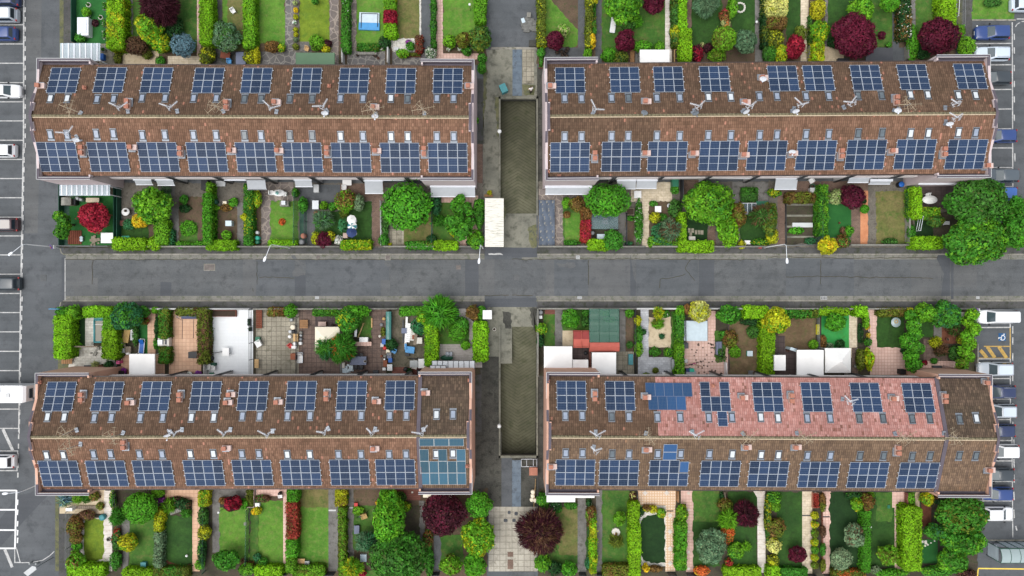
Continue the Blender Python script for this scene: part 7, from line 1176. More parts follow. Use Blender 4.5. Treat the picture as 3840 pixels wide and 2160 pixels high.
shrub(650,680,62,.8,'blue','blue grey agave rosette',radial=True,size=.2,c2='sage'); shrub(780,672,42,.7,'lime2','spiky green plant among rocks',radial=True); shrub(868,665,46,.7,'leaf','green succulent clump among rocks',radial=True); shrub(950,645,52,.8,'olive','brownish shrub in the rock bed',c2='rust'); shrub(1010,745,40,.6,'olive','low plants at the rock bed corner',c2='redleaf'); stones(930,620,90,'scattered brown stones of the rock bed','wood_red',16,.12); slab(900,760,270,28,.35,'wood_grey','grey log edging of the rock bed','log'); crate(693,782,62,26,1.1,'white_plastic','white letter box at the footway','letter_box')
shrub(758,945,80,1.9,'rust','rust brown tall bush by the footway, upper',ry=105,c2='olive'); shrub(770,1065,62,1.6,'rust','rust bush by the footway, lower',c2='olive',amt2=.5,ry=55); shrub(870,835,92,1.1,'brown','dark brown bush above the yellow lawn',ry=55,c2='olive'); shrub(778,1150,56,1.0,'green','bright green low bush by the footway',ry=48); tree(755,1290,92,2.6,'lime2','yellow green rusty tree above the front hedge',c2='rust',lobes=6); hedge(680,1335,1046,1470,1.5,'lime','lime front hedge cut by the bottom edge'); barrel(1025,862,32,'teal round table at the white path','teal',.5,name='stool'); shrub(1135,680,32,1.0,'leaf','strip of succulents right of the white path',ry=100,c2='pale'); tree(1185,850,78,2.2,'leaf','dark green ferny bush by the white path',ry=85,radial=True); shrub(1170,1080,45,1.0,'mid','weedy strip beside the white path',ry=120,c2='redleaf'); shrub(1165,1290,56,1.4,'leaf','dark bush at the foot of the white path',ry=100)
ringwall(1097,1076,17,'round grey drain cover on the white path','stone_grey','drain_cover')
tree(1415,762,165,3.4,'green','big clipped round green tree',lobes=1,lump=.08,size=.14,ry=155); shrub(1292,1112,98,2.0,'gold','golden green rounded bush',c2='lime2',ry=92); hedge(1556,780,1636,1000,1.3,'gold','gold flowering stretch of the narrow hedge',c2='lime2'); hedge(1552,1000,1634,1365,1.2,'sage','pale grey green stretch of the narrow hedge'); shrub(1590,610,66,1.3,'lime2','yellow green bush beside the beige patio',ry=50); shrub(1630,690,42,.8,'violet','purple flowering clump',ry=30); shrub(1690,745,66,1.0,'lime2','spiky lime plant above the dark lawn',radial=True,size=.18); shrub(1840,720,80,1.2,'dark','dark flowering bush above the dark lawn',c2='brown',ry=60); shrub(1872,810,46,.8,'leaf','fern at the dark lawn edge',radial=True); slab(1765,798,120,40,.4,'stone_grey','grey driftwood log','log',rz=20); shrub(1780,670,70,.6,'plum','row of dark red flowers along the patio',ry=20,c2='leaf'); hedge(1236,1378,1542,1470,1.3,'lime','lime front hedge right of the white path'); hedge(1540,1362,1900,1470,1.2,'olive','olive front hedge below the dark lawn',c2='leaf'); hedge(2000,590,2105,750,1.2,'gold','golden hedge beside the pink edged bed',c2='lime2'); shrub(2045,850,55,1.3,'mid','dark climbing hedge right of the beige path',ry=90); shrub(2056,1010,66,1.6,'olive','olive gold rounded bush in the climbing hedge',c2='gold',ry=78); shrub(2035,1200,45,1.3,'dark','dark climbing hedge strip, lower',ry=150,c2='leaf'); shrub(2010,1335,50,1.0,'lime2','soft green bush at the foot of the beige path'); shrub(1620,1330,46,.8,'leaf','small green bush at the bark bed',ry=32); tree(2335,720,98,2.6,'crimson','crimson maple on the grey patio edge',c2='plum',amt2=.4,ry=82); shrub(2450,722,56,1.1,'green','green bush right of the crimson maple',ry=48); shrub(2245,690,50,1.0,'rust','brown bush left of the crimson maple',ry=36); tree(2270,1290,145,3.0,'leaf','leafy dark green tree at the bottom',ry=125,c2='green'); shrub(2480,1380,100,1.4,'lime2','soft bush at the bottom edge',ry=60,c2='leaf'); shrub(2560,800,34,.8,'yellow','yellow flowering bush by the green fence'); shrub(2510,1340,50,.9,'rust','rust plants at the lawn foot',ry=40); shrub(2450,1310,40,.8,'brown','brown plants left of the rust plants')
planter(2515,665,80,190,'raised bed with pink rendered edge','pink_render','olive',z=.45); crate(1440,1340,50,50,.5,'teal','teal wheelbarrow on a soil patch','wheelbarrow'); globe_lamp(2200,808,'white globe lamp beside the grey path',1.2); globe_lamp(1878,1246,'small white globe lamp on the dark lawn',.4); crate(2468,925,28,28,.1,'stone_grey','grey square cover on the bright lawn','cover'); fence((2512,760,2500,1300),1.2,'green wire fence between two bright lawns','mesh',mat='net_side'); fence((2080,770,2075,1390),1.2,'dark green fence in the climbing hedge','rail',mat='fence_green'); fence((718,780,718,1330),1.2,'thin fence along the footway','rail',mat='fence_grey'); fence((1190,585,1190,760),1.2,'dark fence beside the grey slab path','rail',mat='dark_metal')
T(1,3); zone('soil','garden_ground',-10,570,2330,1480)
zone('lawn_bright','lawn',-10,690,278,1360); zone('tile_pink','path',274,640,314,1390); zone('tile_pink','patio',-10,570,316,645); zone('lawn_dry','lawn',428,570,735,800); zone('lawn_bright','lawn',428,760,735,1360); zone('path_concrete','path',730,570,828,1400); zone('path_concrete','path',908,570,988,1265); zone('soil','soil_bed',985,570,1255,770); zone('lawn_mid','lawn',980,740,1200,1180); zone('brick_red','patio',1370,570,1655,685); zone('path_concrete','path',1640,690,1700,1300); zone('asphalt_old','path',1790,1040,1868,1400); zone('lawn_mid','lawn',1862,1030,2085,1310); zone('lawn_mid','lawn',1100,1380,1400,1480); zone('soil_dark','soil_bed',1440,740,1650,1100)
shrub(18,790,40,.9,'gold','yellow bush at the left edge'); shrub(72,1305,46,1.0,'leaf','dark green ball at the lawn foot'); shrub(10,1260,40,.9,'bluegreen','blue green bush at the lawn foot'); shrub(70,670,80,.7,'brown','brown flower bed at the pink patio',ry=40,c2='leaf'); hedge(-10,1352,262,1470,1.4,'lime','lime front hedge left of the pink path'); hedge(312,570,425,700,1.6,'green','green top stretch of the tall mixed hedge'); hedge(308,700,420,1075,1.6,'redleaf','rust red stretch of the tall mixed hedge',c2='rust',amt2=.5); hedge(304,1075,416,1255,1.6,'green','green lower stretch of the tall mixed hedge'); hedge(303,1262,400,1415,1.6,'lime2','lime foot of the tall mixed hedge',c2='rust',amt2=.2); hedge(365,1345,692,1448,1.2,'lime2','lime hedge at the foot of the worn lawn',c2='olive'); hedge(795,575,912,745,1.2,'gold','golden flowering hedge between two grey paths',c2='rust',amt2=.25); hedge(830,755,905,1470,1.4,'lime2','long narrow lime hedge between two grey paths',c2='olive'); slab(445,1312,94,72,.5,'wood_pale','pale slatted wooden bench box','bench'); crate(512,1325,44,44,.5,'silver_can','grey blue bag beside the bench box','bag')
tree(1335,880,165,5.2,'green','tall leafy tree in the wild garden, upper',ry=300,c2='lime2',amt2=.45,lobes=10,size=.19,spread=.6); tree(1440,1260,290,5.6,'leaf','widest green tree at the bottom of the wild garden',c2='mid',amt2=.45,lobes=11,size=.2,ry=240,spread=.6); tree(1110,1105,110,3.0,'grey','dark grey green needle bush left of the wide tree',radial=True,c2='bluegreen'); tree(965,1365,105,2.8,'lime2','lime fern like bush at the bottom edge',radial=True,c2='gold'); shrub(1490,748,72,1.4,'lime2','lime bush near the teal shed corner',c2='gold',ry=55); shrub(1305,630,62,1.6,'green','bright green bush at the roof edge',ry=70); shrub(1440,660,75,1.2,'mid','dark tangled bush right of the bright bush',ry=60); tree(1888,832,238,4.6,'plum','huge round dark plum tree by the end house',c2='purple',amt2=.3,size=.17,lobes=9,ry=225,spread=.5); tree(2245,745,145,3.6,'green','bright green tree beside the dark lane',c2='leaf',ry=150); tree(2235,1060,190,4.0,'lime2','yellow green tree beside the slab lane',c2='gold',amt2=.35,ry=210,lobes=9); tree(2200,1340,130,3.4,'green','lower green tree beside the slab lane',c2='lime2',ry=130); tree(1960,1340,125,3.2,'lime2','loose yellow green tree with bare twigs',c2='olive',ry=115); shrub(1725,1080,55,1.0,'rust','rose bush with coral blooms',c2='leaf',amt2=.5,ry=100,fl=('orange',.05)); shrub(1060,1420,50,1.0,'crimson','crimson plant at the bottom edge',ry=40); shrub(1745,1300,45,1.2,'leaf','leafy strip beside the dark path',ry=150); shrub(1225,710,22,.8,'yellow','yellow flowering stem in brown soil'); shrub(1030,790,60,.7,'lime2','weeds near the red toy box',ry=45); shrub(900,650,30,1.0,'leaf','leaf clump right of the golden hedge',ry=50)
crate(1005,738,32,42,.4,'red','red toy box at the path edge','box'); crate(1012,985,50,82,.5,'dark_metal','dark toolbox with teal tools','toolbox','blue_grey'); chair(1088,850,'beige folding chair in the wild garden','tan_cloth',20,1.4); bicycle(1070,830,'old bicycle by the beige folding chair','zinc',30); crate(1080,1270,60,70,.4,'ice','crumpled white bag at the wild garden','bag'); stones(905,1195,26,'white stones along the narrow hedge','stone_white',8,.12); crate(1415,802,50,36,.9,'ice','pale grey sheet on the wild garden bush','sheet'); crate(1195,796,36,36,.5,'stone_grey','grey stone lump in the wild garden','rock'); fence((1480,900,1482,830),1.0,'grey pole cross at the brown path','rail','pole','zinc'); barrel(236,622,18,'black pot on the pink patio','black_plastic',.5,name='tub'); chair(245,648,'white chair beside the black pot','white_plastic',10,.9); crate(1572,607,14,14,.2,'stone_white','small pale block on the red bricks','block'); crate(12,735,40,34,.5,'white_plastic','white box at the left lawn edge','box')
for i,(u,v) in enumerate(((768,789),(948,762))): crate(u,v,70,12,.05,'pale_grey','pale metal drain bar across the grey path, %s' % ('left','right')[i],'drain_bar')
crate(1825,638,285,40,2.5,'cream_cloth','cream closed awning box on the end house','awning_box',z0=2.2)
for i,(u0,u1) in enumerate(((245,330),(690,800),(1780,1850))): fence((u0,1412,u1,1408),1.1,'dark metal garden gate at the bottom, %s' % ('below the pink path','below the grey path','below the dark path')[i],'board','garden_gate','dark_metal')
T(2,3); zone('soil_dark','garden_ground',258,570,2576,1480)
zone('lawn_mid','lawn',300,750,668,1330); zone('lawn_dry','lawn',470,760,664,1240); zone('path_concrete','path',660,580,748,1410); zone('path_concrete','path',844,575,910,1410); zone('lawn_dark','lawn',748,950,790,1390); zone('lawn_mid','lawn',908,575,1188,1345); zone('tile_check','patio',1256,575,1648,738); zone('tile_check','path',1543,738,1642,1402); zone('gravel_white','edging',1280,738,1545,738,1545,1350,1300,1345,1278,1240,wob=.05); zone('lawn_deep','lawn',1290,900,1310,860,1470,820,1541,812,1541,1318,1400,1312,1320,1285,1292,1230); zone('tile_pink','path',1698,575,1822,720); zone('tile_pink','path',1750,700,1824,1410); zone('lawn_mid','lawn',1820,575,2090,950); zone('lawn_dark','lawn',1820,900,2090,1350); zone('lawn_dark','lawn',2175,600,2462,1370); zone('path_white','path',2425,590,2545,590,2550,1415,2470,1415,2465,660); zone('asphalt_old','road',0,1404,222,1480)
for (u,v) in ((1338,612),(1555,612),(1588,1000),(1588,1170),(1588,1320),(1588,840)): zone('path_white','paving_tile',u-26,v,u,v-26,u+26,v,u,v+26,z=.12,wob=0)
for v in (612,780,1000,1205,1372): zone('path_white','paving_tile',1775-18,v,1775,v-18,1775+18,v,1775,v+18,z=.12,wob=0)
tree(278,1000,212,3.4,'plum','spiky dark plum tree with radiating twigs',c2='brown',amt2=.4,radial=True,size=.17,lobes=12,spread=.6,ry=222,lump=.26); shrub(310,690,66,1.5,'leaf','green bush behind the cream bags',ry=70,c2='lime2'); shrub(292,632,26,.9,'leaf','small dark ball by the gable',lump=.05,size=.08); shrub(440,720,66,1.2,'dark','dark bush below the white awning',fl=('white',.03)); shrub(590,740,70,.8,'leaf','fern like low plants at the lawn head',ry=40); shrub(470,770,40,.7,'leaf','small bush on the lawn head'); tree(312,1315,92,2.4,'lime2','lime bush tree at the lane corner',c2='leaf'); shrub(430,1370,78,1.4,'dark','dark bush between two bright bushes',ry=75); tree(575,1380,95,2.4,'green','bright green bush tree at the bottom',ry=80,c2='leaf'); shrub(795,840,56,1.3,'rust','rust and lime bush between grey paths',c2='lime2',amt2=.4,ry=110); hedge(786,890,850,1425,1.3,'lime','narrow yellow lime hedge between grey paths',c2='gold',amt2=.4); shrub(760,1320,30,.9,'bluegreen','blue green plant at the path foot',ry=60); shrub(770,705,30,1.0,'dark','dark bush in the framed bed',ry=45); tree(1080,872,66,2.0,'lime2','small thin leaved tree on the lawn',lobes=7,lump=.3,ry=80,spread=.6); shrub(1045,1095,62,.9,'olive','straw tipped pampas tuft on the lawn',radial=True,size=.2,c2='pale'); hedge(918,1342,1238,1450,1.2,'olive','rust olive front hedge below the lawn',c2='rust',amt2=.35); hedge(1172,705,1284,915,1.5,'lime','upper block of the long lime hedge'); hedge(1178,915,1292,1460,1.5,'lime','lower block of the long lime hedge'); shrub(1360,770,56,.9,'rust','rust plants at the white gravel',ry=36,c2='gold'); shrub(1420,775,44,1.0,'gold','gold bush at the white gravel'); shrub(1500,812,50,1.1,'lime2','lime bush by the checked path',c2='gold'); tree(1345,1372,46,1.6,'yellow','golden yellow bush at the front',c2='gold',lobes=4); shrub(1440,1375,75,.9,'rust','rust plants at the front gate',ry=36); shrub(1300,800,34,.8,'dark','dark bush left of the white gravel',ry=50); shrub(1710,820,60,1.6,'lime2','lime feathery bush top of the rounded hedge',ry=95,c2='gold'); hedge(1646,900,1756,1185,1.6,'green','longer rounded green hedge by the pink path',c2='lime2'); hedge(1646,1188,1756,1385,1.6,'green','shorter rounded green hedge by the pink path',c2='lime2'); shrub(2140,735,76,1.6,'olive','olive bush with rust tips on the lawn',c2='rust',amt2=.3,ry=70); tree(2175,870,98,2.4,'lime2','bright lime star shaped bush',radial=True,size=.22); shrub(2165,1020,72,1.4,'orange','orange red bush below the lime star',c2='olive',ry=95); tree(2000,1150,170,3.6,'grey','grey green spreading tree',c2='sage',size=.15,ry=190,lobes=9); tree(2348,828,138,3.2,'plum','dark plum tree beside the white path',c2='purple',ry=135,size=.15,radial=True); shrub(2255,1190,85,1.5,'lime2','yellow green bush right of the grey tree',c2='leaf'); shrub(2360,1150,42,.8,'lime2','small feathery bush on the dark lawn',radial=True); hedge(2135,1362,2510,1470,1.3,'lime','lime front hedge at the white path'); shrub(1905,1395,82,1.3,'orange','orange red plants at the front',c2='gold',ry=50); shrub(2180,1310,46,1.0,'redleaf','small coral bush by the grey tree',ry=40,c2='leaf'); shrub(2570,850,34,1.4,'mid','dark flowering strip right of the white path',ry=230,c2='gold')
crate(590,638,478,46,2.5,'white_cloth','broad white awning on the end house','awning_sheet',z0=2.2); crate(492,682,284,44,2.45,'white_cloth','lower white awning flap on the end house','awning_sheet',z0=2.2); planter(768,705,66,90,'framed plant bed between grey paths','stone_grey'); o = prop('garden_well','white octagonal stone with dark post',None,1047,1010,.35); MB().lathe([(.56,0),(.56,.3),(.5,.34)],0,0,8,0,False).build('rim','stone_white',o); MB().box(-.12,-.5,.3,.16,-.02,.4).build('post','wood_red',o)
crate(215,398,80,76,.6,'terracotta','orange topped round edged tub by the lane wall','tub','terracotta')
for i,(u,v) in enumerate(((210,606),(208,645),(200,684),(234,690))): barrel(u,v,22,'cream plump sack by the lane wall, %s' % ('topmost','second from top','lower left','lower right')[i],'cream_cloth',.45,name='sack')
fence((236,470,220,740),.4,'bundle of wooden poles leaning by the lane wall','rail','pole_bundle','wood_pale'); o = prop('clothes_horse','white tubular frame lying by the steel plate',None,172,313,.4); MB().path([(-1,-.48,.3),(1,-.48,.3),(1,.48,.3),(-1,.48,.3),(-1,-.48,.3)],.035).tube((-.3,-.48,.3),(-.3,.48,.3),.03).tube((.55,-.48,.3),(.55,.48,.3),.03).build('tubes','white_metal',o)
fence((258,245,258,760),1.1,'dark lane fence beside the gable','rail',mat='dark_metal'); fence((1252,580,1256,700),1.0,'thin dark fence left of the checked patio','rail',mat='dark_metal'); fence((1660,580,1660,690),.7,'wooden edging beside the checked patio','wall','garden_wall','wood'); fence((2120,590,2128,680),1.0,'low wooden fence between two lawns','rail',mat='wood_grey'); shrub(1215,650,36,.6,'brown','dry grass strip beside the checked patio',ry=60,c2='pale'); shrub(2110,640,24,.8,'dark','dark plants by the low wooden fence',ry=40)
for i,(u0,u1) in enumerate(((672,740),(850,912),(1560,1640),(1750,1830))): fence((u0,1412,u1,1412),1.1,'dark metal garden gate at the bottom, %s from the left' % ORD[i],'board','garden_gate','dark_metal')
for i,(u,v) in enumerate(((2500,766),(1590,795))): crate(u,v,66,8,.05,'dark_metal','dark metal drain bar across the %s path' % ('white','checked')[i],'drain_bar')
T(3,3); zone('soil_dark','garden_ground',0,590,2110,1480)
zone('lawn_dark','lawn',90,600,350,1380); zone('tile_beige_pale','path',343,595,445,1425); zone('tile_pink','path',545,595,632,1425); zone('lawn_deep','lawn',620,600,950,1398); zone('lawn_dark','lawn',1020,600,1280,1360); zone('lawn_mid','lawn',1085,610,1250,900); zone('tile_pink','path',1248,600,1372,760); zone('tile_pink','path',1272,740,1372,1420); zone('turf_fake','lawn',1540,1080,1705,1320); zone('sand','path',1476,600,1522,770); zone('asphalt','pavement',2110,1090,2600,1480,z=.012); zone('kerbstone','kerb',2140,1082,2600,1094,z=.022); zone('bark','soil_bed',1540,700,1640,950); zone('lawn_mid','lawn',1405,600,1480,740)
shrub(60,650,72,1.7,'leaf','dark bush at the upper left roof edge',ry=70,c2='lime2'); shrub(70,740,55,1.3,'lime2','lime bush below the dark bush',ry=60); shrub(75,960,98,1.8,'rust','rust olive ball bush',c2='olive',amt2=.5,ry=105); shrub(62,1140,72,1.5,'pale','cream yellow bush',c2='gold',ry=75); shrub(52,1290,60,1.4,'olive','olive bush below the cream bush',c2='gold'); hedge(-10,1350,112,1470,1.3,'lime','lime hedge at the bottom left'); tree(300,1235,108,2.4,'purple','plum tree leaning over the beige path',c2='plum',ry=95,size=.14); hedge(120,1372,398,1470,1.1,'leaf','dark green front hedge'); 
for i,(v,c) in enumerate(((838,'gold'),(930,'yellow'),(1020,'olive'),(1108,'gold'),(1185,'leaf'),(1262,'gold'),(1340,'olive'))): shrub(470,v,40,.9,c,'%s ball bush, %s from the top in the row between two paths' % ('gold yellow olive golden green amber dull'.split()[i],ORD[i]),c2='lime2',size=.1)
for i,(v,c) in enumerate(((680,'rust'),(740,'olive'),(1000,'brown'),(1180,'leaf'),(1340,'olive'))): shrub(552,v,30,.9,c,'%s oval bush, %s along the pink path edge' % ('rust olive brown green khaki'.split()[i],ORD[i]),ry=66,size=.1)
planter(480,690,60,150,'terracotta coloured long bed at the roof edge','terracotta','redleaf',z=.4); tree(895,725,66,2.2,'lime2','lime bush on the darkest lawn edge',c2='gold',ry=75); tree(1000,700,78,2.4,'rust','rust bush tree at the hedge head',c2='olive',ry=95); shrub(870,640,92,1.3,'dark','dark bush at the roof edge',ry=48,c2='leaf'); shrub(1030,630,38,1.2,'lime2','pale lime bush at the roof edge',ry=35); hedge(944,790,1030,1410,1.3,'green','long narrow green hedge beside the darkest lawn',c2='leaf'); tree(868,1045,115,2.6,'sage','half bare grey green tree on the darkest lawn',c2='brown',amt2=.3,lump=.35,lobes=8,ry=120,tm='trunk_grey'); ringwall(832,1005,38,'round pale bed under the half bare tree'); tree(735,1275,108,2.4,'sage','round clipped grey green tree',lobes=1,lump=.08,size=.13); hedge(1355,750,1540,1395,1.8,'lime','broad bright lime hedge'); tree(1205,1240,118,2.8,'lime2','thin lime tree over the pink path',c2='olive',lump=.3,lobes=8); shrub(1080,1390,60,1.0,'sage','pale bush at the bottom of the narrow hedge',ry=45); shrub(1600,675,72,1.7,'gold','gold green bush at the parapet',c2='lime2'); tree(1800,690,125,3.0,'deep','dark evergreen under the parapet',ry=70,c2='brown'); tree(1960,840,245,5.2,'leaf','broad dark green tree beside the parking row',c2='olive',amt2=.35,lobes=10,size=.2,ry=210,spread=.58); tree(1820,890,95,3.6,'olive','rust olive tree crown among green trees',c2='rust',amt2=.4,ry=85); tree(1960,1090,215,4.8,'leaf','second broad green tree, below the first',c2='lime2',amt2=.35,lobes=10,size=.2,ry=150,spread=.58); tree(1700,1000,130,3.4,'leaf','green bush tree left of the broad trees',ry=85,c2='bluegreen'); tree(1860,1290,165,4.2,'leaf','lower green tree at the bottom right',c2='lime2',ry=150,lobes=9,size=.2); shrub(1690,1400,160,1.5,'leaf','leafy bushes along the bottom edge',ry=55,c2='lime2'); shrub(2000,1425,100,1.2,'plum','plum red bush at the bottom edge',ry=45,c2='brown'); shrub(1230,1415,180,1.2,'green','green hedge bushes at the bottom edge',ry=40,c2='lime2'); hedge(650,1390,985,1470,1.1,'olive','olive and orange front hedge',c2='orange',amt2=.25); shrub(1440,670,40,1.0,'lime2','lime bed beside the pink path',ry=62)
stones(1620,1080,80,'row of pale edging stones by the turf','stone_white',10,.12); crate(1217,752,24,32,.15,'green_plastic','green square tray on the striped lawn','tray'); globe_lamp(1030,954,'white globe lamp by the narrow green hedge',1.0); ringwall(472,618,15,'round pale pot rim on the terracotta bed','stone_white','flower_pot'); fence((530,700,534,1400),.6,'dark wooden edging beside the pink path','rail',mat='wood_red'); fence((1375,600,1378,745),.6,'brick edging beside the pink path head','wall','garden_wall','brick_red')
for i,(u,v) in enumerate(((390,840),(575,853),(1315,788))): crate(u,v,88,8,.05,'dark_metal','dark drain bar across the path, %s' % ('beige path','pink path beside darkest lawn','pink path beside lime hedge')[i],'drain_bar')
fence((395,1432,470,1432),1.1,'dark metal gate at the foot of the beige path','board','garden_gate','dark_metal'); fence((560,1432,640,1432),1.1,'dark metal gate at the foot of the pink path','board','garden_gate','dark_metal')
def car(c, r, u, v, label, paint, kind='hatch', face=1, L_=None, rails=False, rot=0, roof=None, sun=False, name='parked_car'):
    """u,v: centre of the vehicle as seen; face=1 bonnet to the right, -1 to the left"""
    T(c, r); D = dict(hatch=(4.05,1.74,1.47,-.47,.25,-.37,.06), wagon=(4.5,1.8,1.5,-.475,.2,-.41,.02), suv=(4.4,1.86,1.64,-.475,.22,-.41,.05), sedan=(4.5,1.8,1.45,-.33,.2,-.2,.03), van=(4.4,1.82,1.82,-.485,.31,-.465,.17))[kind]
    Lx, Wd, Hh, g0, g1, r0, r1 = D; Lx = L_ or Lx; x, y, _ = W(u, v, .8); o = thing(name, label, 'van' if kind == 'van' else 'car', (x, y, 0), R(rot)+(0 if face > 0 else math.pi), 'cars parked in the bays')
    hw = Wd/2; zb = .93 if kind != 'van' else 1.02
    st = [(-.5,.72,.72),(-.49,.86,.84),(-.455,.95,.9),(-.38,.985,.95),(-.2,1,.96),(.1,1,.96),(.27,.99,.94),(.38,.96,.885),(.45,.88,.82),(.485,.76,.74),(.5,.6,.62)]
    prof = [(0,1.02),(.5,1.015),(.84,.985),(.955,.9),(1,.72),(1,.42),(.95,.24)]
    vs = []; n = 2*len(prof)-1
    for fx, fw, zt in st:
        zt = zt*zb/.96 if fx < .2 else zt*(zb/.96 if kind == 'van' else 1)
        row = [(fx*Lx, q*fw*hw, max(.2, zt*h)) for q, h in prof]; vs += [(a,-b_,z) for a,b_,z in row[::-1]]+row[1:]
    fs = [(i*n+j, i*n+j+1, (i+1)*n+j+1, (i+1)*n+j) for i in range(len(st)-1) for j in range(n-1)]; fs += [tuple(range(n))[::-1], tuple(range((len(st)-1)*n, len(st)*n))]
    fs += [(i*n, (i+1)*n, (i+1)*n+n-1, i*n+n-1) for i in range(len(st)-1)]
    b = MB(); b.add(vs, [f[::-1] for f in fs], 0, True)
    def loop(x0, x1, w, z, ch=.14, zf=0): return [(x1,-w*.8,z),(x1,w*.8,z),(x1-ch,w,z+zf),(x0+ch*.7,w,z+zf),(x0,w*.8,z),(x0,-w*.8,z),(x0+ch*.7,-w,z+zf),(x1-ch,-w,z+zf)]
    wb, wr = hw*.93, hw*.76; B0 = loop(g0*Lx,g1*Lx,wb,zb-.06,.3); B1 = loop(r0*Lx,r1*Lx,wr,Hh-.05,.16); B2 = loop(r0*Lx+.12,r1*Lx-.14,wr*.82,Hh,.12)
    b.add(B0+B1+B2, [(k*8+i, k*8+(i+1)%8, (k+1)*8+(i+1)%8, (k+1)*8+i) for k in (0,1) for i in range(8)]+[tuple(range(16,24))], 0, True)
    b.build('body', paint, o)
    if roof: MB().prism([(p[0]*.97,p[1]*.96) for p in B2], Hh+.002, Hh+.012).build('roof_panel', roof, o)
    def pane(name, a, bq, c_, d_, off, m='car_glass'):
        P = np.array([a, bq, c_, d_], float); nn = np.cross(P[1]-P[0], P[3]-P[0]); nn /= np.linalg.norm(nn); ctr = P.mean(0)
        if np.dot(nn, ctr-np.array((ctr[0]*.2, 0, .6))) < 0: nn = -nn; P = P[::-1]
        P = P+nn*off; MB().add([tuple(p) for p in P], [(0,1,2,3)]).build(name, m, o)
    mixp = lambda p, q, f: tuple(np.array(p)+(np.array(q)-np.array(p))*f)
    pane('windscreen', mixp(B0[0],B1[0],.06), mixp(B0[1],B1[1],.06), mixp(B0[1],B1[1],.95), mixp(B0[0],B1[0],.95), .012)
    pane('rear_window', mixp(B0[4],B1[4],.3), mixp(B0[5],B1[5],.3), mixp(B0[5],B1[5],.92), mixp(B0[4],B1[4],.92), .012, 'glass_dark')
    for i, j in ((2,3),(7,6)): pane('side_window', mixp(B0[i],B1[i],.2), mixp(B0[j],B1[j],.2), mixp(B0[j],B1[j],.9), mixp(B0[i],B1[i],.9), .012, 'glass_dark')
    if sun: MB().prism([(r1*Lx-.3,-wr*.6),(r1*Lx-.3,wr*.6),(r1*Lx-.9,wr*.6),(r1*Lx-.9,-wr*.6)], Hh-.01, Hh+.015).build('sunroof','glass_dark',o)
    for sx in (-.31, .31):
        for sy in (-1, 1):
            w = link('wheel', None, o, (sx*Lx, sy*(hw-.12), .31)); w.empty_display_size = .1
            t_ = MB(); t_.ring(0,0,0,.24,.085,16,6,0,'y'); t_.build('tyre','rubber',w); MB().lathe([(.19,-.06),(.2,.06),(.05,.08)],0,0,12).build('rim','zinc',w).rotation_euler = (R(-90*sy),0,0)
    for sy in (-1, 1):
        MB().box(.435*Lx,sy*hw*.82-.16,.66,.475*Lx,sy*hw*.82+.02*sy,.76).build('headlight','lamp_glass',o)
        MB().box(-.49*Lx,sy*hw*.8-.1,.7,-.47*Lx+.02,sy*hw*.8+.1,.92).build('tail_light','light_red',o)
        MB().box(g1*Lx-.42,sy*(hw+.01),.94,g1*Lx-.26,sy*(hw+.19),1.08).build('wing_mirror','black_plastic',o)
        if rails: MB().tube((r0*Lx+.15,sy*wr*.86,Hh+.03),(r1*Lx-.25,sy*wr*.86,Hh+.03),.022).build('roof_rail','alu',o)
    MB().box(.498*Lx,-.26,.42,.503*Lx,.26,.52).build('number_plate','white_plastic',o); MB().box(.46*Lx,-hw*.5,.3,.502*Lx,hw*.5,.4).build('grille','black_plastic',o); MB().tube((g1*Lx-.05,-.5,zb+.0),(g1*Lx-.02,.35,zb+.01),.014).build('wiper','black_plastic',o)
    return o
for n_, c_ in (('paint_white',(238,240,242)),('paint_silver',(176,184,192)),('paint_blue',(44,70,128)),('paint_navy',(40,54,92)),('paint_grey',(84,94,102)),('paint_dark',(58,66,72)),('paint_bright',(60,104,176)),('paint_champ',(172,164,158)),('paint_pale',(206,218,230)),('paint_maroon',(74,50,54))):
    t = NT(n_); t.done(rgba(c_), .3, .5); t.b.inputs['Coat Weight'].default_value = .5; t.b.inputs['Coat Roughness'].default_value = .08; MATS[n_] = t.m
car(0,0,28,-5,'dark blue car cut by the top left corner','paint_navy','hatch',-1)
car(0,0,0,148,'silver estate car with white roof in the left parking row','paint_silver','suv',-1,roof='white_plastic')
car(0,0,-2,336,'bright blue hatchback with black rear window in the left row','paint_blue','hatch',-1)
car(0,0,45,915,'white car facing the road in the left parking row','paint_white','hatch',1)
car(0,1,-8,65,'white hatchback showing its red tail light in the left row','paint_white','hatch',-1)
car(0,1,2,812,'champagne roofed estate with dark rear in the left row','paint_maroon','wagon',-1,roof='paint_champ',rails=True)
car(0,1,20,1405,'dark grey car just below the street lamp head, left row','paint_dark','wagon',-1)
car(0,3,-15,298,'white car with silver tail in the lower left row','paint_white','hatch',-1)
car(3,0,2262,325,'blue family car by the grass verge, right row','paint_blue','wagon',-1,L_=4.3)
car(3,0,2262,540,'silver white estate with roof rails beside the parapet corner','paint_pale','wagon',-1,L_=4.3,rails=True)
car(3,0,2290,782,'dark grey car with red tail light, upper right row','paint_dark','hatch',-1,L_=4.0)
car(3,0,2340,1366,'deep blue car half hidden by the roof ridge end, right row','paint_blue','hatch',-1,L_=4.2)
car(3,1,2350,318,'dark grey estate car beside the big dark green tree','paint_grey','wagon',-1,L_=4.4)
car(3,1,2360,498,'blue car almost hidden under the big tree','paint_bright','hatch',-1,L_=3.8)
car(3,2,2308,290,'long white van by the no parking sign','paint_white','van',-1,L_=4.9)
car(3,2,2288,818,'silver crossover below the yellow hatching','paint_silver','suv',-1,roof='paint_pale')
car(3,2,2320,1045,'navy car with pale roof rails behind the parapet','paint_navy','wagon',-1,L_=4.3,rails=True)
car(3,2,2330,1240,'silver estate with pale roof behind the parapet','paint_silver','wagon',-1,L_=4.3,roof='paint_pale')
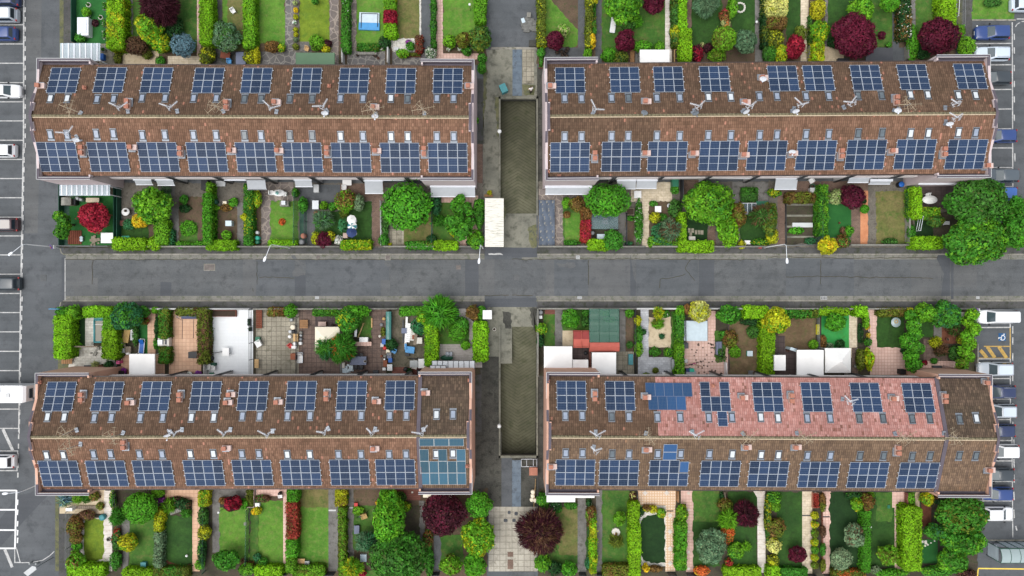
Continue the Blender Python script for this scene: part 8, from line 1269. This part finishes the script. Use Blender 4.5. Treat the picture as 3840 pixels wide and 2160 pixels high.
car(3,2,2330,1435,'dark blue car half behind the ridge end, lower right row','paint_navy','hatch',-1)
car(3,3,2350,195,'pure white car beside the gable, lower right row','paint_white','wagon',-1,L_=4.5)
car(3,3,2318,428,'dark slate car with large rear glass, lower right row','paint_dark','hatch',-1)
car(3,3,2310,622,'royal blue car below the dark slate car','paint_blue','hatch',-1,L_=4.0)
car(3,3,2318,824,'white small car facing the road beside the broad tree','paint_white','hatch',1,L_=3.9)
car(3,0,2612,45,'pale car cut by the top right corner','paint_pale','hatch',1)
T(0,2); x, y, _ = W(60, 1068, 2.6); o = thing('motorhome','white motorhome parked across the left bays','motorhome',(x,y,0))
b = MB(); b.box(-3.4,-1.08,.45,2.15,1.08,2.75); b.add([(2.15,-1.08,.45),(2.15,1.08,.45),(2.15,1.08,2.75),(2.15,-1.08,2.75),(2.62,-.95,.5),(2.62,.95,.5),(2.45,.98,2.5),(2.45,-.98,2.5)],[(4,5,6,7),(0,4,7,3),(5,1,2,6),(3,7,6,2),(0,1,5,4)]); b.build('body','paint_white',o)
MB().box(2.56,-.6,1.5,2.6,.6,2.1).build('rear_window','glass_dark',o); MB().box(.1,-.4,2.75,.6,.1,2.86).build('roof_hatch','pale_grey',o); MB().box(-1.2,.2,2.75,-.6,.8,2.85).build('roof_hatch','pane_white',o); MB().lathe([(.3,2.75),(.3,2.9),(.1,2.95)],-1.9,.1,14).build('roof_vent','white_plastic',o); MB().box(1.2,-1.0,2.75,2.1,-.93,2.83).box(1.2,.93,2.75,2.1,1.0,2.83).build('roof_rail','white_metal',o); MB().box(2.3,-.85,1.0,2.66,-.62,1.5).build('ladder','zinc',o)
for sx in (-2.2, 1.2):
    for sy in (-1, 1): w = link('wheel', None, o, (sx, sy*.95, .36)); MB().ring(0,0,0,.27,.1,16,6,0,'y').build('tyre','rubber',w); MB().lathe([(.2,-.08),(.2,.08)],0,0,12).build('rim','zinc',w).rotation_euler = (R(90),0,0)
for sy in (-.8, .8): MB().box(2.6,sy-.1,.7,2.64,sy+.1,.95).build('tail_light','light_red',o)
MB().box(2.6,-.3,.6,2.645,.3,.72).build('number_plate','white_plastic',o)
def lamp(c, r, bu, bv, hu, hv, label, h=7.2, hz=7.0):
    T(c, r); x, y, _ = W(bu, bv); hx, hy, _ = W(hu, hv, hz); dx, dy = hx-x, hy-y; o = thing('street_lamp', label, 'street lamp', (x, y, 0), 0, 'white street lamps'); L_ = math.hypot(dx, dy); ux, uy = dx/L_, dy/L_
    MB().lathe([(.13,0),(.12,.5),(.075,.6),(.045,h-.6)],0,0,10).build('pole','pale_grey',o)
    MB().path([(0,0,h-.65),(ux*.05,uy*.05,h-.3),(ux*.25,uy*.25,h-.06),(ux*(L_-.4),uy*(L_-.4),hz+.03)],.034,8).build('arm','white_metal',o)
    hd = MB(); pr = [(.05,0),(.11,.12),(.15,.35),(.13,.55),(.06,.68)]
    for i, (w, s) in enumerate(pr[:-1]):
        w2, s2 = pr[i+1]; hd.add([(s-.4,-w,0),(s2-.4,-w2,0),(s2-.4,-w2,.1),(s-.4,-w,.1),(s-.4,w,0),(s2-.4,w2,0),(s2-.4,w2,.1),(s-.4,w,.1)],[(0,1,5,4)[::-1],(3,2,6,7),(0,1,2,3),(4,7,6,5)])
    q = hd.build('lamp_head','white_metal',o,(hx-x,hy-y,hz),math.atan2(uy,ux)); MB().box(-.1,-.1,-.03,.28,.1,.002).build('glass','lamp_glass',q); return o
lamp(0,1,598,1040,105,1108,'street lamp over the left parking road beside the red maple garden',6.6,6.4); lamp(1,1,345,1046,88,1162,'street lamp above the main road, near the bright lawn hedge'); lamp(1,1,2284,1048,2244,1182,'street lamp above the main road by the white carport'); lamp(2,1,2535,1042,2766,1180,'street lamp above the main road near the golden tree'); lamp(0,3,602,440,50,619,'street lamp over the fresh white bays, beyond the lower left gable',7.2,7.0)
def ball_lamp(c, r, bu, bv, tu, tv, label):
    T(c, r); x, y, _ = W(bu, bv); o = thing('globe_lamp', label, 'lane lamp', (x, y, 0), 0, 'globe lamps by the ramps'); MB().tube((0,0,0),(0,0,3.3),.04,8).build('post','pale_grey',o); MB().ball(0,0,3.5,.26).build('globe','lamp_glass',o)
ball_lamp(1,0,2455,1385,2450,1305,'white globe lamp on a post beside the upper ramp'); ball_lamp(1,2,2452,1335,2450,1375,'white globe lamp on a post beside the lower ramp')
def sign_np(c, r, u, v, label, plate):
    T(c, r); x, y, _ = W(u, v, 2.4); o = thing('road_sign', label, 'road sign', (x, y, 0), 0, 'no parking signs'); MB().tube((0,0,0),(0,0,2.75),.03,8).build('post','zinc',o)
    q = MB(); q.lathe([(.3,0),(.3,.02)],0,0,24).build('sign_face','purple_ring',o,(-.05,.0,2.45)).rotation_euler = (R(28),R(-35),0)
    q = MB().lathe([(.22,0),(.22,.012)],0,0,24).build('sign_disc','navy',o,(-.05,.0,2.45)); q.rotation_euler = (R(28),R(-35),0); q.location = (-.06,-.01,2.466)
    q = MB().box(-.24,-.035,.0,.24,.035,.012).build('slash','red',o,(-.065,-.012,2.482)); q.rotation_euler = (R(28),R(-35),R(45))
    MB().box(.3,-.22,2.2,.34,.22,2.6).build('plate',plate,o)
sign_np(0,1,522,1035,'round no parking sign near the left street lamp','white_plastic'); sign_np(3,2,2092,222,'round no parking sign in front of the white van','white_plastic')
T(0,2); x, y, _ = W(560,212,2.2); o = thing('street_sign','blue street name sign on two posts at the left road corner','street sign',(x,y,0)); MB().box(-.9,-.03,1.8,.35,.03,2.2).build('sign_board','sky_blue',o)
for xx in (-.7,.2): MB().tube((xx,0,0),(xx,0,1.85),.03,8).build('post','zinc',o)
T(0,3); x, y, _ = W(300,1400,4.2); o = thing('road_sign','pale grey pointed direction sign at the bottom left','road sign',(x,y,0),R(38)); MB().add([(-.75,-.32,4.0),(.62,-.32,4.0),(.8,0,4.1),(.62,.32,4.2),(-.75,.32,4.2),(-.75,-.32,3.95),(.62,-.32,3.95),(.8,0,4.05),(.62,.32,4.15),(-.75,.32,4.15)],[(0,1,2,3,4),(9,8,7,6,5),(0,5,6,1),(1,6,7,2),(2,7,8,3),(3,8,9,4),(4,9,5,0)]).build('sign_board','pale_grey',o); MB().tube((0,0,0),(0,0,4.05),.05,8).build('post','zinc',o)
for i,(u,v) in enumerate(((296,1325),(360,1328))): barrel(u,v,11,'small grey ring bollard at the bottom left, %s of two' % ('left','right')[i],'silver_can',.5,name='bollard')
T(3,3); x0, y0, _ = W(2195,1235); x1 = x0+7.2; y1 = y0+1.75; o = thing('bus_shelter','bus shelter with curved grey glass roof at the bottom right','bus shelter',(x0,y0,0)); 
k = 2.6
roofv = []; n = 8
for i in range(7):
    for j in range(n+1): a = j/n; roofv.append((i*1.2, 1.75*a, k+.35*math.sin(math.pi*(.12+.88*a))*1.0-.1))
b = MB(); b.add(roofv, [(i*(n+1)+j,(i+1)*(n+1)+j,(i+1)*(n+1)+j+1,i*(n+1)+j+1) for i in range(6) for j in range(n)],0,True); b.build('roof','glass_shelter',o)
b = MB()
for i in range(7): b.path([(i*1.2,)+roofv[j][1:3] for j in range(n+1)],.035)
b.tube((0,0,k),(7.2,0,k),.05).tube((0,1.75,k-.05),(7.2,1.75,k-.05),.05); b.build('roof_frame','fence_green',o)
for i in range(7): MB().tube((i*1.2,1.75,0),(i*1.2,1.75,k),.05).build('post','fence_green',o)
MB().tube((0,0,0),(0,0,k),.05).build('post','fence_green',o); MB().box(.0,.05,.3,.02,1.7,2.2).build('side_pane','glass_clear',o); MB().box(1.2,1.72,.3,7.2,1.74,2.2).build('back_pane','glass_clear',o); MB().box(.7,1.2,.4,5.5,1.6,.46).build('bench','zinc',o); MB().box(.55,.1,1.0,.6,1.6,1.06).build('rail','white_metal',o)
q = MB(); rr = random.Random(5)
for _ in range(16): a = rr.uniform(0,3.14); cx, cy = rr.uniform(3.0,4.2), rr.uniform(.3,1.5); zz = k+.35*math.sin(math.pi*(.12+.88*cy/1.75))-.1+.05; dx, dy = .25*math.cos(a), .25*math.sin(a); q.box(cx-.2,cy-.035,zz,cx+.2,cy+.035,zz+.01)
q.build('graffiti','white_plastic',o)
T(2,0); x, y, _ = W(190, 930); root = thing('person','person in white t-shirt and dark trousers standing by the upper ramp wall','person',(x,y,0),R(12))
def skin(name, J, E, m, parent):
    me = bpy.data.meshes.new(name); me.from_pydata([j[0] for j in J], E, []); o = link(name, me, parent); me.materials.append(mt(m)); mod = o.modifiers.new('Skin','SKIN'); mod.use_smooth_shade = True
    for i, j in enumerate(J): sv = me.skin_vertices[0].data[i]; sv.radius = (j[1], j[2] if len(j) > 2 else j[1]); sv.use_root = i == 0
    s = o.modifiers.new('Sub','SUBSURF'); s.levels = 1; s.render_levels = 2; return o
J = [((0,0,.95),.13,.11),((0,.05,1.15),.13,.10),((0,.12,1.36),.15,.10),((0,.17,1.48),.055),((0,.2,1.58),.075),((0,.23,1.7),.085),((0,.235,1.78),.06),
     ((.19,.12,1.42),.06),((.27,.1,1.18),.045),((.25,.28,.98),.035),((.24,.36,.94),.03),((-.19,.12,1.42),.06),((-.28,.06,1.17),.045),((-.27,.16,.95),.035),((-.27,.22,.9),.03),
     ((.1,0,.86),.09),((.11,.06,.48),.062),((.11,-.04,.1),.045),((.11,.1,.05),.04),((-.1,0,.86),.09),((-.11,-.02,.48),.062),((-.11,-.14,.1),.045),((-.11,0,.05),.04)]
E_ = [(0,1),(1,2),(2,3),(3,4),(4,5),(5,6),(2,7),(7,8),(8,9),(9,10),(2,11),(11,12),(12,13),(13,14),(0,15),(15,16),(16,17),(17,18),(0,19),(19,20),(20,21),(21,22)]
body = skin('body', J, E_, 'skin', root)
for s, w in ((1,(.245,.4,.92)),(-1,(-.27,.26,.88))):
    for i in range(4): skin('finger', [((w[0]+(i-1.5)*.02,w[1],w[2]),.009),((w[0]+(i-1.5)*.022,w[1]+.045,w[2]-.02),.008),((w[0]+(i-1.5)*.022,w[1]+.06+.01*(i%2),w[2]-.055),.007)], [(0,1),(1,2)], 'skin', body)
    skin('thumb', [((w[0]-s*.035,w[1]-.04,w[2]+.02),.011),((w[0]-s*.055,w[1]+.0,w[2]),.009)], [(0,1)], 'skin', body)
skin('shirt', [((0,0,.93),.15,.125),((0,.05,1.15),.15,.12),((0,.12,1.38),.17,.12),((.19,.12,1.43),.085),((.25,.105,1.27),.07),((-.19,.12,1.43),.085),((-.255,.08,1.27),.07)], [(0,1),(1,2),(2,3),(3,4),(2,5),(5,6)], 'white_cloth', root)
skin('trousers', [((0,0,.93),.14,.12),((.1,0,.85),.105),((.11,.05,.48),.08),((.11,-.04,.12),.065),((-.1,0,.85),.105),((-.11,-.02,.48),.08),((-.11,-.14,.12),.065)], [(0,1),(1,2),(2,3),(0,4),(4,5),(5,6)], 'black_plastic', root)
MB().ball(0,.215,1.735,.1,0,10,1.0).build('hair','hair_dark',root)
MB().box(-.012,.315,1.68,.012,.34,1.72).build('nose','skin',root)
for s in (-1,1): MB().box(s*.11-.05,-.06 if s > 0 else -.17,0,s*.11+.05,.2 if s > 0 else .09,.08).build('shoe','rubber',root); MB().ball(s*.035,.312,1.735,.012).build('eye','glass_dark',root); MB().ball(s*.095,.225,1.7,.022).build('ear','skin',root)
MB().box(-.025,.308,1.645,.025,.318,1.655).build('mouth','light_red',root)
cam = bpy.data.cameras.new('Camera'); co = bpy.data.objects.new('Camera', cam); COL.objects.link(co); co.location = (0, 0, CH); cam.sensor_width = 36; cam.lens = 36*CH/(3840/S); cam.clip_start = 1; cam.clip_end = 2000; scene.camera = co
wd = bpy.data.worlds.new('World'); scene.world = wd; wd.use_nodes = True; nt = wd.node_tree; bg = nt.nodes['Background']
sky = nt.nodes.new('ShaderNodeTexSky'); sky.sky_type = 'NISHITA'; sky.sun_disc = False; sky.air_density = 1.2; sky.dust_density = 3.0
hs = nt.nodes.new('ShaderNodeHueSaturation'); hs.inputs['Saturation'].default_value = .3; hs.inputs['Value'].default_value = 1.5; nt.links.new(sky.outputs[0], hs.inputs['Color']); nt.links.new(hs.outputs[0], bg.inputs['Color']); bg.inputs['Strength'].default_value = .15
sun = bpy.data.lights.new('Sun', 'SUN'); so = bpy.data.objects.new('Sun', sun); COL.objects.link(so); sun.energy = 2.0; sun.angle = R(70); sun.color = (1, .98, .95)
import mathutils
SD = mathutils.Vector((-.3, -.2, .93)).normalized(); so.rotation_euler = SD.to_track_quat('Z', 'Y').to_euler()
sky.sun_elevation = math.asin(SD.z); sky.sun_rotation = math.atan2(SD.x, SD.y)
scene.view_settings.view_transform = 'Standard'; scene.view_settings.look = 'None'; scene.view_settings.exposure = 0
scene.render.engine = 'CYCLES'; scene.cycles.max_bounces = 6; scene.cycles.transparent_max_bounces = 8; scene.cycles.use_denoising = True
